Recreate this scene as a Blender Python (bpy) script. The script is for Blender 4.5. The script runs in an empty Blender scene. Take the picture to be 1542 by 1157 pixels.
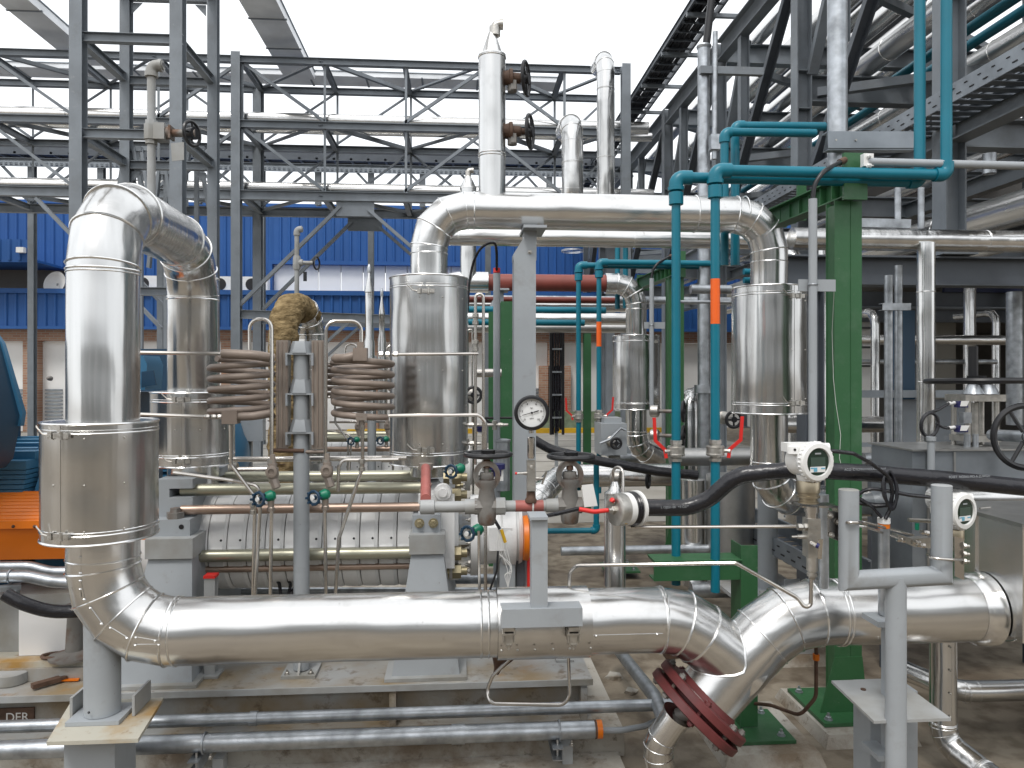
import bpy, math, random
from math import radians, sin, cos, pi
from mathutils import Vector as V, Matrix
random.seed(7)
S = bpy.context.scene
# ---------------- camera ----------------
H = 1.75; YAW = radians(4.15); F = 1115.0; HY = 563.0
cam = bpy.data.cameras.new('camera'); co = bpy.data.objects.new('camera', cam); S.collection.objects.link(co)
co.location = (0, 0, H); co.rotation_euler = (radians(90), 0, -YAW)
cam.sensor_width = 36; cam.lens = 36 * F / 1542; cam.shift_y = -(578.5 - HY) / 1542
cam.clip_start = 0.05; cam.clip_end = 600
S.camera = co
# ---------------- world: bright even overcast ----------------
SUN_EL, SUN_ROT = radians(58), radians(205)
w = bpy.data.worlds.new('World'); S.world = w; w.use_nodes = True
nt = w.node_tree; nt.nodes.clear()
out = nt.nodes.new('ShaderNodeOutputWorld'); bg = nt.nodes.new('ShaderNodeBackground')
sky = nt.nodes.new('ShaderNodeTexSky'); sky.sky_type = 'NISHITA'; sky.sun_disc = False
sky.sun_elevation = SUN_EL; sky.sun_rotation = SUN_ROT
sky.dust_density = 4; sky.air_density = 1.0
mx = nt.nodes.new('ShaderNodeMix'); mx.data_type = 'RGBA'; mx.inputs[0].default_value = 0.86
mx.inputs[7].default_value = (10.6, 10.8, 11.0, 1)
nt.links.new(sky.outputs[0], mx.inputs[6]); nt.links.new(mx.outputs[2], bg.inputs[0])
bg.inputs[1].default_value = 0.115
nt.links.new(bg.outputs[0], out.inputs[0])
sl = bpy.data.lights.new('sun', 'SUN'); sl.energy = 1.3; sl.angle = radians(14); sl.color = (1, 0.97, 0.93)
so = bpy.data.objects.new('sun', sl); S.collection.objects.link(so)
so.rotation_euler = (radians(90) - SUN_EL, 0, radians(-25)); so.location = (0, -5, 20)
S.view_settings.view_transform = 'Standard'; S.view_settings.look = 'None'
S.view_settings.exposure = 0.35; S.view_settings.gamma = 1; S.view_settings.use_curve_mapping = False
S.render.engine = 'CYCLES'
S.cycles.max_bounces = 6; S.cycles.glossy_bounces = 4; S.cycles.diffuse_bounces = 3
try:
    S.cycles.caustics_reflective = False; S.cycles.caustics_refractive = False
except Exception: pass

def at(px, py, Y):
    c = (px - 771) / F
    dx = sin(YAW) + c * cos(YAW); dy = cos(YAW) - c * sin(YAW)
    t = Y / dy
    return V((t * dx, Y, H + t * (HY - py) / F))
def mpp(px, Y):
    c = (px - 771) / F
    return Y / (cos(YAW) - c * sin(YAW)) / F
def P(*l):  # list of (px,py,Y)
    return [at(*q) for q in l]

# ---------------- materials ----------------
MATS = {}
def nn(t, k, **kw):
    n = t.nodes.new(k)
    for a, b in kw.items(): setattr(n, a, b)
    return n
def mat(name, col, rough=0.5, metal=0.0, var=0.15, col2=None, vs=3.0, bump=0.0, bs=20.0, stretch=(1, 1, 1), rvar=0.0, spec=0.5, detail=5, coat=0, thr=(0.35, 0.7), chips=None, dents=0):
    m = bpy.data.materials.new(name); m.use_nodes = True; t = m.node_tree
    b = t.nodes['Principled BSDF']
    b.inputs['Metallic'].default_value = metal; b.inputs['Roughness'].default_value = rough
    b.inputs['Specular IOR Level'].default_value = spec
    b.inputs['Coat Weight'].default_value = coat
    tc = nn(t, 'ShaderNodeTexCoord'); mp = nn(t, 'ShaderNodeMapping'); mp.inputs['Scale'].default_value = stretch
    t.links.new(tc.outputs['Object'], mp.inputs[0])
    no = nn(t, 'ShaderNodeTexNoise'); no.inputs['Scale'].default_value = vs; no.inputs['Detail'].default_value = detail
    t.links.new(mp.outputs[0], no.inputs['Vector'])
    if col2 is None: col2 = tuple(c * (1 - var * 2) for c in col)
    mr = nn(t, 'ShaderNodeMapRange'); mr.inputs[1].default_value = thr[0]; mr.inputs[2].default_value = thr[1]
    t.links.new(no.outputs[0], mr.inputs[0])
    mi = nn(t, 'ShaderNodeMix', data_type='RGBA'); mi.inputs[6].default_value = (*col, 1); mi.inputs[7].default_value = (*col2, 1)
    t.links.new(mr.outputs[0], mi.inputs[0]); csock = mi.outputs[2]
    if chips:  # stains, chips and dust with a shape of their own
        for (cc, sc_, t0, t1, amt) in chips:
            n4 = nn(t, 'ShaderNodeTexNoise'); n4.inputs['Scale'].default_value = sc_; n4.inputs['Detail'].default_value = 9; n4.inputs['Roughness'].default_value = .68
            t.links.new(tc.outputs['Object'], n4.inputs['Vector'])
            m4 = nn(t, 'ShaderNodeMapRange'); m4.inputs[1].default_value = t0; m4.inputs[2].default_value = t1; m4.inputs[4].default_value = amt
            t.links.new(n4.outputs[0], m4.inputs[0])
            x4 = nn(t, 'ShaderNodeMix', data_type='RGBA'); x4.inputs[7].default_value = (*cc, 1)
            t.links.new(csock, x4.inputs[6]); t.links.new(m4.outputs[0], x4.inputs[0]); csock = x4.outputs[2]
    t.links.new(csock, b.inputs['Base Color'])
    if rvar:
        r = nn(t, 'ShaderNodeMapRange'); r.inputs[3].default_value = rough - rvar; r.inputs[4].default_value = rough + rvar
        t.links.new(no.outputs[0], r.inputs[0]); t.links.new(r.outputs[0], b.inputs['Roughness'])
    if bump:
        n2 = nn(t, 'ShaderNodeTexNoise'); n2.inputs['Scale'].default_value = bs; n2.inputs['Detail'].default_value = 3
        t.links.new(mp.outputs[0], n2.inputs['Vector'])
        bu = nn(t, 'ShaderNodeBump'); bu.inputs['Strength'].default_value = bump; bu.inputs['Distance'].default_value = 0.02
        t.links.new(n2.outputs[0], bu.inputs['Height']); t.links.new(bu.outputs[0], b.inputs['Normal'])
        if dents:
            n5 = nn(t, 'ShaderNodeTexNoise'); n5.inputs['Scale'].default_value = 3.2; n5.inputs['Detail'].default_value = 1
            t.links.new(tc.outputs['Object'], n5.inputs['Vector'])
            b5 = nn(t, 'ShaderNodeBump'); b5.inputs['Strength'].default_value = dents; b5.inputs['Distance'].default_value = 0.05
            t.links.new(n5.outputs[0], b5.inputs['Height']); t.links.new(b5.outputs[0], bu.inputs['Normal'])
    MATS[name] = m
    return m
# aluminium cladding; stretch follows the sheet's roll direction
mat('alu_v', (0.70, 0.70, 0.69), 0.22, 1.0, var=0.14, vs=9, bump=0.42, bs=9, stretch=(1, 1, .05), rvar=0.07, detail=3, dents=.4, chips=[((.42,.42,.41),5,.55,.75,.5)])
mat('alu_h', (0.76, 0.755, 0.74), 0.24, 1.0, var=0.10, vs=4, bump=0.22, bs=6, stretch=(.12, 1, 1), rvar=0.08, detail=4, dents=.5, chips=[((.45,.44,.42),4,.52,.75,.5),((.3,.27,.23),22,.64,.7,.5)])
mat('alu_p', (0.78, 0.775, 0.76), 0.22, 1.0, var=0.06, vs=6, bump=0.10, bs=5, rvar=0.06)
mat('alu_dull', (0.50, 0.50, 0.49), 0.42, 1.0, var=0.15, vs=6, bump=0.10, bs=8, rvar=0.08)
mat('bead', (0.85, 0.85, 0.84), 0.22, 1.0, var=0.02)
mat('galv', (0.50, 0.53, 0.56), 0.42, 0.9, var=0.22, vs=14, bump=0.05, bs=60, rvar=0.1, detail=8)
mat('inox', (0.62, 0.59, 0.55), 0.25, 1.0, var=0.12, vs=8, rvar=0.08)
mat('cast_inox', (0.56, 0.54, 0.50), 0.42, 1.0, var=0.18, vs=20, bump=0.12, bs=90)
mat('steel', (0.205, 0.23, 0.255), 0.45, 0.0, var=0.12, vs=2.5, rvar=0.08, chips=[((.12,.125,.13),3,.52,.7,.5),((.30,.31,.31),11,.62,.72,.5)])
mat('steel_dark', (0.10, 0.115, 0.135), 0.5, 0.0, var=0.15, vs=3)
mat('greypaint', (0.35, 0.375, 0.395), 0.42, 0.0, var=0.07, vs=3, bump=0.04, bs=25, rvar=0.06, chips=[((.24,.235,.22),7,.56,.72,.55),((.16,.13,.10),38,.66,.70,.7)])
mat('greydirty', (0.36, 0.37, 0.37), 0.5, 0.0, col2=(0.22, 0.205, 0.17), vs=3.5, bump=0.03, bs=25, thr=(.45, .7))
mat('rustplate', (0.46, 0.44, 0.37), 0.6, 0.0, col2=(0.36, 0.21, 0.06), vs=6, thr=(.46, .70), chips=[((.22,.12,.05),17,.58,.68,.7)], bump=.05, bs=40)
mat('skid', (0.33, 0.335, 0.33), 0.5, 0.0, col2=(0.26, 0.20, 0.12), vs=3, thr=(.44, .66), chips=[((.13,.09,.055),11,.55,.66,.8),((.45,.44,.40),5,.55,.7,.5),((.30,.17,.05),4.2,.60,.70,.7)], bump=.03, bs=20, rvar=.1)
mat('casting', (0.80, 0.80, 0.79), 0.45, 0.0, var=0.05, vs=9, bump=0.08, bs=60)
mat('olive_rod', (0.46, 0.45, 0.35), 0.38, 0.8, var=0.15, vs=6, stretch=(.3, 1, 1))
mat('copper_rod', (0.47, 0.35, 0.28), 0.38, 0.8, var=0.15, vs=6, stretch=(.3, 1, 1))
mat('green', (0.030, 0.118, 0.044), 0.45, 0.0, var=0.10, vs=2.5, rvar=0.06, bump=.05, bs=30, chips=[((.09,.16,.10),6,.52,.75,.5),((.25,.26,.22),45,.67,.71,.7)])
mat('teal', (0.004, 0.165, 0.235), 0.35, 0.0, var=0.08, vs=4, chips=[((.03,.18,.24),9,.55,.75,.4)], spec=.4)
mat('orange_tape', (0.85, 0.13, 0.01), 0.4, 0.0, var=0.04)
mat('orange', (0.80, 0.19, 0.005), 0.4, 0.0, var=0.08, vs=4)
mat('redpipe', (0.24, 0.055, 0.04), 0.5, 0.0, var=0.12, vs=6)
mat('redpaint', (0.13, 0.027, 0.027), 0.5, 0.0, var=0.2, vs=9, bump=.05, bs=60)
mat('redlever', (0.70, 0.03, 0.025), 0.4, 0.0, var=0.05)
mat('pinkred', (0.42, 0.13, 0.11), 0.5, 0.0, var=0.12, vs=12)
mat('rust', (0.13, 0.075, 0.05), 0.75, 0.1, var=0.25, vs=15, bump=0.15, bs=60)
mat('rustgrey', (0.21, 0.20, 0.185), 0.6, 0.3, col2=(0.14, 0.08, 0.05), vs=14, bump=0.12, bs=60, thr=(.5, .7))
mat('black', (0.012, 0.012, 0.014), 0.35, 0.0, var=0.1)
mat('rubber', (0.016, 0.016, 0.020), 0.27, 0.0, var=0.2, vs=8, bump=0.35, bs=16)
mat('plasticwhite', (0.78, 0.78, 0.76), 0.35, 0.0, var=0.03, vs=8)
mat('white_wall', (0.86, 0.86, 0.85), 0.7, 0.0, var=0.03, vs=1)
mat('brownpaint', (0.275, 0.222, 0.185), 0.45, 0.1, var=0.12, vs=8, bump=.04, bs=40, spec=.4)
mat('brownsteel', (0.34, 0.29, 0.25), 0.38, 0.4, var=0.10, vs=6, stretch=(1, 1, .2))
mat('brass', (0.38, 0.33, 0.21), 0.45, 0.8, var=0.15, vs=12)
mat('greenvalve', (0.0, 0.20, 0.11), 0.4, 0.0, var=0.1)
mat('navy', (0.02, 0.02, 0.11), 0.35, 0.0, var=0.1)
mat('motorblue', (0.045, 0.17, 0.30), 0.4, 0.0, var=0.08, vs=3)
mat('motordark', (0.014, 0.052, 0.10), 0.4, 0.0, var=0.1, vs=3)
mat('blue', (0.026, 0.103, 0.315), 0.5, 0.0, var=0.08, vs=.7, chips=[((.03,.11,.33),1.5,.55,.75,.4)], spec=.3)
mat('glassdark', (0.02, 0.045, 0.03), 0.08, 0.0, var=0.2, vs=10)
mat('lcdlabel', (0.15, 0.45, 0.62), 0.35, 0.0, var=0.1)
mat('dialwhite', (0.80, 0.81, 0.80), 0.4, 0.0, var=0.02)
mat('concrete', (0.44, 0.42, 0.375), 0.8, 0.0, col2=(0.27, 0.235, 0.185), vs=2.2, bump=.2, bs=40, thr=(.4, .7), chips=[((.16,.11,.065),2.6,.48,.62,.75),((.10,.075,.05),18,.57,.68,.7)])
mat('yellow', (0.70, 0.42, 0.02), 0.5, 0.0, var=.1)
mat('darkgap', (0.02, 0.02, 0.022), 0.8, 0.0)
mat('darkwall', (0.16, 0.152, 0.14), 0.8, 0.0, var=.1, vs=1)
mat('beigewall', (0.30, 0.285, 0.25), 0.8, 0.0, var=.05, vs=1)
mat('darkblue', (0.01, 0.018, 0.07), 0.5, 0.0)
mat('zincsheet', (0.30, 0.33, 0.36), 0.45, 0.7, var=.15, vs=5)
mat('lime', (0.30, 0.38, 0.26), 0.7, 0.0, var=.2, vs=6)
mat('rock', (0.33, 0.245, 0.13), 0.95, 0.0, col2=(0.11, 0.075, 0.035), vs=16, bump=1.0, bs=26, detail=8, spec=.1, stretch=(1, 1, 1.6))
mat('foliage', (0.05, 0.09, 0.03), 0.7, 0.0, var=.3, vs=8)

def ground_mat():
    m = bpy.data.materials.new('ground_concrete'); m.use_nodes = True; t = m.node_tree; b = t.nodes['Principled BSDF']
    tc = nn(t, 'ShaderNodeTexCoord'); n1 = nn(t, 'ShaderNodeTexNoise'); n1.inputs['Scale'].default_value = 0.9; n1.inputs['Detail'].default_value = 10
    n2 = nn(t, 'ShaderNodeTexNoise'); n2.inputs['Scale'].default_value = 7; n2.inputs['Detail'].default_value = 10
    for n in (n1, n2): t.links.new(tc.outputs['Object'], n.inputs['Vector'])
    r1 = nn(t, 'ShaderNodeValToRGB'); e = r1.color_ramp.elements
    e[0].position = .32; e[0].color = (.12, .092, .063, 1); e[1].position = .64; e[1].color = (.30, .26, .20, 1)
    t.links.new(n1.outputs[0], r1.inputs[0])
    r2 = nn(t, 'ShaderNodeValToRGB'); e = r2.color_ramp.elements
    e[0].position = .38; e[0].color = (.42, .37, .32, 1); e[1].position = .56; e[1].color = (1, 1, 1, 1)
    t.links.new(n2.outputs[0], r2.inputs[0])
    mu = nn(t, 'ShaderNodeMix', data_type='RGBA', blend_type='MULTIPLY'); mu.inputs[0].default_value = .75
    t.links.new(r1.outputs[0], mu.inputs[6]); t.links.new(r2.outputs[0], mu.inputs[7])
    t.links.new(mu.outputs[2], b.inputs['Base Color'])
    r3 = nn(t, 'ShaderNodeMapRange'); r3.inputs[1].default_value = .35; r3.inputs[2].default_value = .6; r3.inputs[3].default_value = .45; r3.inputs[4].default_value = .85
    t.links.new(n1.outputs[0], r3.inputs[0]); t.links.new(r3.outputs[0], b.inputs['Roughness'])
    bu = nn(t, 'ShaderNodeBump'); bu.inputs['Strength'].default_value = .25; bu.inputs['Distance'].default_value = .02
    n3 = nn(t, 'ShaderNodeTexNoise'); n3.inputs['Scale'].default_value = 30; n3.inputs['Detail'].default_value = 6
    t.links.new(tc.outputs['Object'], n3.inputs['Vector']); t.links.new(n3.outputs[0], bu.inputs['Height']); t.links.new(bu.outputs[0], b.inputs['Normal'])
    MATS['ground'] = m
ground_mat()
def brick_mat():
    m = bpy.data.materials.new('brick'); m.use_nodes = True; t = m.node_tree; b = t.nodes['Principled BSDF']
    tc = nn(t, 'ShaderNodeTexCoord'); mp = nn(t, 'ShaderNodeMapping'); mp.inputs['Rotation'].default_value = (radians(90), 0, 0)
    br = nn(t, 'ShaderNodeTexBrick'); br.inputs['Scale'].default_value = 1.0
    br.inputs['Brick Width'].default_value = .24; br.inputs['Row Height'].default_value = .075; br.inputs['Mortar Size'].default_value = .009
    br.inputs['Color1'].default_value = (.33, .16, .10, 1); br.inputs['Color2'].default_value = (.42, .25, .17, 1); br.inputs['Mortar'].default_value = (.38, .33, .28, 1)
    t.links.new(tc.outputs['Object'], mp.inputs[0]); t.links.new(mp.outputs[0], br.inputs['Vector']); t.links.new(br.outputs[0], b.inputs['Base Color'])
    b.inputs['Roughness'].default_value = .85
    MATS['brick'] = m
brick_mat()

# ---------------- mesh builder ----------------
def frame(d, up=V((0, 0, 1))):
    d = d.normalized()
    if abs(d.dot(up)) > .98: up = V((0, 1, 0)) if abs(d.y) < .9 else V((1, 0, 0))
    x = up.cross(d).normalized(); y = d.cross(x).normalized()
    return x, y, d
class MB:
    def __init__(s): s.v = []; s.f = []
    def add(s, vs, fs):
        o = len(s.v); s.v += [V(q) for q in vs]; s.f += [tuple(i + o for i in q) for q in fs]; return s
    def box(s, c, sz, rz=0, M=None):
        a, b, h = sz[0] / 2, sz[1] / 2, sz[2] / 2
        R = M or Matrix.Rotation(rz, 3, 'Z'); c = V(c)
        vs = [c + R @ V((x * a, y * b, z * h)) for x in (-1, 1) for y in (-1, 1) for z in (-1, 1)]
        return s.add(vs, [(0, 1, 3, 2), (4, 6, 7, 5), (0, 4, 5, 1), (2, 3, 7, 6), (0, 2, 6, 4), (1, 5, 7, 3)])
    def bx(s, x0, x1, y0, y1, z0, z1):
        return s.box(((x0 + x1) / 2, (y0 + y1) / 2, (z0 + z1) / 2), (abs(x1 - x0), abs(y1 - y0), abs(z1 - z0)))
    def sweep(s, pts, prof, closed_prof=True, caps=True, up=V((0, 0, 1)), scale=None, loop=False):
        """mitred sweep of a 2d profile along polyline; returns rings"""
        pts = [V(p) for p in pts]; n = len(pts); m = len(prof)
        dirs = []
        for i in range(n):
            if loop:
                a = (pts[i] - pts[i - 1]).normalized(); b = (pts[(i + 1) % n] - pts[i]).normalized()
            else:
                a = (pts[i] - pts[i - 1]).normalized() if i else (pts[1] - pts[0]).normalized()
                b = (pts[i + 1] - pts[i]).normalized() if i < n - 1 else a
            dirs.append((a, b))
        x, y, d = frame(dirs[0][0], up)
        rings = []; cur = dirs[0][0]
        for i in range(n):
            a, b = dirs[i]
            if (a - cur).length > 1e-6:
                q = cur.rotation_difference(a); x = q @ x; y = q @ y; cur = a
            nrm = a + b
            if nrm.length < 1e-4: nrm = a
            sc_ = scale[i] if scale else 1
            ring = []
            for (u, w_) in prof:
                o = (x * u + y * w_) * sc_
                o2 = o - a * (o.dot(nrm) / a.dot(nrm)) if a.dot(nrm) > .15 else o
                ring.append(pts[i] + o2)
            rings.append(ring)
            q = a.rotation_difference(b); x = q @ x; y = q @ y; cur = b
        vs = [p for r in rings for p in r]; fs = []
        for i in range(n if loop else n - 1):
            for j in range(m if closed_prof else m - 1):
                k = (j + 1) % m; i2 = (i + 1) % n
                fs.append((i * m + j, i * m + k, i2 * m + k, i2 * m + j))
        if caps and not loop and closed_prof:
            fs.append(tuple(range(m))[::-1]); fs.append(tuple((n - 1) * m + j for j in range(m)))
        s.add(vs, fs)
        return rings
    def tube(s, pts, r, n=10, R=0, k=4, caps=True, scale=None):
        if R: pts = rnd(pts, R, k)
        prof = [(r * cos(2 * pi * j / n), r * sin(2 * pi * j / n)) for j in range(n)]
        return s.sweep(pts, prof, caps=caps, scale=scale)
    def cyl(s, p0, p1, r, r2=None, n=16, caps=True):
        p0 = V(p0); p1 = V(p1); return s.tube([p0, p1], r, n, caps=caps, scale=[1, (r2 / r if r2 is not None else 1)])
    def lathe(s, p, axis, prof, n=20, caps=True):
        x, y, d = frame(V(axis)); p = V(p); vs = []; m = len(prof)
        for h, r in prof:
            for j in range(n):
                a = 2 * pi * j / n; vs.append(p + d * h + x * r * cos(a) + y * r * sin(a))
        fs = [(i * n + j, i * n + (j + 1) % n, (i + 1) * n + (j + 1) % n, (i + 1) * n + j) for i in range(m - 1) for j in range(n)]
        if caps: fs += [tuple(range(n))[::-1], tuple((m - 1) * n + j for j in range(n))]
        return s.add(vs, fs)
    def ring(s, c, axis, R, r, n=28, m=6):
        x, y, d = frame(V(axis)); c = V(c)
        pts = [c + x * R * cos(2 * pi * i / n) + y * R * sin(2 * pi * i / n) for i in range(n)]
        vs = []; fs = []
        for i, p in enumerate(pts):
            o = (p - c).normalized()
            for j in range(m):
                a = 2 * pi * j / m; vs.append(p + o * r * cos(a) + d * r * sin(a))
        for i in range(n):
            for j in range(m):
                fs.append((i * m + j, i * m + (j + 1) % m, ((i + 1) % n) * m + (j + 1) % m, ((i + 1) % n) * m + j))
        return s.add(vs, fs)
    def loop(s, pts, r, m=5):
        prof = [(r * cos(2 * pi * j / m), r * sin(2 * pi * j / m)) for j in range(m)]
        s.sweep(pts, prof, loop=True); return s
    def ext(s, prof, p0, p1, up=(0, 0, 1)):
        s.sweep([V(p0), V(p1)], prof, up=V(up)); return s
    def ib(s, p0, p1, h, b, up=(0, 0, 1), tw=None, tf=None):
        tw = tw or b * .055; tf = tf or h * .06
        H2, B2, T = h / 2, b / 2, tw / 2
        return s.ext([(-B2, -H2), (B2, -H2), (B2, -H2 + tf), (T, -H2 + tf), (T, H2 - tf), (B2, H2 - tf), (B2, H2), (-B2, H2), (-B2, H2 - tf), (-T, H2 - tf), (-T, -H2 + tf), (-B2, -H2 + tf)], p0, p1, up)
    def ch(s, p0, p1, h, b, up=(0, 0, 1), t=None):
        t = t or h * .08; H2 = h / 2
        return s.ext([(0, -H2), (b, -H2), (b, -H2 + t), (t, -H2 + t), (t, H2 - t), (b, H2 - t), (b, H2), (0, H2)], p0, p1, up)
    def ang(s, p0, p1, a, up=(0, 0, 1), t=None):
        t = t or a * .12
        return s.ext([(0, 0), (a, 0), (a, t), (t, t), (t, a), (0, a)], p0, p1, up)
    def bar(s, p0, p1, w_, h, up=(0, 0, 1)):
        return s.ext([(-w_ / 2, -h / 2), (w_ / 2, -h / 2), (w_ / 2, h / 2), (-w_ / 2, h / 2)], p0, p1, up)
    def prism(s, poly, off):
        off = V(off); n = len(poly); vs = [V(p) for p in poly] + [V(p) + off for p in poly]
        return s.add(vs, [tuple(range(n))[::-1], tuple(range(n, 2 * n))] + [(i, (i + 1) % n, n + (i + 1) % n, n + i) for i in range(n)])
    def hexb(s, p, axis, r, h):
        return s.lathe(p, axis, [(0, r), (h * .85, r), (h, r * .85)], n=6)
    def bolt(s, p, axis, r):
        ax = V(axis).normalized(); s.lathe(p, ax, [(0, r * 1.35), (r * .25, r * 1.35)], n=12); s.hexb(V(p) + ax * r * .25, ax, r, r * .9)
        s.cyl(V(p) + ax * r, V(p) + ax * r * 2.1, r * .5, n=8); return s
    def build(s, name, m, parent=None, smooth=38, base=None):
        if not s.v: return None
        me = bpy.data.meshes.new(name)
        o = bpy.data.objects.new(name, me); S.collection.objects.link(o)
        org = V((0, 0, 0))
        if parent is not None:
            p = parent
            while p is not None: org += p.location; p = p.parent
            o.parent = parent
        else:
            xs = [q.x for q in s.v]; ys = [q.y for q in s.v]; zs = [q.z for q in s.v]
            org = V(((min(xs) + max(xs)) / 2, (min(ys) + max(ys)) / 2, min(zs))); o.location = org
        me.from_pydata([q - org for q in s.v], [], s.f)
        me.materials.append(MATS[m]); me.validate()
        if smooth:
            me.shade_smooth(); me.set_sharp_from_angle(angle=radians(smooth))
        return o
def rnd(pts, R, k0=4):
    pts = [V(p) for p in pts]; out = [pts[0]]
    for i in range(1, len(pts) - 1):
        k = k0[i - 1] if isinstance(k0, (list, tuple)) else k0
        a, b, c = pts[i - 1], pts[i], pts[i + 1]
        d0 = (b - a).normalized(); d1 = (c - b).normalized(); ang = d0.angle(d1)
        if ang < .05: out.append(b); continue
        T = min(R * math.tan(ang / 2), (b - a).length * .48 if i > 1 else (b - a).length * .9, (c - b).length * .48 if i < len(pts) - 2 else (c - b).length * .9)
        RR = T / math.tan(ang / 2)
        s0 = b - d0 * T; nrm = (d1 - d0 * d0.dot(d1)).normalized(); cc = s0 + nrm * RR
        ax = d0.cross(d1).normalized()
        for j in range(k + 1):
            q = Matrix.Rotation(ang * j / k, 3, ax); out.append(cc + q @ (s0 - cc))
    out.append(pts[-1]); return out
def thing(name, label, cat, loc=(0, 0, 0), group=None, kind=None):
    o = bpy.data.objects.new(name, None); S.collection.objects.link(o); o.location = loc; o.empty_display_size = .1
    return tag(o, label, cat, group, kind)
def tag(o, label=None, cat=None, group=None, kind=None):
    if label: o['label'] = label
    if cat: o['category'] = cat
    if group: o['group'] = group
    if kind: o['kind'] = kind
    return o
def solo(m, name, mt, label, cat, group=None, smooth=38): return tag(m.build(name, mt, None, smooth), label, cat, group)
def struct(m, name, mt, label=None):
    return tag(m.build(name, mt), label or name.replace('_', ' '), None, None, 'structure')
def copy_tree(o, off=(0, 0, 0), parent=None, label=None):
    c = o.copy(); S.collection.objects.link(c)
    if parent is None: c.location = o.location + V(off)
    else: c.parent = parent
    if label: c['label'] = label
    for ch_ in [q for q in bpy.data.objects if q.parent == o]: copy_tree(ch_, (0, 0, 0), c)
    return c
# clad pipe: returns (sheath mesh, bead mesh); elbows made of k gores with raised beads
def clad(pts, r, R, k=3, n=32, extra=(), skip_beads=False, br=None):
    pts = [V(p) for p in pts]
    pr = rnd(pts, R, k); m = MB(); b = MB()
    rings = m.tube(pr, r, n)
    br = br or r * .025
    if not skip_beads:
        for i in range(1, len(rings) - 1):
            c = pr[i]; b.loop([c + (q - c) * (1 + br / r * .4) for q in rings[i]], br)
    for (p, d) in extra:
        p = V(p); d = V(d).normalized(); b.ring(p, d, r * 1.005, br, n, 5)
        b.ring(p + d * r * .1, d, r * 1.005, br, n, 5)
    return m, b
# ================= SETTING =================
def sheet(x0, x1, y0, y1, z, nx=1, ny=1):
    m = MB(); m.add([(x0, y0, z), (x1, y0, z), (x1, y1, z), (x0, y1, z)], [(0, 1, 2, 3)]); return m
struct(sheet(-200, 200, -60, 260, 0), 'ground', 'ground')
m = MB(); m.bx(-3.2, 6.5, 21.6, 21.85, 0, .14); solo(m, 'kerb', 'yellow', 'yellow painted kerb on the far side of the pale yard', 'kerb')
MATS['paleyard'] = mat('paleyard', (.42, .40, .36), .8, col2=(.32, .30, .26), vs=1.5)
struct(sheet(-16, 7, 8.6, 22.9, .005), 'pavement', 'paleyard')
m = MB()
for i in range(1, 9): m.bx(-16, 7, 8.6 + i * 1.5, 8.615 + i * 1.5, .004, .009)
struct(m, 'pavement_joints', 'darkgap')
# low green wall strip behind the kerb
m = MB(); m.bx(1.2, 5.6, 22.3, 22.45, 0, .60); solo(m, 'low_wall', 'lime', 'low pale green wall behind the yellow kerb', 'wall')

# ---------------- blue factory ----------------
def corr(m, x0, x1, z0, z1, Y, pitch=.28, dep=.05):
    n = int((x1 - x0) / pitch); vs = []
    for i in range(n):
        a = x0 + i * pitch
        for (u, q) in ((0, 0), (.62, 0), (.74, dep), (.88, dep)): vs.append((a + u * pitch, Y - q))
    vs.append((x1, Y)); k = len(vs)
    m.add([(x, y, z0) for x, y in vs] + [(x, y, z1) for x, y in vs], [(i, i + 1, k + i + 1, k + i) for i in range(k - 1)])
fb = thing('factory_building', 'long blue corrugated factory with brick ground floor behind the steel trusses', 'building', (0, 24, 0))
def part(name, mt, par, f, **kw):
    m = MB(); f(m); o = m.build(name, mt, par, **kw); return o
BX0, BX1 = -22, 12
xw0, xw1 = at(412, 0, 24.5).x, at(712, 0, 24.5).x
def f(m):
    corr(m, BX0, xw0, 4.0, 7.15, 24.5); corr(m, xw0, xw1, 5.28, 7.15, 24.5); corr(m, xw1, BX1, 4.0, 7.15, 24.5)
part('upper_wall', 'blue', fb, f)
def f(m):
    w_ = (xw1 - xw0) / 9
    for i in range(9): m.bx(xw0 + i * w_ + .015, xw0 + (i + 1) * w_ - .015, 24.52, 24.6, 4.0, 5.3)
part('sliding_door', 'white_wall', fb, f)
def f(m):
    m.bx(xw0 - .12, xw0, 24.3, 24.6, 4.0, 5.4); m.bx(xw0, xw1, 24.3, 24.6, 5.28, 5.4)
part('door_frame', 'blue', fb, f)
def f(m): corr(m, BX0, BX1, 3.15, 4.15, 23.0); m.bx(BX0, BX1, 22.9, 24.6, 4.14, 4.28); m.bx(BX0, BX1, 22.92, 23.1, 3.08, 3.17)
part('fascia', 'blue', fb, f)
part('roof', 'blue', fb, lambda m: m.bx(BX0, BX1, 24.4, 40, 7.14, 7.25))
def f(m):
    m.bx(BX0, BX1, 23.4, 23.8, 2.75, 3.12)
    for px in (-190, 48, 345, 560, 835): 
        x = at(px, 0, 23.4).x; m.bx(x - .21, x + .21, 23.3, 23.7, 0, 2.75)
    x = at(812, 0, 23.4).x; m.bx(x, x + 1.0, 23.3, 23.7, 0, 2.0)
part('brick_wall', 'brick', fb, f)
def f(m):
    m.bx(BX0, BX1, 23.6, 23.9, 0, 2.74)
part('ground_wall', 'white_wall', fb, f)
for px in (18, 66, 790):
    x = at(px, 0, 23.5).x
    def f(m):
        for i in range(9): m.bx(x, x + .5, 23.55, 23.62, .35 + i * .11, .40 + i * .11)
    part('louvre', 'zincsheet', fb, f)
x0, x1 = BX0, at(56, 0, 22.2).x
part('balcony_roof', 'blue', fb, lambda m: corr(m, x0, x1, 5.0, 5.6, 22.2) or m.bx(x0, x1, 22.2, 24.4, 4.95, 5.02))
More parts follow.
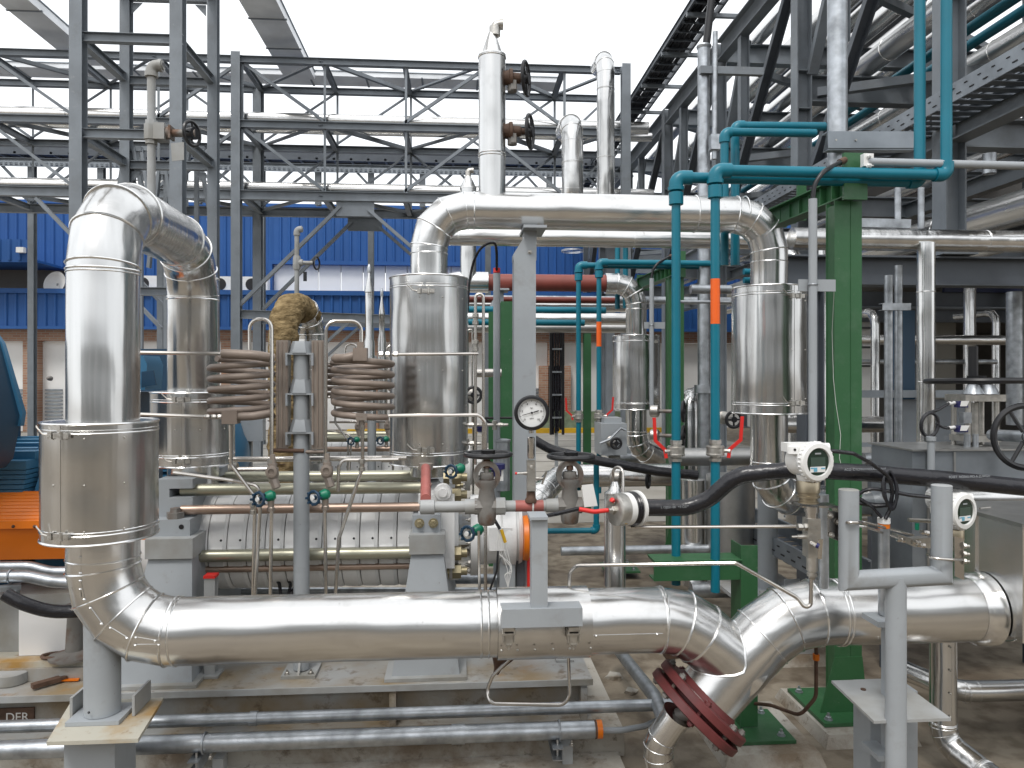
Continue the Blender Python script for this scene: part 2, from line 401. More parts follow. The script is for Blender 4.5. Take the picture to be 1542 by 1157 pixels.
part('balcony_shade', 'darkwall', fb, lambda m: m.bx(x0, x1 - .1, 23.9, 24.2, 4.28, 4.95))
m = at(27, 0, 22.1).x
part('lamp', 'plasticwhite', fb, lambda q: q.bx(m, m + .2, 22.0, 22.15, 5.2, 5.35))
# satellite dish
p = at(84, 434, 23.2)
d = thing('satellite_dish', 'round white satellite dish on the blue lower roof', 'dish', p)
part('reflector', 'plasticwhite', d, lambda m: m.lathe(p + V((0, .1, .12)), (-.25, -1, .25), [(0, .02), (.02, .16), (.07, .28), (.13, .37)], n=24, caps=False))
part('stand', 'greypaint', d, lambda m: m.cyl(p + V((0, .15, -.2)), p + V((0, .1, .15)), .03))
for i, (px, lb) in enumerate(((220, 'air conditioner outdoor unit on the blue roof between the two thick silver risers'), (336, 'air conditioner outdoor unit on the blue roof left of the truss column'), (384, 'air conditioner outdoor unit on the blue roof right of the truss column'))):
    q = at(px, 450, 23.4); q.z = 4.28
    a = thing('air_conditioner', lb, 'air conditioner', q, 'air conditioners on the blue roof')
    part('case', 'plasticwhite', a, lambda m: m.bx(q.x - .38, q.x + .38, 23.4, 23.7, 4.28, 4.75))
    part('fan_grille', 'black', a, lambda m: m.lathe((q.x - .1, 23.4, 4.51), (0, -1, 0), [(0, .19), (.02, .18), (.025, .05)], n=18))
# ---------------- unseen wall added behind the camera to tone reflections in the pipes ----------------
mat('reflection_grey', (.42, .44, .45), .6, 0, var=.08, vs=1)
yb = thing('reflection_wall', 'added unseen grey wall behind the viewpoint, there for the pipe reflections', 'building', (0, -9, 0))
part('wall', 'reflection_grey', yb, lambda m: corr(m, -16, 16, 1.2, 5.2, -9.0, .3, -.05))
part('plinth', 'concrete', yb, lambda m: m.bx(-16, 16, -9.3, -8.95, 0, 1.2))
for x in (-12, -6.5, -1, 4.5, 10):
    part('window', 'white_wall', yb, lambda m: m.bx(x, x + 1.6, -9.0, -8.9, 2.3, 3.5))  # pale panels on the added wall, mirrored in the metal
# ================= STEEL =================
def steel_cols(name, par, m_, spots, z0, z1, h=.2, mt='steel'):
    for (x, y) in spots:
        m = MB(); m.ib((x, y, z0), (x, y, z1), h, h, up=(0, 1, 0)); m.build('column', mt, par)
# --- square tower (front left)
tw = thing('steel_tower', 'open square tower of four tall blue grey columns with tie beams', 'tower', (at(190, 0, 10).x, 10.6, 0))
xa, xb = at(118, 0, 10).x, at(268, 0, 10).x; ya, yb_ = 10.0, 11.35
for (x, y, hh) in ((xa, ya, .16), (xb, ya, .16), (xa + .02, yb_, .14), (xb + .02, yb_, .14)):
    part('column', 'steel', tw, lambda m: (m.ib((x, y, 0), (x, y, 9.2), hh, hh, up=(0, 1, 0)), m.bx(x - .16, x + .16, y - .16, y + .16, 0, .03)))
for z in (3.0, 4.87, 6.12, 7.37, 8.6):
    for (p0, p1) in (((xa, ya, z), (xb, ya, z)), ((xa, yb_, z - .03), (xb, yb_, z - .03)), ((xa, ya, z), (xa, yb_, z)), ((xb, ya, z), (xb, yb_, z))):
        a = V(p0); b = V(p1); dd = (b - a).normalized() * .075
        if z in (3.0,) and a.y == b.y and a.y == ya: continue
        part('tie_beam', 'steel', tw, lambda m: m.ib(a + dd, b - dd, .12, .1))
    if z < 8:
        for x in (xa, xb):
            part('stiffener', 'steel', tw, lambda m: (m.bx(x - .072, x + .072, ya - .076, ya - .006, z + .055, z + .066), m.bx(x - .072, x + .072, ya - .076, ya - .006, z - .066, z - .055)))
for (x, y) in ((xa, yb_), (xb, yb_)):
    for z in (4.8, 7.3):
        part('gusset', 'steel', tw, lambda m: m.prism([(x + .09, y, z - .05), (x + .25, y, z - .05), (x + .09, y, z - .22)], (0, .012, 0)) if x == xa else m.prism([(x - .09, y, z - .05), (x - .25, y, z - .05), (x - .09, y, z - .22)], (0, .012, 0)))
# A shaped braces low in the tower
for (px, yy, s_) in ((192, 11.4, 1), (242, 12.6, .75), (205, 13.2, .8), (288, 11.8, 1)):
    c = at(px, 222 if px != 242 else 258, yy); 
    k = thing('trestle_brace', {192: 'inverted V brace behind the left end of the lower tower beam', 242: 'small inverted V brace behind the grey vent pipe', 205: 'middle inverted V brace seen above the silver pipe bend', 288: 'inverted V brace between the right tower columns'}[px], 'brace', (c.x, c.y, 3.2), 'inverted V braces at the tower')
    part('leg', 'steel', k, lambda m: m.ch(c, c + V((-.22 * s_, 0, -1.6)), .09, .05, up=(0, 1, 0)))
    part('leg', 'steel', k, lambda m: m.ch(c + V((.12, 0, 0)), c + V((.42 * s_, 0, -1.6)), .09, .05, up=(0, 1, 0)))
    part('cap', 'steel', k, lambda m: m.bx(c.x - .05, c.x + .2, c.y - .03, c.y + .03, c.z - .06, c.z + .015))
    part('post', 'steel', k, lambda m: m.bx(c.x + .03, c.x + .09, c.y + .03, c.y + .09, 0, c.z - .06))
# --- truss bridge
T0, T1 = 14.0, 15.45; ZT, ZM, ZL = 7.55, 6.36, 5.05
tr = thing('pipe_bridge', 'long three level steel truss bridge crossing the upper left', 'truss', (at(360, 0, T0).x, T0, 0))
nodes = [at(363, 0, T0).x + 1.5 * i for i in range(-8, 7)]
XR = at(942, 0, T0).x
for y in (T0, T1):
    for z, hh in ((ZT, .12), (ZM, .13), (ZL, .17)):
        part('chord', 'steel', tr, lambda m: m.ib((nodes[0] - 3, y, z), (XR - .1, y, z), hh, .12))
for i, x in enumerate(nodes[:-1]):
    xn = min(nodes[i + 1], XR - .1)
    if x > XR: break
    for (y, wv) in ((T0, .045), (T1, .045)):
        part('vertical', 'steel', tr, lambda m: m.ang((x, y, ZL + .09), (x, y, ZT - .06), wv))
    for (za, zb) in ((ZM + .07, ZT - .06), (ZL + .09, ZM - .07)):
        if i % 3 == 1: a, b = (x, za), (xn, zb)
        else: a, b = (x, zb), (xn, za)
        if i % 3 != 0: part('diagonal', 'steel', tr, lambda m: m.ang((a[0], T0, a[1]), (b[0], T0, b[1]), .055))
        part('diagonal', 'steel', tr, lambda m: m.ang((b[0], T1, a[1]), (a[0], T1, b[1]), .05))
    for z in (ZT, ZM, ZL):
        part('cross_beam', 'steel', tr, lambda m: m.ib((x, T0 + .06, z), (x, T1 - .06, z), .11, .09))
        part('plan_brace', 'steel', tr, lambda m: m.ang((x if i % 2 else xn, T0, z), (xn if i % 2 else x, T1, z), .07))
for x in (nodes[8] - .08, XR, nodes[1]):
    for y in (T0, T1):
        part('column', 'steel', tr, lambda m: m.ib((x, y, 0), (x, y, ZT + .12), .165, .165, up=(0, 1, 0)))
xc = nodes[8]; xt = at(535, 0, T0).x
for y in (T0, T1):
    part('gusset', 'steel', tr, lambda m: m.bx(xt - .35, xt + .35, y - .01, y + .01, ZL - .36, ZL - .08))
    for (p0, p1) in (((xt - .25, ZL - .2), (xc, 3.0)), ((xt + .25, ZL - .2), (xt + 2.4, 3.0))):
        part('knee_brace', 'steel', tr, lambda m: m.ch((p0[0], y, p0[1]), (p1[0], y, p1[1]), .09, .06, up=(0, 1, 0)))
    part('low_beam', 'steel', tr, lambda m: m.ib((xc, y, 2.85), (xt + 2.4, y, 2.72), .16, .12))
    for dx in (0.1, 1.9):
        part('low_brace', 'steel', tr, lambda m: m.ch((xt + dx - .2, y, 2.7), (xt + dx - 1.6, y, 1.4), .08, .05, up=(0, 1, 0)))
    # braces of the bay left of the column
    part('knee_brace', 'steel', tr, lambda m: m.ch((xc - 3.6, y, ZL - .1), (xc - 1.4, y, 2.6), .09, .06, up=(0, 1, 0)))
for q, (z, dy, r) in enumerate(((ZM + .19, .25, .12), (ZL + .20, .25, .11), (ZM + .17, .75, .09), (ZL + .17, .8, .09))):
    lb = ['white clad pipe along the middle level of the truss bridge', 'white clad pipe along the lowest level of the truss bridge', 'thinner clad pipe behind on the middle truss level', 'thinner clad pipe behind on the lowest truss level'][q]
    pp = thing('clad_pipe', lb, 'pipe', (-8, T0 + dy, z), 'clad pipes on the truss bridge')
    a, b = clad([(-20, T0 + dy, z), (XR + .5 + q * .1, T0 + dy, z)], r, .3, n=20, extra=[((-20 + 1.6 * j, T0 + dy, z), (1, 0, 0)) for j in range(14)])
    a.build('sheath', 'alu_p', pp); b.build('bead', 'bead', pp)
# farther ladder-tray bridge
Y3 = 18.6
tb = thing('cable_tray_bridge', 'dark cable tray on slim braced posts seen through the truss', 'cable tray', (-8, Y3, 0))
zt = at(500, 236, Y3).z
part('tray', 'steel_dark', tb, lambda m: [m.bx(-22, 4.3, Y3 + k * .8, Y3 + .03 + k * .8, zt - .1, zt + .12) for k in (0, 1)] + [m.bx(-22 + i * .42, -21.94 + i * .42, Y3, Y3 + .8, zt - .08, zt - .03) for i in range(62)])
part('cables', 'black', tb, lambda m: [m.tube([(-22, Y3 + .15 + k * .12, zt), (4.3, Y3 + .15 + k * .12, zt + .01 * (k % 3))], .05, 6) for k in range(5)])
part('girder', 'steel', tb, lambda m: (m.ib((-22, Y3, zt - .28), (4.3, Y3, zt - .28), .16, .12)))
def f(m):
    m.bx(-22, 4.3, Y3 - .3, Y3 - .28, zt - .38, zt - .34); m.bx(-22, 4.3, Y3 - .3, Y3 - .28, zt - .47, zt - .45)
    for i in range(230): m.bx(-22 + i * .115, -21.95 + i * .115, Y3 - .3, Y3 - .28, zt - .45, zt - .38)
part('perforated_rail', 'zincsheet', tb, f)
for i, px in enumerate((-60, 45, 150, 240, 297, 393, 478, 558, 636, 735, 828)):
    x = at(px, 0, Y3).x
    part('post', 'steel', tb, lambda m: m.ib((x, Y3 + .1, 0 if i % 2 else zt - 1.2), (x, Y3 + .1, zt - .2), .16, .14, up=(0, 1, 0)))
    part('diagonal', 'steel', tb, lambda m: m.ang((x, Y3, zt - 1.1), (x + .85, Y3, zt - .3), .06))
    part('diagonal', 'steel', tb, lambda m: m.ang((x + 1.6, Y3, zt - 1.1), (x + .85, Y3, zt - .3), .06))
# overhead galvanised ducts
mat('ductzinc', (.80, .82, .84), .4, .15, var=.12, vs=4, stretch=(.4, .4, 1))
def duct(label, p0, p1, w_, h):
    t = thing('cable_duct', label, 'cable duct', p0, 'overhead galvanised cable ducts')
    a, b = V(p0), V(p1)
    part('channel', 'ductzinc', t, lambda m: m.ext([(-w_ / 2, 0), (w_ / 2, 0), (w_ / 2, h), (w_ / 2 - .01, h), (w_ / 2 - .01, .01), (-w_ / 2 + .01, .01), (-w_ / 2 + .01, h), (-w_ / 2, h)], a, b))
    part('cover', 'zincsheet', t, lambda m: m.ext([(-w_ / 2 - .02, h + .002), (w_ / 2 + .02, h + .002), (w_ / 2 + .02, h + .02), (-w_ / 2 - .02, h + .02)], a, b))
    n = int((b - a).length / 1.2); d_ = (b - a).normalized()
    [part('clip', 'steel', t, lambda m: m.bar(a + d_ * (1.2 * i), a + d_ * (1.2 * i + .04), w_ + .05, .02)) for i in range(n)]
duct('wide galvanised duct running overhead into the picture above the centre left', (-3.35, 2.5, 8.0), (-3.35, 16.0, 8.0), .62, .15)
duct('wide galvanised duct running overhead at the top left corner', (-7.45, 2.5, 8.0), (-7.45, 15.6, 8.0), .55, .15)
duct('galvanised duct crossing behind the top chord of the truss', (-20, 16.35, 8.12), (2.2, 16.35, 8.12), .55, .1)

# --- right-hand pipe rack (runs away from the camera)
RX = 4.1; RY = [3.2, 5.92, 8.6, 11.4, 14.3, 17.65, 20.9, 23.6]
rk = thing('pipe_rack', 'tall dark steel pipe rack receding along the right side', 'pipe rack', (RX, 6.2, 0))
for i, y in enumerate(RY):
    for x in (RX, RX + 5.2):
        if y == 3.2 and x == RX: continue
        part('column', 'steel', rk, lambda m: (m.ib((x, y, 2.76 if (i == 1 and x == RX) else 0), (x, y, 6.94 if x == RX else 8.6), .18, .18, up=(1, 0, 0), tw=.012, tf=.014), m.bx(x - .15, x + .15, y - .15, y + .15, (2.73 if (i == 1 and x == RX) else 0), (2.76 if (i == 1 and x == RX) else .03))))
    for (z, hh) in ((3.75, .24), (5.15, .32), (6.78, .30)):
        part('cross_beam', 'steel', rk, lambda m: m.ib((RX + .09, y, z), (RX + 5.1, y, z), hh, .16))
    for z in (4.9, 5.35): part('stiffener', 'steel', rk, lambda m: m.bx(RX - .08, RX + .08, y - .09, y - .006, z, z + .012))
for (x, z, hh) in ((RX, 6.78, .32), (RX, 3.77, .22), (RX + 5.2, 6.78, .34), (RX + 5.2, 8.5, .3), (RX + 5.2, 3.8, .24), (RX + 5.2, 5.2, .3)):
    for i in range(len(RY) - 1):
        part('longitudinal_beam', 'steel', rk, lambda m: m.ib((x, RY[i] + .085, z), (x, RY[i + 1] - .085, z), hh, .16))
for i in range(1, len(RY) - 1):
    a, b = RY[i], RY[i + 1]; mid = (a + b) / 2
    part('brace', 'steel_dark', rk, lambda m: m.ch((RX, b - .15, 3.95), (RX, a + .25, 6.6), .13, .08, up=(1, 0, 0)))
    part('brace', 'steel', rk, lambda m: m.ch((RX + .1, mid + .5, 6.6), (RX + .1, b - .1, 5.3), .12, .08, up=(1, 0, 0)))
    part('post', 'steel', rk, lambda m: m.ib((RX, mid + .4, 5.3), (RX, mid + .4, 6.6), .13, .12, up=(1, 0, 0)))
    part('plan_brace', 'steel', rk, lambda m: m.ang((RX + .15, a + .1, 6.7), (RX + 5, b - .1, 6.7), .1))
    part('plan_brace', 'steel', rk, lambda m: m.ang((RX + .15, b - .1, 5.05), (RX + 5, a + .1, 5.05), .1))
    part('joist', 'steel', rk, lambda m: [m.ib((RX + 1.3 * k, a, 3.7), (RX + 1.3 * k, b, 3.7), .18, .12) for k in (1, 2, 3)])
part('shade_deck', 'steel_dark', rk, lambda m: [m.bx(RX + .9 + .31 * i, RX + 1.16 + .31 * i, 2.4, 18.5, 8.68, 8.72) for i in range(6, 13)])  # planks added overhead to darken the rack below
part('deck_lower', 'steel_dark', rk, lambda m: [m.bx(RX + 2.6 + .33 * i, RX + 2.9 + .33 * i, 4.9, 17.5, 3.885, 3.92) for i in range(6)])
# ladder cable tray outside the rack, high
def ladder_tray(label, x0, x1, y0, y1, z, hh, mt='steel_dark', cables=6, rung=.3):
    t = thing('cable_tray', label, 'cable tray', (x0, y0, z))
    part('rail', mt, t, lambda m: m.ch((x0, y0, z), (x0, y1, z), hh, .03, up=(0, 0, 1)))
    part('rail', mt, t, lambda m: m.ch((x1, y1, z), (x1, y0, z), hh, .03, up=(0, 0, 1)))
    part('rungs', mt, t, lambda m: [m.bx(x0, x1, y0 + i * rung, y0 + i * rung + .03, z - hh / 2, z - hh / 2 + .025) for i in range(int((y1 - y0) / rung))])
    [part('bracket', 'steel', t, lambda m: m.bx(x0 - .03, x1 + .35, y0 + i * 1.35 + .4, y0 + i * 1.35 + .46, z - hh / 2 - .06, z - hh / 2 - .004)) for i in range(int((y1 - y0) / 1.35))]
    if cables: part('cables', 'black', t, lambda m: [m.tube([(x0 + .07 + (x1 - x0 - .14) * k / (cables - 1) + random.uniform(-.02, .02), y0 + (y1 - y0) * j / 14, z - hh / 2 + .05 + random.uniform(0, .02)) for j in range(15)], .026, 6) for k in range(cables)])
    return t
ladder_tray('long black ladder tray slanting up to the top of the picture beside the rack', 3.38, 3.81, 3.5, 24.2, 7.12, .11, cables=9)
def slot_tray(label, x0, y0, y1, z, h, w_):
    t = thing('cable_tray', label, 'cable tray', (x0, y0, z))
    part('side_rail', 'zincsheet', t, lambda m: (m.ext([(0, 0), (.004, 0), (.004, h), (.02, h), (.02, h + .01), (0, h + .01)], (x0, y1, z), (x0, y0, z)), m.ext([(0, 0), (.004, 0), (.004, h), (.02, h), (.02, h + .01), (0, h + .01)], (x0 + w_, y0, z), (x0 + w_, y1, z))))
    part('base', 'steel_dark', t, lambda m: [m.bx(x0, x0 + w_, y0 + .12 * i, y0 + .12 * i + .08, z - .003, z + .001) for i in range(int((y1 - y0) / .12))])  # galvanised base bars coloured dark for the shaded underside
    part('slot', 'darkgap', t, lambda m: [m.bx(x0 - .005, x0 + .001, y0 + .14 * i, y0 + .14 * i + .045, z + h * .3, z + h * .3 + .008) for i in range(int((y1 - y0) / .14))] + [m.bx(x0 - .005, x0 + .001, y0 + .14 * i + .07, y0 + .14 * i + .10, z + h * .7, z + h * .7 + .007) for i in range(int((y1 - y0) / .14))])
    return t
slot_tray('slotted galvanised cable tray slanting down from the right edge of the picture', 3.72, 3.0, 12, 3.80, .13, .35)
# pipes inside the rack running away from the camera
def ypipe(label, x, z, r, mt, y0=3.0, y1=18.5, grp='pipes running along inside the rack', bead_every=2.2, nm='clad_pipe'):
    t = thing(nm, label, 'pipe', (x, y0, z), grp)
    m = MB(); m.tube([(x, y0, z), (x, y1, z)], r, 20); m.build('sheath' if mt.startswith('alu') else 'tube', mt, t)
    if bead_every:
        b = MB()
        for i in range(int((y1 - y0) / bead_every)): b.ring((x, y0 + .7 + i * bead_every, z), (0, 1, 0), r * 1.01, r * .04, 20, 5)
        b.build('bead', 'bead' if mt.startswith('alu') else mt, t)
    return t
mat('alu_y', (0.70, 0.695, 0.68), 0.28, 1.0, var=0.10, vs=5, bump=0.12, bs=6, stretch=(1, .15, 1), rvar=0.08, detail=3)
ypipe('wide silver pipe high inside the rack nearest its outer beam', 5.53, 7.13, .17, 'alu_y')
ypipe('silver pipe high inside the rack, second from the outer beam', 6.37, 7.10, .14, 'alu_y')
ypipe('silver pipe high inside the rack, third from the outer beam', 6.95, 7.11, .15, 'alu_y')
ypipe('thin silver pipe tucked against the outer rack beam', 4.75, 7.06, .10, 'alu_y')
ypipe('silver pipe at the middle rack level beside the column row', 4.9, 5.45, .13, 'alu_y')
for i_, (x_, z_, r_, lb_) in enumerate(((5.9, 7.05, .09, 'slim silver pipe between the two widest high rack pipes'), (7.6, 7.12, .16, 'innermost wide silver pipe high inside the rack'), (6.2, 5.46, .14, 'broad silver pipe lying mid level inside the rack'), (6.6, 5.42, .09, 'slim silver pipe beside the broad mid level one'), (7.2, 5.46, .13, 'innermost silver pipe at the mid rack level'), (4.55, 4.06, .10, 'silver pipe lying just above the slotted tray level'), (5.6, 4.05, .08, 'slim silver pipe deep on the slotted tray level'))):
    ypipe(lb_, x_, z_, r_, 'alu_y')
ypipe('upper teal pipe slanting at the top right corner', 5.35, 5.37, .055, 'teal', grp='teal pipes inside the rack', bead_every=3, nm='teal_pipe')
ypipe('lower teal pipe slanting at the top right corner', 5.62, 5.37, .055, 'teal', grp='teal pipes inside the rack', bead_every=3, nm='teal_pipe')
ypipe('fat silver pipe slanting behind the rack column at the right edge', 5.0, 3.23, .155, 'alu_y', y0=4.4, y1=14)
ypipe('thinner silver pipe just below the fat one behind the rack column', 4.95, 2.93, .08, 'alu_y', y0=5.6, y1=14)
ypipe('dark red pipe under the rack beam at the right', 5.9, 3.45, .05, 'redpaint', y0=4.4, y1=14, bead_every=0, nm='red_pipe')
# dark building under/behind the rack
part('carrier_girder', 'steel_dark', rk, lambda m: (m.ib((2.6, 5.92, 2.60), (9.3, 5.92, 2.60), .24, .18), m.ib((2.9, 5.92, 0), (2.9, 5.92, 2.47), .16, .16, up=(1, 0, 0))))
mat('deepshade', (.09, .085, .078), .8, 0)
t = thing('panel_screen', 'blue grey steel panels under a pale rail right of the green column', 'panel', (4.4, 6.6, 0))
xa_, xb_ = at(1296, 0, 6.6).x, at(1462, 0, 6.6).x
part('panel', 'motorshade', t, lambda m: [m.bx(xa_ + k * (xb_ - xa_) / 3 + .01, xa_ + (k + 1) * (xb_ - xa_) / 3 - .01, 6.6, 6.65, at(1370, 702, 6.6).z, at(1370, 602, 6.6).z) for k in (1, 2)]) if False else part('panel', 'steel', t, lambda m: m.bx(xa_ + .35, xb_, 6.6, 6.65, .5, at(1370, 602, 6.6).z))
part('rail', 'zincsheet', t, lambda m: m.bx(xa_ - .1, xb_ - .1, 6.5, 6.58, at(1370, 599, 6.5).z, at(1370, 588, 6.5).z))
part('low_rail', 'zincsheet', t, lambda m: m.bx(xa_ - .1, xb_, 6.45, 6.5, at(1370, 672, 6.5).z, at(1370, 666, 6.5).z))
part('dark_post', 'navydark', t, lambda m: m.bx(at(1338, 0, 6.7).x, at(1376, 0, 6.7).x, 6.68, 6.75, 0, at(1350, 468, 6.7).z)) if 'navydark' in MATS else part('dark_post', 'motordark', t, lambda m: m.bx(at(1338, 0, 6.7).x, at(1376, 0, 6.7).x, 6.68, 6.75, 0, at(1350, 468, 6.7).z))
for k in range(4): part('foot', 'steel_dark', t, lambda m: m.bx(xa_ + .1 + k * .45, xa_ + .16 + k * .45, 6.6, 6.66, 0, .9))
t = thing('white_shutter', 'bright white shutter with dark rails glimpsed right of the green column', 'shutter', at(1300, 520, 12))
part('sheet', 'white_wall', t, lambda m: m.bx(at(1262, 0, 12).x, at(1316, 0, 12).x, 12.0, 12.05, at(1300, 576, 12).z - 1.2, at(1300, 466, 12).z))
part('rails', 'black', t, lambda m: [m.bx(at(1262, 0, 12).x, at(1318, 0, 12).x, 11.9, 11.95, at(1300, y + 3, 12).z, at(1300, y, 12).z) for y in (482, 493, 522, 550)])
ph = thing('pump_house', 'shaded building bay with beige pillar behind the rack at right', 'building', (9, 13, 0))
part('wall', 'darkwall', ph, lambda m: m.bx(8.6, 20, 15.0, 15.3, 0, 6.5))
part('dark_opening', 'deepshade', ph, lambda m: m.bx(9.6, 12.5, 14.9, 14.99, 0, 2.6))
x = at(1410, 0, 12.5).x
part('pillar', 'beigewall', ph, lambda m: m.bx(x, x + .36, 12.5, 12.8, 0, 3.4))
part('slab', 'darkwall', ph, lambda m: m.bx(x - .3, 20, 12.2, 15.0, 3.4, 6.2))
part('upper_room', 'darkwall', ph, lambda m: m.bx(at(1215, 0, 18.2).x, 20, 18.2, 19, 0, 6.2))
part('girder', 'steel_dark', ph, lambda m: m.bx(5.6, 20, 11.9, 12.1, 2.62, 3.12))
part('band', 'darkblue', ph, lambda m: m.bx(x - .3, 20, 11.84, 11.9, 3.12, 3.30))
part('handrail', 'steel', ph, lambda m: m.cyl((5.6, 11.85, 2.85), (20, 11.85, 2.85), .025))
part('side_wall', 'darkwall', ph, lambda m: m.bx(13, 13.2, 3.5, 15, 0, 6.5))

# two tall clad stacks standing between the truss and the rack
for (px, ytop, yb, Y, w_, lb) in ((912, 82, 330, 11.2, .135, 'taller clad stack rising right of the truss, bending back at its top'), (862, 178, 330, 8.8, .13, 'shorter clad stack left of the taller one, bending back at its top')):
    x = at(px, 0, Y).x; z = at(px, ytop, Y).z
    t = thing('clad_stack', lb, 'pipe', (x, Y, 1.0), 'clad stacks between truss and rack')
    m, b = clad([V((x, Y + 1.3, at(px, 322, Y).z)), V((x, Y, at(px, 322, Y).z)), V((x, Y, z)), V((x, Y + .55, z))], w_, .3, 3, 28, extra=[((x, Y, z - .55), (0, 0, 1)), ((x, Y, z - 1.6), (0, 0, 1))])
    m.build('sheath', 'alu_v', t); b.build('bead', 'bead', t)
# ================= FRONT PIPING =================
def screws(m, pts, d, r=.004):
    for p in pts: m.lathe(p, d, [(0, r), (r * .6, r * .8), (r, r * .3)], n=8)
def muff(par, c0, c1, R, seam_ang=-100, clips=True, inset=.08):
    """removable insulation cover around a flanged joint: drum with rims, seam and latches"""
    c0, c1 = V(c0), V(c1); d = (c1 - c0).normalized(); L = (c1 - c0).length
    cov = MB(); cov.lathe(c0, d, [(0, .02), (0, R * .985), (.004, R), (L - .004, R), (L, R * .985), (L, .02)], n=48, caps=False)
    c = cov.build('joint_cover', 'alu_v', par, 30)
    rm = MB()
    for h in (0.002, L - .002): rm.ring(c0 + d * h, d, R, .005, 44, 6)
    for h in (L * inset, L * (1 - inset)): rm.ring(c0 + d * h, d, R * 1.0, .0032, 44, 5); rm.ring(c0 + d * (h + .012), d, R, .002, 44, 4)
    rm.build('rim', 'bead', c)
    a = radians(seam_ang); o = V((cos(a), sin(a), 0)); tg = V((-sin(a), cos(a), 0))
    sm = MB(); p = c0 + o * R
    sm.bar(p + d * .002, p + d * (L - .002), .014, .004, up=o); sm.build('seam', 'alu_v', c)
    if clips:
        for h in (L * .09, L * .91):
            q = p + d * h + o * .008; lt = MB()
            lt.bar(q - tg * .012, q + tg * .052, .020, .012, up=o); lt.bar(q - tg * .035, q - tg * .018, .026, .014, up=o)
            lt.tube([q - tg * .035, q - tg * .06 + d * .004, q - tg * .085 + d * .028, q - tg * .088 + d * .034], .0028, 6)
            lt.cyl(q + tg * .022 - d * .016 + o * .006, q + tg * .022 + d * .016 + o * .006, .006, n=8)
            lt.build('latch', 'cast_inox', c)
    rv = MB(); screws(rv, [c0 + d * (L * t) + V((cos(a + s), sin(a + s), 0)) * R for t in (.12, .88, .5) for s in (-.12, .45, 1.1)], o); rv.build('rivets', 'cast_inox', c)
    return c
def seam_line(par, a, b, rad_dir, r, name='seam', mt='alu_h', nscr=2):
    a, b, o = V(a), V(b), V(rad_dir).normalized(); m = MB()
    m.bar(a + o * r, b + o * r, .006, .003, up=o)
    for j in range(nscr):
        q = a.lerp(b, (j + .5) / nscr if nscr > 2 else (.08, .92)[j]) + o * r; screws(m, [q], o, .006)
    m.build(name, mt, par)

Y0 = 2.95; R0 = .1265
zh = at(250, 951, Y0).z; x1 = at(156, 0, Y0).x
Yb = 4.03; ztop = at(190, 304, Y0).z
sp = thing('insulated_pipe', 'large aluminium clad pipe rising at far left, looping backwards and running low across the front', 'pipe', (x1, Y0, 0))
# front riser + low run (vertical part uses vertical grain, run uses horizontal grain)
A = V((x1, Y0, ztop)); B = V((x1 - .04, Yb, ztop)); 
corner = V((x1, Y0, zh))
e1 = at(1028, 930, Y0); e2 = at(1118, 1008, Y0); e1.z = zh
pts = rnd([V((x1 - .04, Yb, .98)), B, A, V((x1, Y0, zh + .40))], .25, 3)
m = MB(); b = MB(); rings = m.tube(pts, R0, 40)
for i in range(1, len(rings) - 1):
    b.loop([pts[i] + (q - pts[i]) * 1.01 for q in rings[i]], .0042)
for z in (at(156, 408, Y0).z,):
    b.ring((x1, Y0, z), (0, 0, 1), R0 * 1.01, .004, 40, 5); b.ring((x1, Y0, z - .012), (0, 0, 1), R0 * 1.005, .003, 40, 5)
for y in (420, 452): b.ring((x1 - .04, Yb, at(281, y, Yb).z), (0, 0, 1), R0 * 1.01, .0045, 40, 5)
m.build('riser_sheath', 'alu_v', sp); b.build('riser_bead', 'bead', sp)
pts2 = rnd([V((x1, Y0, zh + .42)), corner, V((e1.x, Y0, zh)), e2 + (e2 - e1).normalized() * .03], .255, [4, 2])
m = MB(); b = MB(); rings = m.tube(pts2, R0 + .001, 44)
for i in range(1, len(rings) - 1): b.loop([pts2[i] + (q - pts2[i]) * 1.01 for q in rings[i]], .0042)
for px in (270, 724, 735, 993): b.ring((at(px, 0, Y0).x, Y0, zh), (1, 0, 0), R0 * 1.01, .0038, 44, 5)
b.ring((x1, Y0, at(156, 838, Y0).z), (0, 0, 1), R0 * 1.01, .0038, 44, 5)
m.build('run_sheath', 'alu_h', sp); b.build('run_bead', 'bead', sp)
# lap seams on elbow gores and run
for i in range(1, 5):
    a_, b_ = pts2[i], pts2[i + 1]; mid = (a_ + b_) / 2
    dd = (b_ - a_).normalized(); o = V((-.25, -1, .1)); o = (o - dd * o.dot(dd)).normalized()
    seam_line(sp, a_.lerp(b_, .08), a_.lerp(b_, .92), o, R0 + .002)
xa_, xb__ = at(222, 0, Y0).x, at(262, 0, Y0).x
seam_line(sp, (xa_, Y0, zh), (xb__, Y0, zh), (0, -1, -.05), R0 + .001)
seam_line(sp, (at(880, 0, Y0).x, Y0, zh), (at(985, 0, Y0).x, Y0, zh), (0, -1, -.12), R0 + .002)
seam_line(sp, (x1, Y0, at(156, 885, Y0).z), (x1, Y0, at(156, 815, Y0).z), (-.2, -1, 0), R0 + .001, nscr=3)
muff(sp, (x1 - .01, Y0, at(151, 806, Y0).z), (x1 - .01, Y0, at(151, 634, Y0).z), .201, seam_ang=-106)
muff(sp, (x1 - .04, Yb, at(281, 698, Yb).z), (x1 - .04, Yb, at(281, 590, Yb).z), .207, seam_ang=-88, inset=.13)
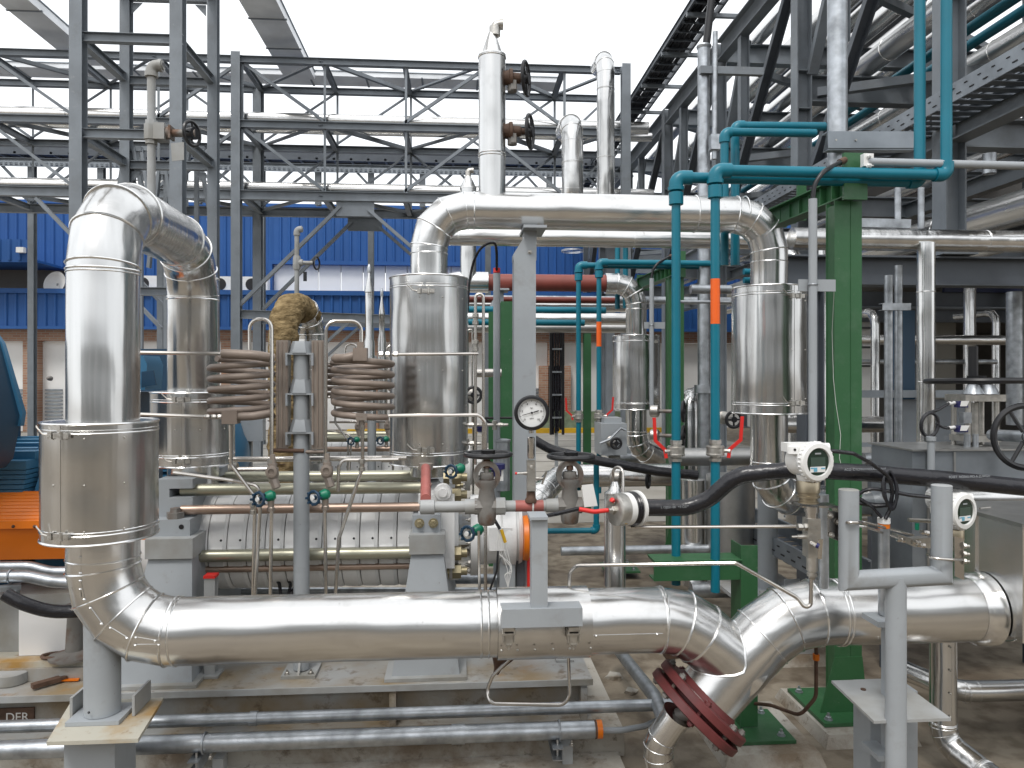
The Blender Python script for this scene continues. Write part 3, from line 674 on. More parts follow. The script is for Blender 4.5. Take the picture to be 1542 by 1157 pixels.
# lateral strainer + right run
l0 = at(1062, 1052, Y0); l1 = at(1172, 922, Y0); zr = at(1300, 921, Y0).z; l1.z = zr
xe = at(1541, 0, 2.74).x - .005
st = thing('strainer_pipe', 'aluminium clad pipe from the dark red flange bending up and running to the right box', 'pipe', (l1.x, Y0, 0))
ptl = rnd([l0, V((l1.x + .02, Y0, zr)), V((xe, Y0, zr))], .30, 2)
m = MB(); b = MB(); rings = m.tube(ptl, R0 + .004, 44)
for i in range(1, len(rings) - 1): b.loop([ptl[i] + (q - ptl[i]) * 1.01 for q in rings[i]], .0042)
for px in (1256, 1262, 1508): b.ring((at(px, 0, Y0).x, Y0, zr), (1, 0, 0), R0 * 1.035, .0042, 44, 5)
m.build('sheath', 'alu_h', st); b.build('bead', 'bead', st)
m = MB(); m.lathe((xe - .075, Y0, zr), (1, 0, 0), [(0, R0 + .005), (.02, R0 + .02), (.075, R0 + .025)], n=40, caps=False); m.build('end_collar', 'alu_p', st)
ld = (l1 - l0).normalized(); ld = (V((l1.x + .02, Y0, zr)) - l0).normalized()
m = MB(); e2d = (e2 - e1).normalized()
# saddle bead where the run meets the strainer body
x_, y_, _ = frame(ld)
jj = e2 - e2d * .0
jp = []
for q in range(28):
    a = 2 * pi * q / 28; xx, yy, _d = frame(e2d); o = (xx * cos(a) + yy * sin(a)) * (R0 + .002)
    P0 = e2 + o - e2d * .5
    # march until on strainer cylinder
    for s in range(120):
        Pq = P0 + e2d * (s * .008); rel = Pq - l0; dist = (rel - ld * rel.dot(ld)).length
        if dist < R0 + .006: break
    jp.append(Pq)
m.loop(jp, .005); m.build('saddle_bead', 'bead', st)
fl = thing('blind_flange', 'dark red bolted blind flange at the low end of the slanted silver pipe', 'flange', l0)
f0 = l0 - ld * .0
part('flange_ring', 'redpaint', fl, lambda m: (m.lathe(f0 - ld * .035, ld, [(0, .205), (.003, .21), (.032, .21), (.036, .205), (.036, .15), (.06, .13)], n=48)))
part('blind_disc', 'redpaint', fl, lambda m: (m.lathe(f0 - ld * .085, ld, [(-.012, .10), (0, .13), (0, .207), (.003, .212), (.032, .212), (.036, .207)], n=48), m.lathe(f0 - ld * .05, ld, [(0, .16), (.016, .16)], n=40)))
xx, yy, _ = frame(ld)
for i in range(8):
    a = 2 * pi * (i + .5) / 8; o = (xx * cos(a) + yy * sin(a)) * .18
    part('bolt', 'rustgrey' if i % 3 else 'redpaint', fl, lambda m: (m.cyl(f0 + o - ld * .105, f0 + o + ld * .02, .009, n=8), m.hexb(f0 + o + ld * .001, ld, .015, .012), m.hexb(f0 + o - ld * .099, ld, .015, .012)))
dr = thing('drain_pipe', 'short clad drain elbow hanging under the dark red flange', 'pipe', at(1010, 1110, 3.0))
m, b = clad(P((1020, 1078, 2.98), (988, 1122, 3.02), (1004, 1200, 3.02)), .060, .12, 2, 28)
m.build('sheath', 'alu_p', dr); b.build('bead', 'bead', dr)
part('nipple', 'rustgrey', dr, lambda m: m.cyl(l0 - ld * .07, at(1020, 1078, 2.98), .028))
part('cap', 'alu_p', dr, lambda m: m.lathe(at(1021, 1076, 2.98), at(1021, 1076, 2.98) - at(990, 1120, 3.02), [(-.01, .066), (.0, .066), (.002, .03)], n=28))
# right-hand insulation box that swallows the run
bxr = thing('insulation_box', 'large sheet metal insulation box at the lower right edge taking the front pipe', 'box', (2.5, 3.1, 0))
part('casing', 'alu_p', bxr, lambda m: m.bx(xe + .005, 3.2, 2.74, 3.2, .70, 1.15))
part('lid', 'alu_dull', bxr, lambda m: m.bx(xe - .015, 3.22, 2.72, 3.22, 1.152, 1.168))
part('seam', 'alu_p', bxr, lambda m: [m.bx(xe - .003, xe + .005, y, y + .012, .70, 1.15) for y in (3.0,)] + [m.bx(xe - .006, xe + .005, 2.73, 2.76, .7, 1.15)])
part('latch', 'cast_inox', bxr, lambda m: (m.bx(2.12, 2.2, 3.0, 3.03, 1.168, 1.185), m.cyl((2.2, 2.98, 1.18), (2.26, 3.0, 1.18), .005)))
for x, y in ((3.1, 3.1), (3.1, 2.85)):
    part('leg', 'steel_dark', bxr, lambda m: m.ib((x, y, 0), (x, y, .70), .08, .08))
# ---- pipe support post at left with rusty plate
p0 = at(157, 965, Y0 + .02); p0.x = x1; pz = at(160, 1092, 2.86).z
ps = thing('pipe_support', 'grey round post carrying the left pipe elbow on a rust stained plate', 'support', (x1, Y0, 0))
part('post', 'greypaint', ps, lambda m: m.cyl((x1 + .005, Y0 - .02, zh + .05), (x1 + .005, Y0 - .02, pz + .02), .064, n=32))
part('slide_plate', 'greypaint', ps, lambda m: m.bx(x1 - .092, x1 + .100, Y0 - .10, Y0 + .06, pz + .003, pz + .018))
part('base_plate', 'rustplate', ps, lambda m: m.prism([at(66, 1113, 2.70), at(206, 1113, 2.70), at(247, 1064, 3.09), at(106, 1064, 3.09)][0:4] and [V((q.x, q.y, pz - .012)) for q in (at(70, 1113, 2.74), at(208, 1113, 2.74), at(246, 1064, 3.08), at(108, 1064, 3.08))], (0, 0, .014)))
part('guide', 'greydirty', ps, lambda m: m.bx(x1 - .110, x1 - .100, Y0 - .03, Y0 + .12, pz + .003, pz + .080))
part('guide', 'greydirty', ps, lambda m: m.bx(x1 + .118, x1 + .128, Y0 - .03, Y0 + .12, pz + .003, pz + .080))
part('column', 'greypaint', ps, lambda m: m.bx(x1 - .09, x1 + .09, Y0 - .11, Y0 + .07, 0, pz - .014))
part('screw', 'black', ps, lambda m: screws(m, [V((x1 - .01, Y0 - .093, pz + .05))], (0, -1, 0), .005))
# ---- clamp/bracket on the run under the gauge
cb = thing('pipe_bracket', 'light grey inverted T bracket clamped on the front pipe below the gauge', 'bracket', at(812, 930, Y0))
Yf = Y0 - .155
part('stem', 'greypaint', cb, lambda m: (m.bx(at(799, 0, Yf).x, at(823, 0, Yf).x, Y0 - .19, Y0 - .13, at(812, 912, Yf).z, at(812, 778, Yf).z)))
part('stem_lip', 'greypaint', cb, lambda m: m.bx(at(796, 0, Yf).x, at(823, 0, Yf).x, Y0 - .21, Y0 - .09, at(812, 779, Yf).z, at(812, 775, Yf).z))
part('cross_piece', 'greypaint', cb, lambda m: m.bx(at(754, 0, Yf).x, at(874, 0, Yf).x, Y0 - .205, Y0 - .12, at(812, 938, Yf).z, at(812, 911, Yf).z))
part('band_sheet', 'alu_h', cb, lambda m: m.lathe(V((at(748, 0, Y0).x, Y0, zh)), (1, 0, 0), [(0, R0 + .012), (at(884, 0, Y0).x - at(748, 0, Y0).x, R0 + .012)], n=44, caps=False))
part('screws', 'cast_inox', cb, lambda m: screws(m, [V((at(q, 0, Y0).x, Y0 - .143, zh - .055)) for q in (752, 775, 800, 826, 850, 880)], (0, -1, -.2), .005))
for px in (766, 863):
    c = at(px, 948, Y0 - .17)
    part('clamp', 'cast_inox', cb, lambda m: (m.box(c + V((0, 0, .008)), (.040, .05, .016)), m.box(c + V((0, 0.0, -.012)), (.05, .045, .008)), m.box(c + V((0, 0, -.035)), (.03, .03, .04)), m.bolt(c + V((0, -.005, -.05)), (0, 0, -1), .011), m.box(c + V((.02, 0, -.02)), (.006, .04, .05)), m.box(c + V((-.02, 0, -.02)), (.006, .04, .05))))
# ---- galvanised conduits in front of the skid
g = 'galvanised conduits along the skid'
t = thing('conduit', 'upper thinner galvanised conduit running along the front of the skid', 'conduit', at(500, 1078, 3.28), g)
za, zb = at(0, 1095, 3.28).z, at(990, 1057, 3.28).z
part('tube', 'galv', t, lambda m: m.tube([(-3.2, 3.28, za), (at(1012, 0, 3.28).x, 3.28, za + .002)], .026, 16))
[part('coupling', 'galv', t, lambda m: m.cyl((at(px, 0, 3.28).x, 3.28, za + .001), (at(px + 12, 0, 3.28).x, 3.28, za + .001), .030)) for px in (376, 990)]
t = thing('conduit', 'lower thicker galvanised conduit with orange capped end in front of the skid', 'conduit', at(500, 1105, 3.2), g)
zc = at(0, 1130, 3.2).z; xend = at(905, 0, 3.2).x
part('tube', 'galv', t, lambda m: m.tube([(-3.2, 3.2, zc), (xend - .02, 3.2, zc)], .037, 20))
part('end_cap', 'orange', t, lambda m: m.cyl((xend - .02, 3.2, zc), (xend + .003, 3.2, zc), .0385, n=20))
part('cap_ring', 'rust', t, lambda m: m.cyl((xend - .03, 3.2, zc), (xend - .021, 3.2, zc), .039, n=20))
part('coupling', 'galv', t, lambda m: m.cyl((at(680, 0, 3.2).x, 3.2, zc), (at(700, 0, 3.2).x, 3.2, zc), .041, n=20))
for px in (308, 842):
    x = at(px, 0, 3.2).x
    part('u_clamp', 'galv', t, lambda m: (m.ring((x, 3.2, zc), (1, 0, 0), .041, .0045, 24, 6)))
for px, lb in ((312, 'small steel bracket under the left part of the lower conduit'), (848, 'small steel bracket under the right end of the lower conduit')):
    x = at(px, 0, 3.2).x
    k = thing('conduit_bracket', lb, 'bracket', (x, 3.2, 0), 'brackets under the lower conduit')
    part('channel', 'galv', k, lambda m: m.ch((x - .01, 3.12, zc - .065), (x - .01, 3.36, zc - .065), .05, .045))
    part('leg', 'greydirty', k, lambda m: m.bx(x + .005, x + .05, 3.25, 3.31, 0, zc - .095))
    part('bolt', 'cast_inox', k, lambda m: (m.bolt((x + .03, 3.15, zc - .04), (0, 0, 1), .009), m.cyl((x - .03, 3.16, zc - .02), (x - .03, 3.16, zc - .11), .005, n=6)))
t = MB(); t.tube(P((906, 1100, 3.2), (935, 1100, 3.2), (970, 1094, 3.25), (990, 1085, 3.3), (1000, 1068, 3.36), (985, 1040, 3.42)), .013, 10, R=.1, k=4)
solo(t, 'flexible_conduit', 'greypaint', 'grey flexible conduit leaving the orange capped conduit end', 'conduit')
# bent stainless instrument tubes near the pipe
def tubing(label, pts, r=.006, mt='inox', R=.03, name='instrument_tube', cat='tube', group='thin bent steel instrument tubes', k=5, n=8):
    m = MB(); m.tube(P(*pts), r, n, R=R, k=k); return solo(m, name, mt, label, cat, group)
tubing('thin bent tube hooking under the front pipe beside the brown fitting', ((768, 992, 3.15), (742, 1018, 3.15), (733, 1040, 3.15), (738, 1060, 3.12), (848, 1062, 3.12), (858, 1050, 3.12), (856, 990, 3.14)), r=.0075, R=.05)
m = MB(); c = at(762, 985, 3.2); m.lathe(c + V((0, 0, .04)), (-.35, 0, -1), [(0, .055), (.05, .052), (.085, .03), (.11, .016), (.13, .013)], n=18)
solo(m, 'drain_fitting', 'rust', 'dark rusty bell fitting under the front pipe', 'fitting')
tubing('long bare tube rising from the front pipe and slanting down to the left transmitter', ((857, 893, 3.02), (858, 862, 3.02), (868, 852, 3.0), (1108, 848, 2.78), (1200, 900, 2.72), (1212, 915, 2.70), (1221, 912, 2.70), (1222, 870, 2.70)), r=.0075, R=.03)
tubing('straight horizontal tube feeding the side of the left transmitter', ((950, 794, 2.9), (1210, 793, 2.70)), r=.0065)
# ================= PUMP TRAIN (front row; copied for the row behind) =================
TRAIN = []   # (object, label for the copy)
def tt(o, lb): TRAIN.append((o, lb)); return o
SKZ = .315; SKY = 3.43; PLZ = .115
sk = tt(thing('pump_skid', 'grey dirty steel skid under the front pump on a concrete plinth', 'skid', (-1.3, 4.0, 0)), 'grey steel skid under the pump of the row behind')
sx0, sx1 = -4.2, at(893, 0, SKY).x
part('top_plate', 'skid', sk, lambda m: m.bx(sx0, sx1, SKY, 4.85, SKZ - .018, SKZ))
part('web', 'skid', sk, lambda m: (m.bx(sx0, sx1 - .02, SKY + .08, SKY + .09, PLZ + .01, SKZ - .018), m.bx(sx1 - .03, sx1 - .02, SKY + .08, 4.8, PLZ + .01, SKZ - .018)))
part('bottom_flange', 'skid', sk, lambda m: m.bx(sx0, sx1, SKY + .01, SKY + .17, PLZ, PLZ + .012))
for px in (591, 150, 880):
    x = at(px, 0, SKY).x
    part('stiffener', 'skid', sk, lambda m: (m.bx(x - .015, x + .015, SKY + .005, SKY + .08, PLZ + .012, SKZ - .018)))
x = at(845, 0, 3.5).x
part('edge_trim', 'greydirty', sk, lambda m: m.bx(sx0, sx1, SKY - .004, SKY + .004, SKZ - .022, SKZ + .006))
pl = tt(thing('plinth', 'stained concrete plinth in front of and under the front skid', 'plinth', (-1.3, 4.0, 0)), 'concrete plinth under the skid of the row behind')
part('block', 'concrete', pl, lambda m: m.bx(sx0 - .2, sx1 + .13, 3.345, 5.0, -.02, PLZ))
part('step', 'concrete', pl, lambda m: m.bx(sx0 - .2, sx1 + .10, 3.10, 3.343, -.02, .022))
# name plate frame with white characters on skid (left edge)
def text(s, p, size, mt, par, rx=90, rz=0, name='lettering', ext=.0004, align='CENTER'):
    cu = bpy.data.curves.new(name, 'FONT'); cu.body = s; cu.size = size; cu.extrude = ext; cu.align_x = align; cu.align_y = 'CENTER'
    o = bpy.data.objects.new(name, cu); S.collection.objects.link(o)
    dg = bpy.context.evaluated_depsgraph_get(); me = bpy.data.meshes.new_from_object(o.evaluated_get(dg)); bpy.data.objects.remove(o)
    o = bpy.data.objects.new(name, me); S.collection.objects.link(o); me.materials.clear(); me.materials.append(MATS[mt])
    o.data.transform(Matrix.Rotation(radians(rz), 4, 'Z') @ Matrix.Rotation(radians(rx), 4, 'X'))
    org = V((0, 0, 0)); q = par
    while q is not None: org += q.location; q = q.parent
    o.data.transform(Matrix.Translation(V(p) - org)); o.parent = par
    return o
q = at(20, 1076, SKY + .075)
npl = part('name_plate', 'rust', sk, lambda m: m.bx(q.x - .16, at(51, 0, SKY + .07).x, SKY + .07, SKY + .079, q.z - .045, q.z + .03))
text('DER', V((q.x + .02, SKY + .069, q.z - .012)), .055, 'plasticwhite', npl)
TRN_PLATE = npl
# ---- pump
xl, xr = at(283, 0, 3.78).x, at(625, 0, 3.78).x
AY = 4.03; AZ = .875; PR = .255
pu = tt(thing('multistage_pump', 'silver multistage pump with stacked ring casings and long tie rods, front row', 'pump', ((xl + xr) / 2, AY, 0)), 'silver multistage pump with tie rods in the row behind')
nst = 12; w_ = (xr - xl) / nst
for i in range(nst):
    x = xl + i * w_
    o = part('stage_casing', 'casting', pu, lambda m: m.lathe((x + .002, AY, AZ), (1, 0, 0), [(0, PR - .02), (.0012, PR - .004), (.004, PR), (w_ - .02, PR + .002), (w_ - .016, PR - .001), (w_ - .006, PR - .002), (w_ - .0035, PR - .004), (w_ - .003, PR - .02)], n=48))
    part('lug', 'casting', o, lambda m: m.box((x + w_ * .45, AY - PR - .004, AZ - .004), (w_ * .72, .018, .022)))
    part('plug', 'black', o, lambda m: m.lathe((x + w_ * .72, AY - PR + .004, AZ + .045), (0, -1, .2), [(0, .006), (.003, .006)], n=10))
rods = [(738, 3.80, .030, 'olive_rod'), (768, 3.735, .024, 'copper_rod'), (838, 3.735, .030, 'olive_rod'), (858, 3.80, .018, 'copper_rod')]
for y, Y, r, mt in rods:
    a = at(283, y, Y); bq = at(640, 0, Y)
    part('tie_rod', mt, pu, lambda m: m.cyl((a.x - .03, Y, a.z), (bq.x, Y, a.z), r, n=16))
    # mirrored rods on the back side
    part('tie_rod', mt, pu, lambda m: m.cyl((a.x - .03, 2 * AY - Y, a.z), (bq.x, 2 * AY - Y, a.z), r, n=12))
a = at(283, 731, 3.95)
part('thin_line', 'copper_rod', pu, lambda m: m.cyl((a.x, 3.9, a.z), (at(650, 0, 3.9).x, 3.9, a.z), .008, n=8))
# suction casing (left)
xs0, xs1 = at(236, 0, 3.74).x, at(290, 0, 3.74).x
def f(m):
    zt_, zs0, zs1, zb_ = at(265, 722, 3.74).z, at(265, 736, 3.74).z, at(265, 749, 3.74).z, at(265, 800, 3.74).z
    m.bx(xs0, xs1, 3.74, 4.3, zs1, zb_); m.bx(xs0, xs1, 3.74, 4.3, zs0, zt_); m.bx(xs0, xs0 + .06, 3.74, 4.3, zs0, zs1)
part('suction_casing', 'greypaint', pu, f)
part('suction_body', 'casting', pu, lambda m: m.lathe((xl - .30, AY, AZ), (1, 0, 0), [(0, .17), (.02, .2), (.08, .235), (.16, .285), (.295, .29)], n=40))
part('suction_nozzle', 'rustgrey', pu, lambda m: m.cyl((x1 - .04, AY, AZ + .15), (x1 - .04, AY, .99 + .26), .10, n=24))
# feet
for (pa, pb, ya, yb2) in ((214, 286, 783, 812), (621, 663, 776, 806)):
    xa, xb = at(pa, 0, 3.66).x, at(pb, 0, 3.66).x; za_, zb_ = at((pa + pb) / 2, ya, 3.66).z, at((pa + pb) / 2, yb2, 3.66).z
    ft = part('foot', 'greypaint', pu, lambda m: m.bx(xa, xb, 3.66, 3.9, zb_ + .004, za_))
    part('shim', 'orange', ft, lambda m: m.bx(xa - .005, xb + .01, 3.65, 3.9, zb_, zb_ + .004))
    for t_ in (.25, .75):
        if pa > 300: part('bolt', 'brass', ft, lambda m: m.bolt((xa + (xb - xa) * t_, 3.66, (za_ + zb_) / 2 + .01), (0, -1, 0), .018))
    if pa < 300:
        part('bolt', 'rustgrey', ft, lambda m: (m.lathe((xa + .14, 3.70, za_), (0, 0, 1), [(0, .042), (.03, .042), (.03, .026), (.05, .024)], n=6)))
        part('plug', 'black', ft, lambda m: m.lathe((xb - .04, 3.661, za_ - .035), (0, -1, 0), [(0, .012), (.003, .012)], n=12))
# discharge casing and bearing side (right)
xd = xr
part('discharge_casing', 'casting', pu, lambda m: (m.lathe((xd, AY, AZ), (1, 0, 0), [(0, .30), (.11, .305), (.13, .27), (.135, .24), (.22, .235)], n=40), m.bx(xd + .02, xd + .2, AY - .31, AY + .1, AZ - .10, AZ + .27)))
part('drain_boss', 'casting', pu, lambda m: m.lathe((at(667, 0, 3.7).x, AY - .31, at(667, 741, 3.72).z), (0, -1, 0), [(0, .045), (.02, .04), (.02, .024), (.035, .022)], n=16))
for py in (719, 745, 833, 860):
    c = at(690, py, 3.78)
    part('tie_nut', 'brass', pu, lambda m: (m.lathe(c - V((.03, 0, 0)), (1, 0, 0), [(0, .038), (.045, .038)], n=6), m.cyl(c, c + V((.045, 0, 0)), .022), m.lathe(c - V((.075, 0, 0)), (1, 0, 0), [(0, .042), (.03, .042)], n=6)))
part('end_flange', 'casting', pu, lambda m: m.lathe((at(708, 0, AY).x, AY, AZ), (1, 0, 0), [(0, .215), (.045, .215), (.05, .16), (.16, .15), (.17, .175), (.2, .18), (.24, .175)], n=40))
part('bearing_housing', 'casting', pu, lambda m: (m.lathe((at(765, 0, AY).x, AY, AZ), (1, 0, 0), [(0, .14), (.05, .15), (.05, .165), (.07, .155), (.075, .10)], n=36), m.bx(at(735, 0, AY).x, at(768, 0, AY).x, AY - .17, AY - .05, AZ - .05, AZ + .07)))
part('cooling_fins', 'casting', pu, lambda m: [m.box(V((at(778, 0, AY).x, AY, AZ)) + V((0, -cos(a) * .12, sin(a) * .12)), (.05, .012, .012)) for a in [k * .26 - 1.5 for k in range(13)]])
part('coupling_disc', 'orange', pu, lambda m: m.lathe((at(787, 0, AY - .1).x, AY - .1, AZ), (1, 0, 0), [(0, .06), (0, .115), (.025, .12), (.035, .10), (.035, .03)], n=32))
part('seal_pot', 'plasticwhite', pu, lambda m: m.bx(at(741, 0, AY - .2).x, at(757, 0, AY - .2).x, AY - .26, AY - .18, at(748, 722, AY - .2).z, at(748, 700, AY - .2).z))
part('breather', 'navy', pu, lambda m: m.lathe(at(748, 712, AY - .24), (0, 0, 1), [(-.03, .012), (-.02, .012), (-.015, .03), (.015, .03), (.02, .044), (.045, .044)], n=20))
def f(m):
    for k in range(10): m.bolt(V((at(708, 0, AY).x - .001, AY, AZ)) + V((0, -cos(k * .628) * .19, sin(k * .628) * .19)), (-1, 0, 0), .012)
part('flange_bolts', 'cast_inox', pu, f)
# pedestals
for (n_, pa, pb, pc, pd, lb, lb2) in ((0, 218, 290, 184, 300, 'tapered grey pedestal under the suction end of the front pump', 'tapered grey pedestal under the suction end of the pump behind'), (1, 616, 670, 592, 693, 'tapered grey pedestal under the discharge end of the front pump', 'tapered grey pedestal under the discharge end of the pump behind')):
    Yp = 3.60; k = tt(thing('pedestal', lb, 'pedestal', at((pa + pb) / 2, 1030, Yp), 'tapered grey pump pedestals'), lb2)
    zt_, zs_ = at((pa + pb) / 2, 812 if n_ == 0 else 806, Yp).z, at((pa + pb) / 2, 842 if n_ == 0 else 835, Yp).z
    part('top_block', 'greydirty', k, lambda m: m.bx(at(pa, 0, Yp).x, at(pb, 0, Yp).x, Yp, 4.42, zs_, zt_))
    xa, xb, xc_, xd_ = at(pa + 3, 0, Yp).x, at(pb - 3, 0, Yp).x, at(pc, 0, Yp).x, at(pd, 0, Yp).x
    part('body', 'greypaint', k, lambda m: m.add([(xc_, 3.50, SKZ), (xd_, 3.50, SKZ), (xd_, 4.55, SKZ), (xc_, 4.55, SKZ), (xa, 3.62, zs_), (xb, 3.62, zs_), (xb, 4.4, zs_), (xa, 4.4, zs_)], [(3, 2, 1, 0), (4, 5, 6, 7), (0, 1, 5, 4), (1, 2, 6, 5), (2, 3, 7, 6), (3, 0, 4, 7)]))
    part('weld_rim', 'greydirty', k, lambda m: m.bx(xc_ - .03, xd_ + .03, 3.47, 4.58, SKZ + .001, SKZ + .016))
# ---- motor + coupling guard (left)
mo = tt(thing('electric_motor', 'big blue finned electric motor with a square terminal box at the left edge', 'motor', (-3.1, AY, 0)), 'blue electric motor with terminal box of the pump behind')
mxr = at(66, 0, 4.0).x; AY0 = AY; AY = 4.33
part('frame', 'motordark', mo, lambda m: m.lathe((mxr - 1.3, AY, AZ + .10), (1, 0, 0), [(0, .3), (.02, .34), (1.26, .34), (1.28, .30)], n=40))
def f(m):
    for k in range(26):
        a = -1.15 + k * .17 * .78
        if .45 < a < .95: continue
        c = V((mxr - .68, AY - cos(a) * .375, AZ + .10 + sin(a) * .375)); R_ = Matrix.Rotation(-a, 3, 'X')
        m.box(c, (1.15, .10, .014), M=R_)
part('fins', 'motorblue', mo, f)
part('side_panel', 'motorblue', mo, lambda m: [m.bx(mxr - 1.2, mxr - .06, AY - .41 + k * .008, AY - .2, AZ + .265 + k * .024, AZ + .285 + k * .024) for k in range(5)] + [m.bx(mxr - 1.2, mxr - .06, AY - .38, AY - .1, AZ + .385, AZ + .43), m.bx(mxr - 1.2, mxr - .06, AY - .30, AY + .3, AZ + .42, AZ + .47)])
part('end_shield', 'motorblue', mo, lambda m: m.lathe((mxr - .03, AY, AZ + .10), (1, 0, 0), [(0, .40), (.04, .40), (.07, .36), (.12, .2), (.16, .12)], n=40))
for dy in (-.33, .33): part('foot', 'motordark', mo, lambda m: m.bx(mxr - 1.1, mxr - .1, AY + dy - .09, AY + dy + .09, SKZ + .16, AZ - .12))
Yt = 3.80
tpo = [at(-140, 500, Yt), at(-6, 500, Yt), at(4, 517, Yt), at(33, 625, Yt), at(20, 690, Yt), at(8, 704, Yt), at(-140, 704, Yt)]
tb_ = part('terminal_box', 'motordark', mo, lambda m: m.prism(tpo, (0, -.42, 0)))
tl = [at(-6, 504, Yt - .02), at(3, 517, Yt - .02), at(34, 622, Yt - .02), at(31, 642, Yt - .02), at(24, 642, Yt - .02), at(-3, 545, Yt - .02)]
part('lit_edge', 'motorblue', tb_, lambda m: m.prism(tl, (0, .03, 0)))  # lighter blue strip paints the slightly lit side face of the box
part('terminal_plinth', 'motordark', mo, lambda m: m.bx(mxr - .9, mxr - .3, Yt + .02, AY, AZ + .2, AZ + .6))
AY = AY0
m = MB(); c = at(92, 600, AY - .1)
t_ = tt(thing('control_box', 'flat grey enclosure standing behind the tall left riser', 'enclosure', (c.x, AY, SKZ)), 'flat grey enclosure beside the motor behind')
part('door', 'greypaint', t_, lambda m: m.bx(at(69, 0, AY).x, at(150, 0, AY).x, AY + .35, AY + .45, at(90, 735, AY + .35).z, at(90, 562, AY + .35).z))
part('stand', 'greydirty', t_, lambda m: m.bx(at(90, 0, AY).x, at(110, 0, AY).x, AY + .45, AY + .5, SKZ, at(90, 700, AY).z))
part('knob', 'rustgrey', t_, lambda m: m.lathe(at(76, 570, AY + .35), (0, -1, 0), [(0, .015), (.02, .012), (.03, .005)], n=12))
# coupling guard, perforated orange
cg = tt(thing('coupling_guard', 'orange coupling guard with a perforated top beside the blue motor', 'guard', (at(60, 0, AY).x, AY, SKZ)), 'orange coupling guard of the pump behind')
gx0, gx1 = at(-160, 0, 3.75).x, at(112, 0, 3.75).x
zg0, zg1, zg2 = at(50, 844, 3.7).z, at(50, 790, 3.66).z, at(50, 745, 3.9).z
part('skirt', 'orange', cg, lambda m: m.prism([V((gx0, 3.72, zg0)), V((gx0, 3.66, zg1)), V((gx0, 3.68, zg1 + .01)), V((gx0, 3.95, zg2 - .03)), V((gx0, 4.36, zg1)), V((gx0, 4.33, zg0))], (gx1 - gx0, 0, 0)))
def f(m):  # mesh top: real holes as a lattice of strips
    n = 44; rows = 9
    pa, pb = V((0, 3.655, zg1 + .005)), V((0, 3.93, zg2 + .005)); nn_ = V((0, -(pb.z - pa.z), pb.y - pa.y)).normalized() * .006
    for i in range(rows + 1):
        c = pa.lerp(pb, i / rows) + nn_; m.bar(V((gx0, c.y, c.z)), V((gx1, c.y, c.z)), .014, .004)
    for i in range(rows):
        for j in range(n * 2):
            x = gx0 + (gx1 - gx0) * (j + (.5 if i % 2 else 0)) / (n * 2)
            a = pa.lerp(pb, i / rows) + nn_; b_ = pa.lerp(pb, (i + 1) / rows) + nn_
            m.bar(V((x, a.y, a.z)), V((x, b_.y, b_.z)), .010, .004, up=(0, -1, 1))
part('perforated_sheet', 'orange', cg, f)
part('flange_strip', 'orange', cg, lambda m: m.bx(gx0, gx1, 3.64, 3.66, zg1 - .015, zg1 + .02))
part('screws', 'rust', cg, lambda m: screws(m, [at(px, 793, 3.64) for px in (20, 52, 84)], (0, -1, 0), .008))
# ---- discharge line
DX = at(646, 0, Yb).x; DZ = at(700, 317, Yb).z; DX2 = at(1158, 0, Yb).x; R1 = .0995
dl = thing('discharge_pipe', 'aluminium clad discharge pipe crossing at mid height between the two tall joint covers', 'pipe', (DX, Yb, 0))
zlow = at(1158, 738, Yb).z
ptd = rnd([V((DX, Yb, 1.2)), V((DX, Yb, DZ)), V((DX2, Yb, DZ)), V((DX2, Yb, zlow - .02)), V((DX2 + .5, Yb + .25, zlow - .13)), ], .20, 3)
m = MB(); b = MB(); rings = m.tube(ptd[:8], R1, 40)
for i in range(1, 8): b.loop([ptd[i] + (q - ptd[i]) * 1.01 for q in rings[i]], .0036)
for px in (714, 1046, 1120): b.ring((at(px, 0, Yb).x, Yb, DZ), (1, 0, 0), R1 * 1.01, .0036, 36, 5)
m.build('crossover_sheath', 'alu_h', dl)
m = MB(); rings = m.tube(ptd[7:], R1 + .0008, 40)
for i in range(1, len(rings) - 1): b.loop([ptd[7 + i] + (q - ptd[7 + i]) * 1.01 for q in rings[i]], .0036)
for (xx_, py) in ((DX, 383), (DX2, 390), (DX2, 700)): b.ring((xx_, Yb, at(645, py, Yb).z), (0, 0, 1), R1 * 1.01, .0036, 36, 5)
m.build('down_leg_sheath', 'alu_v', dl); b.build('bead', 'bead', dl)
m = MB(); m.tube([V((DX, Yb, 1.2)), V((DX, Yb, DZ - .21))], R1 + .0012, 40); m.build('riser_sheath', 'alu_v', dl)
muff(dl, (DX, Yb, at(646, 697, Yb).z), (DX, Yb, at(646, 420, Yb).z), .210, seam_ang=-94, inset=.06)
muff(dl, (DX2, Yb, at(1155, 622, Yb).z), (DX2, Yb, at(1155, 434, Yb).z), .202, seam_ang=-72, inset=.07)
m = MB(); yv = V((at(1225, 0, 4.28).x, 4.28, at(1365, 757, 4.28).z)); m.tube([yv, V((2.9, 4.3, yv.z))], .08, 24)
m.build('far_run_sheath', 'alu_h', dl)
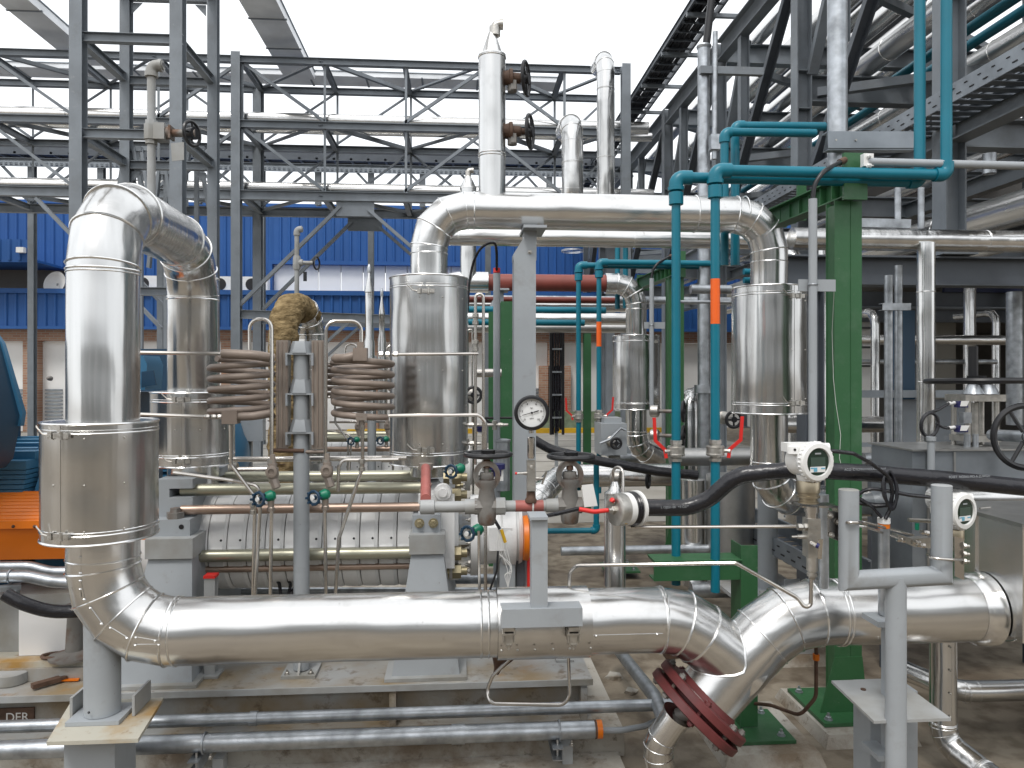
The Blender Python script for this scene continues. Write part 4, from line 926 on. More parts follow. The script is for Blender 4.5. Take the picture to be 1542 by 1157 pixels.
# vent stack on the crossover
vx = at(741, 0, Yb).x
vs = thing('vent_stack', 'upright clad vent stack with a cone tip on the crossover pipe', 'vent', (vx, Yb, DZ))
zt_ = at(741, 86, Yb).z
part('sheath', 'alu_v', vs, lambda m: m.cyl((vx, Yb, DZ + .05), (vx, Yb, zt_), .0735, n=36))
part('cone', 'alu_p', vs, lambda m: m.lathe((vx, Yb, zt_), (0, 0, 1), [(0, .0755), (.008, .0755), (.012, .06), (.125, .022), (.13, .02)], n=28))
part('bead', 'bead', vs, lambda m: [m.ring((vx, Yb, at(741, y, Yb).z), (0, 0, 1), .0745, .0035, 36, 5) for y in (88, 233, 237)])
part('tip_elbow', 'cast_inox', vs, lambda m: (m.cyl((vx + .015, Yb, zt_ + .115), (vx + .015, Yb, zt_ + .165), .03, n=16), m.tube([(vx + .015, Yb, zt_ + .13), (vx + .015, Yb, zt_ + .175), (vx + .055, Yb, zt_ + .178)], .024, 14, R=.02), m.cyl((vx + .04, Yb, zt_ + .178), (vx + .06, Yb, zt_ + .178), .028, n=16)))
def handwheel(m, c, axis, R, r=.012, spokes=5, n=36, hub=.03, dish=0):
    c = V(c); x, y, d = frame(V(axis)); m.ring(c, d, R, r, n, 8)
    for i in range(spokes):
        a = 2 * pi * i / spokes; m.tube([c - d * dish, c + (x * cos(a) + y * sin(a)) * R], r * .6, 6)
    m.lathe(c - d * (hub * .6 + dish), d, [(0, hub * .9), (hub * 1.2, hub)], n=14)
for (py, pw, lb) in ((118, 792, 'upper rusty globe valve on the right side of the vent stack'), (198, 798, 'lower rusty globe valve on the right side of the vent stack')):
    z = at((pw - 20), py, Yb).z; xe_ = at(pw, 0, Yb).x
    g_ = thing('globe_valve', lb, 'valve', (vx + .07, Yb, z), 'rusty valves on the vent stack')
    part('body', 'rust', g_, lambda m: m.lathe((vx + .065, Yb, z), (1, 0, 0), [(0, .035), (.025, .042), (.03, .05), (.045, .05), (.05, .03), (.09, .028), (.095, .018), (xe_ - vx - .09, .016)], n=18))
    part('yoke', 'rustgrey', g_, lambda m: (m.bx(vx + .10, vx + .13, Yb - .03, Yb + .03, z - .07, z - .02), m.cyl((vx + .11, Yb, z - .01), (vx + .11, Yb, z - .075), .026)))
    part('handwheel', 'black', g_, lambda m: handwheel(m, (xe_, Yb, z), (1, -.32, 0), .088, .010, 5))
# saddle bracket + grey column in the middle
gc = tt(thing('pipe_column', 'straight grey steel column with a saddle bracket carrying the crossover pipe', 'column', (at(791, 0, 4.05).x, 4.05, 0)), 'straight grey steel column carrying the red crossover pipe behind')
xa, xb = at(774, 0, 3.97).x, at(807, 0, 3.97).x; zbr = DZ - R1
part('column', 'greypaint', gc, lambda m: m.bx(xa, xb, 3.97, 4.09, SKZ, at(791, 388, 4.0).z))
part('bracket', 'greypaint', gc, lambda m: (m.prism([at(773, 392, 3.98), at(773, 383, 3.98), at(789, 358, 3.98), at(789, 333, 3.98), at(821, 333, 3.98), at(808, 350, 3.98), at(808, 392, 3.98)], (0, .1, 0))))
part('saddle_plate', 'greypaint', gc, lambda m: m.bx(at(788, 0, 3.9).x, at(823, 0, 3.9).x, 3.88, 4.15, zbr - .018, zbr - .003))
for q in ((812, 345), (798, 380)): part('bolt', 'cast_inox', gc, lambda m: m.bolt(at(q[0], q[1], 3.98), (0, -1, 0), .009))
# ---- rear horizontal clad pipe at 360
t = thing('insulated_pipe', 'second slimmer clad pipe running level just behind and below the crossover', 'pipe', (0, 5.0, 0))
zz = at(900, 359, 5.0).z
m, b = clad([(at(700, 0, 5.0).x - .16, 5.0, zz), (at(1542, 0, 5.0).x + .5, 5.0, zz)], .062, .1, n=24, extra=[((at(px, 0, 5.0).x, 5.0, zz), (1, 0, 0)) for px in (953, 690, 1210)])
m.build('sheath', 'alu_h', t); b.build('bead', 'bead', t)
t = thing('insulated_pipe', 'level clad pipe passing behind the green column to the right edge with a down branch', 'pipe', (3, 4.6, 0))
zz = at(1350, 361, 4.6).z; xv = at(1387, 0, 4.6).x
m, b = clad([(at(1192, 0, 4.6).x, 4.6, zz), (4.6, 4.6, zz)], .068, .1, n=24, extra=[((at(px, 0, 4.6).x, 4.6, zz), (1, 0, 0)) for px in (1482,)])
m.tube([(xv, 4.55, zz - .03), (xv, 4.55, at(1387, 690, 4.55).z)], .054, 24)
b.ring((xv, 4.55, at(1387, 440, 4.55).z), (0, 0, 1), .055, .003, 24, 5); b.ring((xv, 4.55, at(1387, 575, 4.55).z), (0, 0, 1), .055, .003, 24, 5)
m.build('sheath', 'alu_v', t); b.build('bead', 'bead', t)
# ================= COILS, TUBES, VALVES =================
CY = 3.62
# central grey post with coil brackets
cx = at(454, 0, CY).x
cp = tt(thing('coil_post', 'slim round grey post between the two brown cooling coils', 'post', (cx, CY, SKZ)), 'slim round grey post between the coils of the row behind')
part('post', 'greypaint', cp, lambda m: m.cyl((cx, CY, SKZ + .02), (cx, CY, at(454, 530, CY).z), .0375, n=24))
part('base_plate', 'greydirty', cp, lambda m: (m.bx(cx - .08, cx + .08, CY - .08, CY + .08, SKZ, SKZ + .015), m.prism([(cx - .005, CY - .075, SKZ + .015), (cx + .005, CY - .075, SKZ + .015), (cx + .005, CY, SKZ + .13), (cx - .005, CY, SKZ + .13)], (0, .001, 0))))
[part('anchor_bolt', 'cast_inox', cp, lambda m: m.bolt((cx + sx * .055, CY - .055, SKZ + .015), (0, 0, 1), .010)) for sx in (-1, 1)]
for y0_, y1_ in ((515, 532), (572, 592), (632, 650)):
    za_, zb_ = at(454, y0_, CY).z, at(454, y1_, CY).z
    part('collar', 'greypaint', cp, lambda m: (m.lathe((cx, CY, zb_), (0, 0, 1), [(0, .062), (.005, .062), (za_ - zb_ + .002, .042)], n=6), m.bx(cx - .065, cx + .065, CY - .05, CY + .03, zb_ - .008, zb_), m.bx(cx - .065, cx - .056, CY - .05, CY + .03, zb_ - .06, zb_ - .008), m.bx(cx + .056, cx + .065, CY - .05, CY + .03, zb_ - .06, zb_ - .008)))
for sgn, (pa, pb), lb, lb2 in ((-1, (418, 436), 'brown channel plate left of the coil post', 'brown channel plate left of the post in the row behind'), (1, (471, 489), 'brown channel plate right of the coil post', 'brown channel plate right of the post in the row behind')):
    xa, xb = at(pa, 0, CY).x, at(pb, 0, CY).x
    t = tt(thing('coil_bracket', lb, 'bracket', ((xa + xb) / 2, CY, 1.4), 'brown channel plates'), lb2)
    part('channel', 'brownsteel', t, lambda m: (m.bx(xa, xb, CY - .03, CY - .025, at(454, 676, CY).z, at(454, 513, CY).z), m.bx(xa, xa + .005, CY - .025, CY + .03, at(454, 672, CY).z, at(454, 513, CY).z), m.bx(xb - .005, xb, CY - .025, CY + .03, at(454, 672, CY).z, at(454, 513, CY).z)))
    part('rib', 'brownpaint', t, lambda m: [m.bx(xa + (xb - xa) * k, xa + (xb - xa) * k + .006, CY - .035, CY - .03, at(454, 672, CY).z, at(454, 515, CY).z) for k in (.08, .45, .82)])
    z = at(454, 677, CY).z
    part('tie_bar', 'rust' if sgn < 0 else 'brownpaint', t, lambda m: m.cyl((xa - .01, CY - .035, z), (xb + .075, CY - .035, z - .003), .010, n=10) if sgn < 0 else m.cyl((xb, CY - .02, z - .01), (xa - .08, CY - .02, z - .01), .009, n=10))
# coils
for sgn, c_px, lb, lb2 in ((-1, 362, 'brown helical cooling coil left of the grey post', 'brown helical cooling coil left of the post in the row behind'), (1, 546, 'brown helical cooling coil right of the grey post', 'brown helical cooling coil right of the post in the row behind')):
    c = at(c_px, 585, CY + .0); Rc = .142 if sgn < 0 else .138; turns = 5.4; zt0, zt1 = at(c_px, 540, CY).z, at(c_px, 628, CY).z
    t = tt(thing('cooling_coil', lb, 'coil', (c.x, CY, zt1), 'brown helical cooling coils'), lb2)
    hp = []
    N = int(turns * 28)
    for i in range(N + 1):
        a = pi * (1.02 if sgn > 0 else -.02) + sgn * 2 * pi * turns * i / N + (pi * .9 if sgn < 0 else 0)
        sag = random.uniform(-.0008, .0008)
        hp.append(V((c.x + Rc * 1.0 * cos(a), CY + .02 + Rc * .95 * sin(a), zt0 + (zt1 - zt0) * i / N + sag)))
    part('coil_tube', 'brownpaint', t, lambda m: m.tube(hp, .0155, 12))
    if sgn < 0:
        b1 = at(348, 628, CY - .12); part('block', 'brownpaint', t, lambda m: (m.box(b1, (.068, .06, .062)), m.tube([b1, at(380, 627, CY - .13), at(412, 622, CY - .10)], .02, 10, R=.05)))
        part('union', 'inox', t, lambda m: [m.lathe(at(px, 628, CY - .12), (1, 0, 0), [(0, .009), (.004, .013), (.02, .013), (.024, .01)], n=6) for px in (308, 318, 327)])
        part('top_tail', 'brownpaint', t, lambda m: m.tube([at(335, 533, CY - .12), at(385, 535, CY - .14), at(412, 540, CY - .1)], .0222, 12, R=.1))
    else:
        b1 = at(543, 534, CY - .12); part('block', 'brownpaint', t, lambda m: (m.box(b1, (.064, .06, .06)), m.box(at(543, 528, CY - .12), (.03, .03, .08)), m.tube([at(505, 540, CY - .1), at(520, 540, CY - .13), b1], .0222, 12, R=.05)))
        part('union', 'inox', t, lambda m: [m.lathe(at(px, 534, CY - .12), (1, 0, 0), [(0, .009), (.004, .014), (.02, .014), (.024, .01)], n=6) for px in (570, 580, 592)])
        b2 = at(545, 628, CY - .10); part('drop_block', 'brownsteel', t, lambda m: (m.box(b2, (.05, .05, .03)), m.cyl(b2, b2 - V((0, 0, .06)), .013, n=6)))
# small bore tubes (front row)
G = 'thin bent steel instrument tubes'
TUBES = [
 ('tube from the lower block of the left coil bending down past the pump', ((347, 640, 3.5), (348, 700, 3.5), (384, 748, 3.5), (381, 900, 3.5)), .0085),
 ('tube slanting from behind the rear joint cover, turning down', ((262, 712, 3.6), (352, 724, 3.52), (390, 732, 3.5), (392, 762, 3.5), (384, 900, 3.48)), .0085),
 ('hooked tube standing above the left coil', ((376, 530, 3.5), (376, 481, 3.5), (409, 481, 3.47), (409, 690, 3.47)), .0085),
 ('tall hooked tube standing above the right coil', ((490, 690, 3.47), (491, 484, 3.47), (544, 484, 3.5), (544, 524, 3.5)), .0085),
 ('long vertical tube below the left green valve', ((409, 765, 3.47), (407, 900, 3.47)), .0085),
 ('long vertical tube below the right green valve', ((489, 765, 3.47), (491, 900, 3.47)), .0085),
 ('tube dropping from the right coil and slanting across the pump', ((546, 640, 3.5), (546, 704, 3.5), (510, 812, 3.47), (505, 900, 3.47)), .0085),
 ('short elbow tube leaving left from under the tall joint cover', ((600, 692, 3.6), (517, 693, 3.6), (510, 702, 3.6), (509, 740, 3.62)), .0085),
 ('horizontal tube feeding the top of the left coil from the risers', ((205, 531, 3.5), (345, 533, 3.5)), .0085),
 ('horizontal tube leaving the bottom of the left coil to the left', ((205, 624, 3.5), (310, 628, 3.5)), .0085),
 ('horizontal tube crossing the tall joint cover at coil top', ((590, 534, 3.5), (720, 533, 3.55)), .0075),
 ('low tube crossing the tall joint cover, bending down at its right', ((585, 626, 3.5), (722, 625, 3.5), (731, 636, 3.5), (731, 900, 3.5)), .0085),
 ('inverted U tube right of the tall joint cover', ((716, 700, 3.6), (716, 443, 3.6), (728, 443, 3.6), (728, 700, 3.6)), .0075),
 ('thin vertical tube beside the left handwheel valve', ((721, 800, 3.1), (722, 890, 3.1)), .006),
 ('black hooked wire behind the left handwheel valve', ((750, 830, 3.3), (748, 860, 3.3), (738, 888, 3.3)), .005),
]
for lb, pts_, r in TUBES:
    o = tubing(lb, pts_, r=r, R=.045 if 'hook' in lb or 'U tube' in lb else .035, mt='black' if lb.startswith('black') else 'inox')
    if 'valve' not in lb: tt(o, lb + ', row behind')
t = MB(); t.tube(P((345, 692, 3.8), (612, 690, 3.8)), .0135, 12); t.cyl(at(575, 691, 3.8), at(590, 691, 3.8), .02, n=6)
tt(solo(t, 'steel_pipe', 'inox', 'straight stainless pipe lying level above the front pump', 'pipe'), 'straight stainless pipe lying level above the pump behind')
# compression nuts and small tee fittings on the tube cluster right of the tall joint cover
for i, (px, py, Y, lb) in enumerate(((716, 480, 3.6, 'upper compression nut on the inverted U tube'), (716, 520, 3.6, 'second compression nut on the inverted U tube'), (731, 700, 3.5, 'compression nut on the tube behind the left handwheel'), (700, 640, 4.0, 'small tee fitting right of the tall joint cover, upper'), (702, 668, 4.0, 'small tee fitting right of the tall joint cover, lower'), (745, 640, 4.4, 'galvanised union on the pale conduit by the grey column'), (408, 700, 3.47, 'nut above the left brown valve'), (491, 700, 3.47, 'nut above the right brown valve'), (381, 765, 3.5, 'nut on the leftmost bent tube before the pump'), (545, 700, 3.5, 'nut on the slanting tube below the right coil'))):
    q = at(px, py, Y); t = thing('tube_fitting', lb, 'fitting', q, 'small tube fittings')
    part('nut', 'cast_inox', t, lambda m: (m.lathe(q, (0, 0, 1), [(-.03, .010), (-.028, .015), (-.012, .015), (-.010, .011), (.004, .011), (.006, .016), (.024, .016), (.026, .010)], n=6)))
    if 'tee' in lb or 'union' in lb: part('branch', 'cast_inox', t, lambda m: (m.cyl(q - V((.09, 0, 0)), q + V((.08, 0, 0)), .009, n=8), m.lathe(q, (1, 0, 0), [(.02, .014), (.045, .014)], n=6)))
t = thing('drain_cup', 'small galvanised cup vessel with black handle left of the grey column', 'vessel', at(757, 655, 4.6))
q = at(757, 690, 4.6); part('cup', 'galv', t, lambda m: m.lathe(q, (0, 0, 1), [(-.2, .045), (.1, .045), (.105, .05), (.115, .05), (.12, .03)], n=18))
part('handle', 'black', t, lambda m: m.tube([q + V((-.05, 0, .2)), q + V((-.12, 0, .25)), q + V((.1, 0, .25))], .008, 6))
# green wheel drain valves
def green_valve(label, px, py, Y, full=True, grp='small green handwheel valves'):
    t = thing('needle_valve', label, 'valve', at(px, py, Y), grp); c = at(px, py, Y)
    part('bonnet', 'greenvalve', t, lambda m: m.lathe(c + V((.01, .0, .0)), (-.8, -.5, -.15), [(-.02, .018), (-.005, .027), (.02, .022), (.03, .012)], n=14))
    h = c + V((-.035, -.03, -.01))
    part('handwheel', 'motordark', t, lambda m: (m.ring(h, (-.55, -1, 0), .030, .007, 20, 6), [m.lathe(h + V((cos(k * .785) * .03, -.002, sin(k * .785) * .03)), (-.55, -1, 0), [(-.008, .006), (.008, .006)], n=6) for k in range(8)], m.lathe(h, (-.55, -1, 0), [(-.01, .012), (.012, .008)], n=10)))
    part('hub', 'plasticwhite', t, lambda m: m.lathe(h, (-.55, -1, 0), [(.008, .012), (.013, .010)], n=10))
    if full:
        part('upper_body', 'brownsteel', t, lambda m: (m.lathe(c + V((.02, 0, .13)), (0, 0, -1), [(-.06, .012), (-.02, .014), (-.02, .02), (.0, .02), (.0, .026), (.035, .028), (.05, .022)], n=10), m.lathe(c + V((.02, -.02, .115)), (.1, -1, 0), [(-.02, .026), (.018, .026), (.02, .014), (.012, .012)], n=16), m.lathe(c + V((.02, 0, .085)), (.35, 0, -1), [(0, .017), (.01, .021), (.05, .021), (.055, .014)], n=8), m.lathe(c + V((.012, 0, -.02)), (0, 0, -1), [(0, .016), (.03, .014), (.034, .018), (.05, .018), (.052, .01)], n=6)))
    return t
tt(green_valve('green wheel valve on the tube left of the grey post', 404, 747, 3.47), 'green wheel valve on the left tube of the pump behind')
tt(green_valve('green wheel valve on the tube right of the grey post', 486, 745, 3.47), 'green wheel valve on the right tube of the pump behind')
green_valve('green wheel valve hanging low beside the left handwheel valve', 716, 798, 3.25, full=False)
green_valve('small dark wheel valve tucked under the tall joint cover', 690, 706, 3.7, full=False)
# tall thin vent tubes
for (px, yt, yb_, Y, r, lb) in ((556, 397, 533, 5.6, .030, 'taller slim silver vent tube left of the tall joint cover'), (575, 433, 528, 5.7, .022, 'shorter slim silver vent tube beside the taller one')):
    c = at(px, yb_, Y); z = at(px, yt, Y).z
    t = thing('vent_tube', lb, 'vent', (c.x, Y, c.z), 'slim silver vent tubes')
    part('tube', 'alu_v', t, lambda m: m.lathe((c.x, Y, c.z), (0, 0, 1), [(-.5, r * 1.4), (.08, r * 1.4), (.13, r), (z - c.z - .22, r), (z - c.z - .215, r * 1.15), (z - c.z - .20, r * 1.1), (z - c.z - .09, r * .35), (z - c.z - .05, r * .35)], n=18))
    part('tip', 'galv', t, lambda m: m.lathe((c.x, Y, z - .05), (0, 0, 1), [(-.02, r * .5), (.02, r * .55), (.03, r * .4), (.045, r * .2)], n=12))
# grey vent pipe with gate valve at the top of the left riser
VY = 3.55; vx2 = at(228, 0, VY).x
t = thing('vent_pipe', 'grey painted vent pipe with elbow standing on the left silver pipe bend', 'vent', (vx2, VY, ztop + .1))
zz = at(228, 100, VY).z
part('pipe', 'greydirty', t, lambda m: m.tube([(vx2, VY, ztop + .08), (vx2, VY, zz), (vx2 + .055, VY, zz + .005)], .0185, 16, R=.02, k=4))
part('elbow', 'greydirty', t, lambda m: (m.tube([(vx2, VY, zz - .045), (vx2, VY, zz + .002), (vx2 + .042, VY, zz + .004)], .026, 16, R=.03, k=4), m.cyl((vx2, VY, zz - .05), (vx2, VY, zz - .03), .029, n=16), m.cyl((vx2 + .035, VY, zz + .004), (vx2 + .05, VY, zz + .004), .029, n=16)))
part('bore', 'black', t, lambda m: m.cyl((vx2 + .0502, VY, zz + .004), (vx2 + .0558, VY, zz + .004), .015, n=16))
zg = at(228, 200, VY).z
g_ = thing('gate_valve', 'dark grey gate valve with side handwheel on the vent pipe, upper left', 'valve', (vx2, VY, zg))
part('body', 'greydirty', g_, lambda m: (m.lathe((vx2, VY, zg - .055), (0, 0, 1), [(0, .028), (.018, .028), (.02, .034), (.09, .034), (.092, .028), (.11, .028)], n=8), m.box((vx2 + .045, VY, zg), (.05, .07, .075))))
part('bonnet', 'rustgrey', g_, lambda m: (m.lathe((vx2 + .07, VY, zg), (1, 0, 0), [(0, .03), (.02, .03), (.022, .018), (.10, .018), (.102, .024), (.13, .02)], n=12), m.bx(vx2 + .085, vx2 + .095, VY - .03, VY + .03, zg - .03, zg + .03)))
part('handwheel', 'black', g_, lambda m: handwheel(m, (at(289, 0, VY).x, VY, zg), (1, -.35, 0), .055, .008, 4))
part('tag', 'greydirty', g_, lambda m: m.prism([at(257, 216, VY - .03), at(277, 214, VY - .03), at(277, 241, VY - .03), at(259, 243, VY - .03)], (0, .003, 0)))
# ---------------- small bore valve bypass with pressure gauge ----------------
BY = 3.05
bz = at(790, 762, BY).z
by = thing('bypass_pipe', 'grey small bore pipe with a faded red band joining the two handwheel valves', 'pipe', (at(720, 0, BY).x, BY, bz))
X = lambda px: at(px, 0, BY).x
Z = lambda py: at(790, py, BY).z
part('pipe', 'greydirty', by, lambda m: m.tube([(X(642), BY, bz), (X(880), BY, bz)], .023, 18))
part('fittings', 'greydirty', by, lambda m: (m.lathe((X(632), BY, bz), (1, 0, 0), [(0, .018), (.004, .03), (.06, .031), (.062, .024)], n=16), m.lathe((X(700), BY, bz), (1, 0, 0), [(0, .031), (.05, .032), (.052, .024)], n=16), m.lathe((X(746), BY, bz), (1, 0, 0), [(0, .03), (.002, .036), (.04, .036), (.042, .028)], n=8), m.lathe((X(822), BY, bz), (1, 0, 0), [(0, .028), (.05, .030), (.052, .024)], n=16)))
part('red_band', 'pinkred', by, lambda m: m.cyl((X(776), BY, bz), (X(818), BY, bz), .0236, n=18))
part('clamp', 'plasticwhite', by, lambda m: m.ring((X(802), BY, bz), (1, 0, 0), .025, .004, 20, 6))
t = thing('red_pipe', 'short faded red pipe dropping from the tall joint cover to the bypass', 'pipe', at(643, 760, 3.2))
part('pipe', 'pinkred', t, lambda m: m.tube([at(641, 705, 3.5), at(641, 752, 3.06)], .022, 16))
part('nut', 'brownsteel', t, lambda m: m.lathe(at(641, 698, 3.55), (0, 0, -1), [(0, .035), (.03, .035), (.032, .026)], n=8))
def gatevalve(label, px, wz_px, y_body, wheel_px):
    x = X(px); t = thing('gate_valve', label, 'valve', (x, BY, bz - .06), 'handwheel valves on the bypass')
    zz = Z(wz_px)
    part('body', 'rustgrey', t, lambda m: (m.lathe((x, BY, bz - .075), (0, 0, 1), [(0, .03), (.01, .036), (.05, .040), (.09, .038), (.15, .030), (.17, .042), (.185, .042)], n=16), m.lathe((x - .05, BY, bz), (1, 0, 0), [(0, .034), (.1, .034)], n=8)))
    def f(m):
        # open oval yoke ring seen from the front
        c = V((x, BY, Z(716))); pts_ = [c + V((cos(a) * .046, 0, sin(a) * .052)) for a in [2 * pi * k / 20 for k in range(20)]]
        m.sweep(pts_, [(-.010, -.016), (.010, -.016), (.010, .016), (-.010, .016)], loop=True, up=V((0, 1, 0)))
    part('yoke', 'rustgrey', t, f)
    part('gland', 'rustgrey', t, lambda m: (m.lathe((x, BY, Z(722)), (0, 0, 1), [(0, .027), (.012, .03), (.03, .027)], n=14), m.cyl((x, BY, Z(745)), (x, BY, zz), .011, n=10)))
    part('stem_nut', 'rust', t, lambda m: m.lathe((x, BY, zz - .055), (0, 0, 1), [(0, .015), (.035, .014), (.036, .024), (.055, .024)], n=12))
    part('handwheel', 'black', t, lambda m: handwheel(m, (x + (X(wheel_px) - x), BY, zz), (0, 0, 1), .092, .0105, 5, 40, .03))
    return t
gatevalve('left rusty gate valve with black handwheel beside the gauge', 733, 684, 760, 735)
gatevalve('right rusty gate valve with black handwheel and white tag', 858, 688, 760, 860)
# pressure gauge
gcx, gcy = X(799), BY - .02; gzc = Z(621); GS = 1.09
pg = thing('pressure_gauge', 'round black rimmed pressure gauge with a white dial', 'gauge', (gcx, gcy, bz + .02))
part('case', 'black', pg, lambda m: m.lathe((gcx, gcy + .03, gzc), (0, -1, 0), [(0, .059), (.004, .065), (.045, .069), (.052, .072), (.062, .072), (.068, .067), (.069, .058), (.058, .057)], n=48, caps=False) or m.lathe((gcx, gcy + .03, gzc), (0, -1, 0), [(0, .055), (.03, .05)], n=40))
fy = gcy - .028
dial = part('dial', 'dialwhite', pg, lambda m: m.lathe((gcx, gcy - .02, gzc), (0, -1, 0), [(0, .0585), (.004, .0585)], n=48))
def f(m):
    for k in range(51):
        a = radians(225 - 270 * k / 50); L = .007 if k % 5 == 0 else .0035
        u = V((cos(a), 0, sin(a))); m.bar(V((gcx, fy + .003, gzc)) + u * .052, V((gcx, fy + .003, gzc)) + u * (.052 - L), .0014 if k % 5 == 0 else .0007, .0008, up=(0, 1, 0))
part('scale_marks', 'black', dial, f)
for k, s in enumerate(('0', '2', '4', '6', '8', '10')):
    a = radians(225 - 54 * k)
    text(s, V((gcx + cos(a) * .039, fy + .002, gzc + sin(a) * .039)), .0115, 'black', dial)
text('bar', V((gcx, fy + .002, gzc + .020)), .008, 'black', dial)
text('kg/cm2', V((gcx, fy + .002, gzc - .022)), .006, 'black', dial)
part('needle', 'black', pg, lambda m: (m.bar((gcx + .030, fy - .001, gzc + .009), (gcx - .039, fy - .001, gzc - .010), .0022, .001, up=(0, 1, 0)), m.bar((gcx + .008, fy - .001, gzc + .0022), (gcx + .028, fy - .001, gzc + .0085), .0045, .001, up=(0, 1, 0)), m.lathe((gcx, fy, gzc), (0, -1, 0), [(0, .0045), (.003, .0045)], n=14)))
part('stem', 'inox', pg, lambda m: (m.cyl((gcx, gcy, Z(652)), (gcx, gcy, gzc - .06), .010, n=12), m.lathe((gcx, gcy, Z(690)), (0, 0, 1), [(0, .013), (.01, .0155), (.085, .0155), (.09, .011)], n=14)))
part('gauge_valve', 'cast_inox', pg, lambda m: (m.bx(gcx - .017, gcx + .017, gcy - .017, gcy + .017, Z(738), Z(692)), m.lathe((gcx - .017, gcy, Z(712)), (-1, 0, 0), [(0, .007), (.012, .007), (.012, .005), (.04, .004)], n=10), m.lathe((gcx + .017, gcy, Z(720)), (1, 0, 0), [(0, .008), (.015, .008), (.015, .005), (.035, .005)], n=10), m.bolt((gcx, gcy - .017, Z(702)), (0, -1, 0), .008), m.cyl((gcx + .045, gcy - .005, Z(728)), (gcx + .062, gcy - .02, Z(708)), .0045, n=8)))
part('vent_tip', 'redlever', pg, lambda m: m.cyl((gcx - .058, gcy, Z(712)), (gcx - .066, gcy, Z(712)), .0055, n=10))
part('reducer', 'rust', pg, lambda m: m.lathe((gcx, gcy + .01, Z(756)), (0, 0, 1), [(0, .024), (.012, .024), (.02, .019), (.045, .017)], n=14))
# tag on right valve
t = MB(); t.prism([at(876, 731, 2.96), at(893, 729, 2.96), at(900, 762, 2.96), at(880, 764, 2.96)], (0, .002, 0))
tg = solo(t, 'tag', 'plasticwhite', 'blank white tag tied to the right gate valve', 'tag')
# sensor: stainless cylinder with red gland, hose and cable
hc = thing('hose_coupling', 'polished round coupling end with a yellow and white label band', 'coupling', at(940, 766, 2.85))
HY_ = 2.85; ca = at(915, 766, HY_); cb_ = at(965, 766, HY_ + .03)
ax = (at(965, 765, HY_ + .06) - at(920, 768, HY_)).normalized()
c0 = at(924, 768, HY_)
part('body', 'cast_inox', hc, lambda m: m.lathe(c0, ax, [(0, .04), (.003, .058), (.006, .062), (.045, .063), (.046, .05)], n=40))
part('label_band', 'plasticwhite', hc, lambda m: m.lathe(c0 + ax * .045, ax, [(0, .0642), (.026, .0642), (.027, .05)], n=40))
part('yellow_label', 'yellow', hc, lambda m: m.add([c0 + ax * (.044 + q * .028) + (V((0, 0, 1)) * sin(a) + V((0, -1, 0)) * cos(a)) * .0648 for a in [-.9 + .13 * k for k in range(6)] for q in (0, 1)], [(2 * k, 2 * k + 1, 2 * k + 3, 2 * k + 2) for k in range(5)]))
part('black_rings', 'rubber', hc, lambda m: (m.lathe(c0 + ax * .072, ax, [(0, .066), (.004, .068), (.01, .065), (.014, .068), (.02, .065), (.024, .068), (.03, .064)], n=40)))
part('clamp_ring', 'plasticwhite', hc, lambda m: m.lathe(c0 + ax * .103, ax, [(0, .066), (.002, .071), (.014, .071), (.016, .066), (.016, .04)], n=40))
gz = c0 + V((0, -.012, -.016))
part('gland', 'cast_inox', hc, lambda m: (m.hexb(c0 + ax * .0, -ax, .018, .014), m.lathe(c0 - ax * .014, -ax, [(0, .011), (.012, .009)], n=10), m.lathe(c0 - ax * .002 + V((0, 0, .03)), -ax, [(0, .012), (.02, .010)], n=6)))
part('small_gland', 'redlever', hc, lambda m: m.lathe(c0 + V((-.004, -.01, .036)), (-.5, -.5, .5), [(0, .010), (.012, .010), (.014, .005)], n=6))
hp = P((958, 765, 2.90), (1035, 765, 2.88), (1068, 752, 2.86), (1108, 716, 2.82), (1200, 707, 2.76), (1300, 712, 2.7), (1420, 722, 2.66), (1600, 740, 2.62), (2300, 800, 2.6))
hs = thing('thick_hose', 'thick glossy black hose curving from the coupling across to the right edge', 'hose', hp[0])
part('hose', 'rubber', hs, lambda m: m.tube(hp, .0325, 20, R=.16, k=6))
def onhose(s, p, size, rz=0, dz=0):
    return text(s, p, size, 'greypaint', hs, 90, rz, 'hose_print', .0002)
onhose('L OJ551-SK  +3 CE/TC', at(1018, 765, 2.845) + V((0, 0, .003)), .013, 4)
tx = text('ACO  CYCMNVWERA-NE8N-E', at(1303, 707, 2.662), .0125, 'greypaint', hs, 90, 4, 'hose_print', .0002)
tx2 = text('FOSET  NGEAU-MO-A-ZUWGH', at(1460, 718, 2.615), .0125, 'greypaint', hs, 90, 6, 'hose_print', .0002)
cbm = MB(); cbm.tube(P((812, 779, 2.93), (838, 774, 2.88), (872, 766, 2.85)), .0085, 10, R=.05)
t = thing('black_cable', 'short black cable with a red sheathed end plugged into the round coupling', 'cable', at(840, 775, 2.9))
cbm.build('cable', 'rubber', t)
part('red_end', 'redlever', t, lambda m: m.tube([at(872, 767, 2.85), at(895, 771, 2.84), c0 - ax * .025], .009, 12, R=.05))
# second black pipe/hose behind
t = MB(); t.tube(P((800, 660, 4.6), (830, 678, 4.55), (905, 695, 4.5), (990, 710, 4.5), (1050, 716, 4.5)), .03, 12, R=.3, k=4)
solo(t, 'thick_hose', 'rubber', 'black hose sagging behind the gauge towards the green column', 'hose')
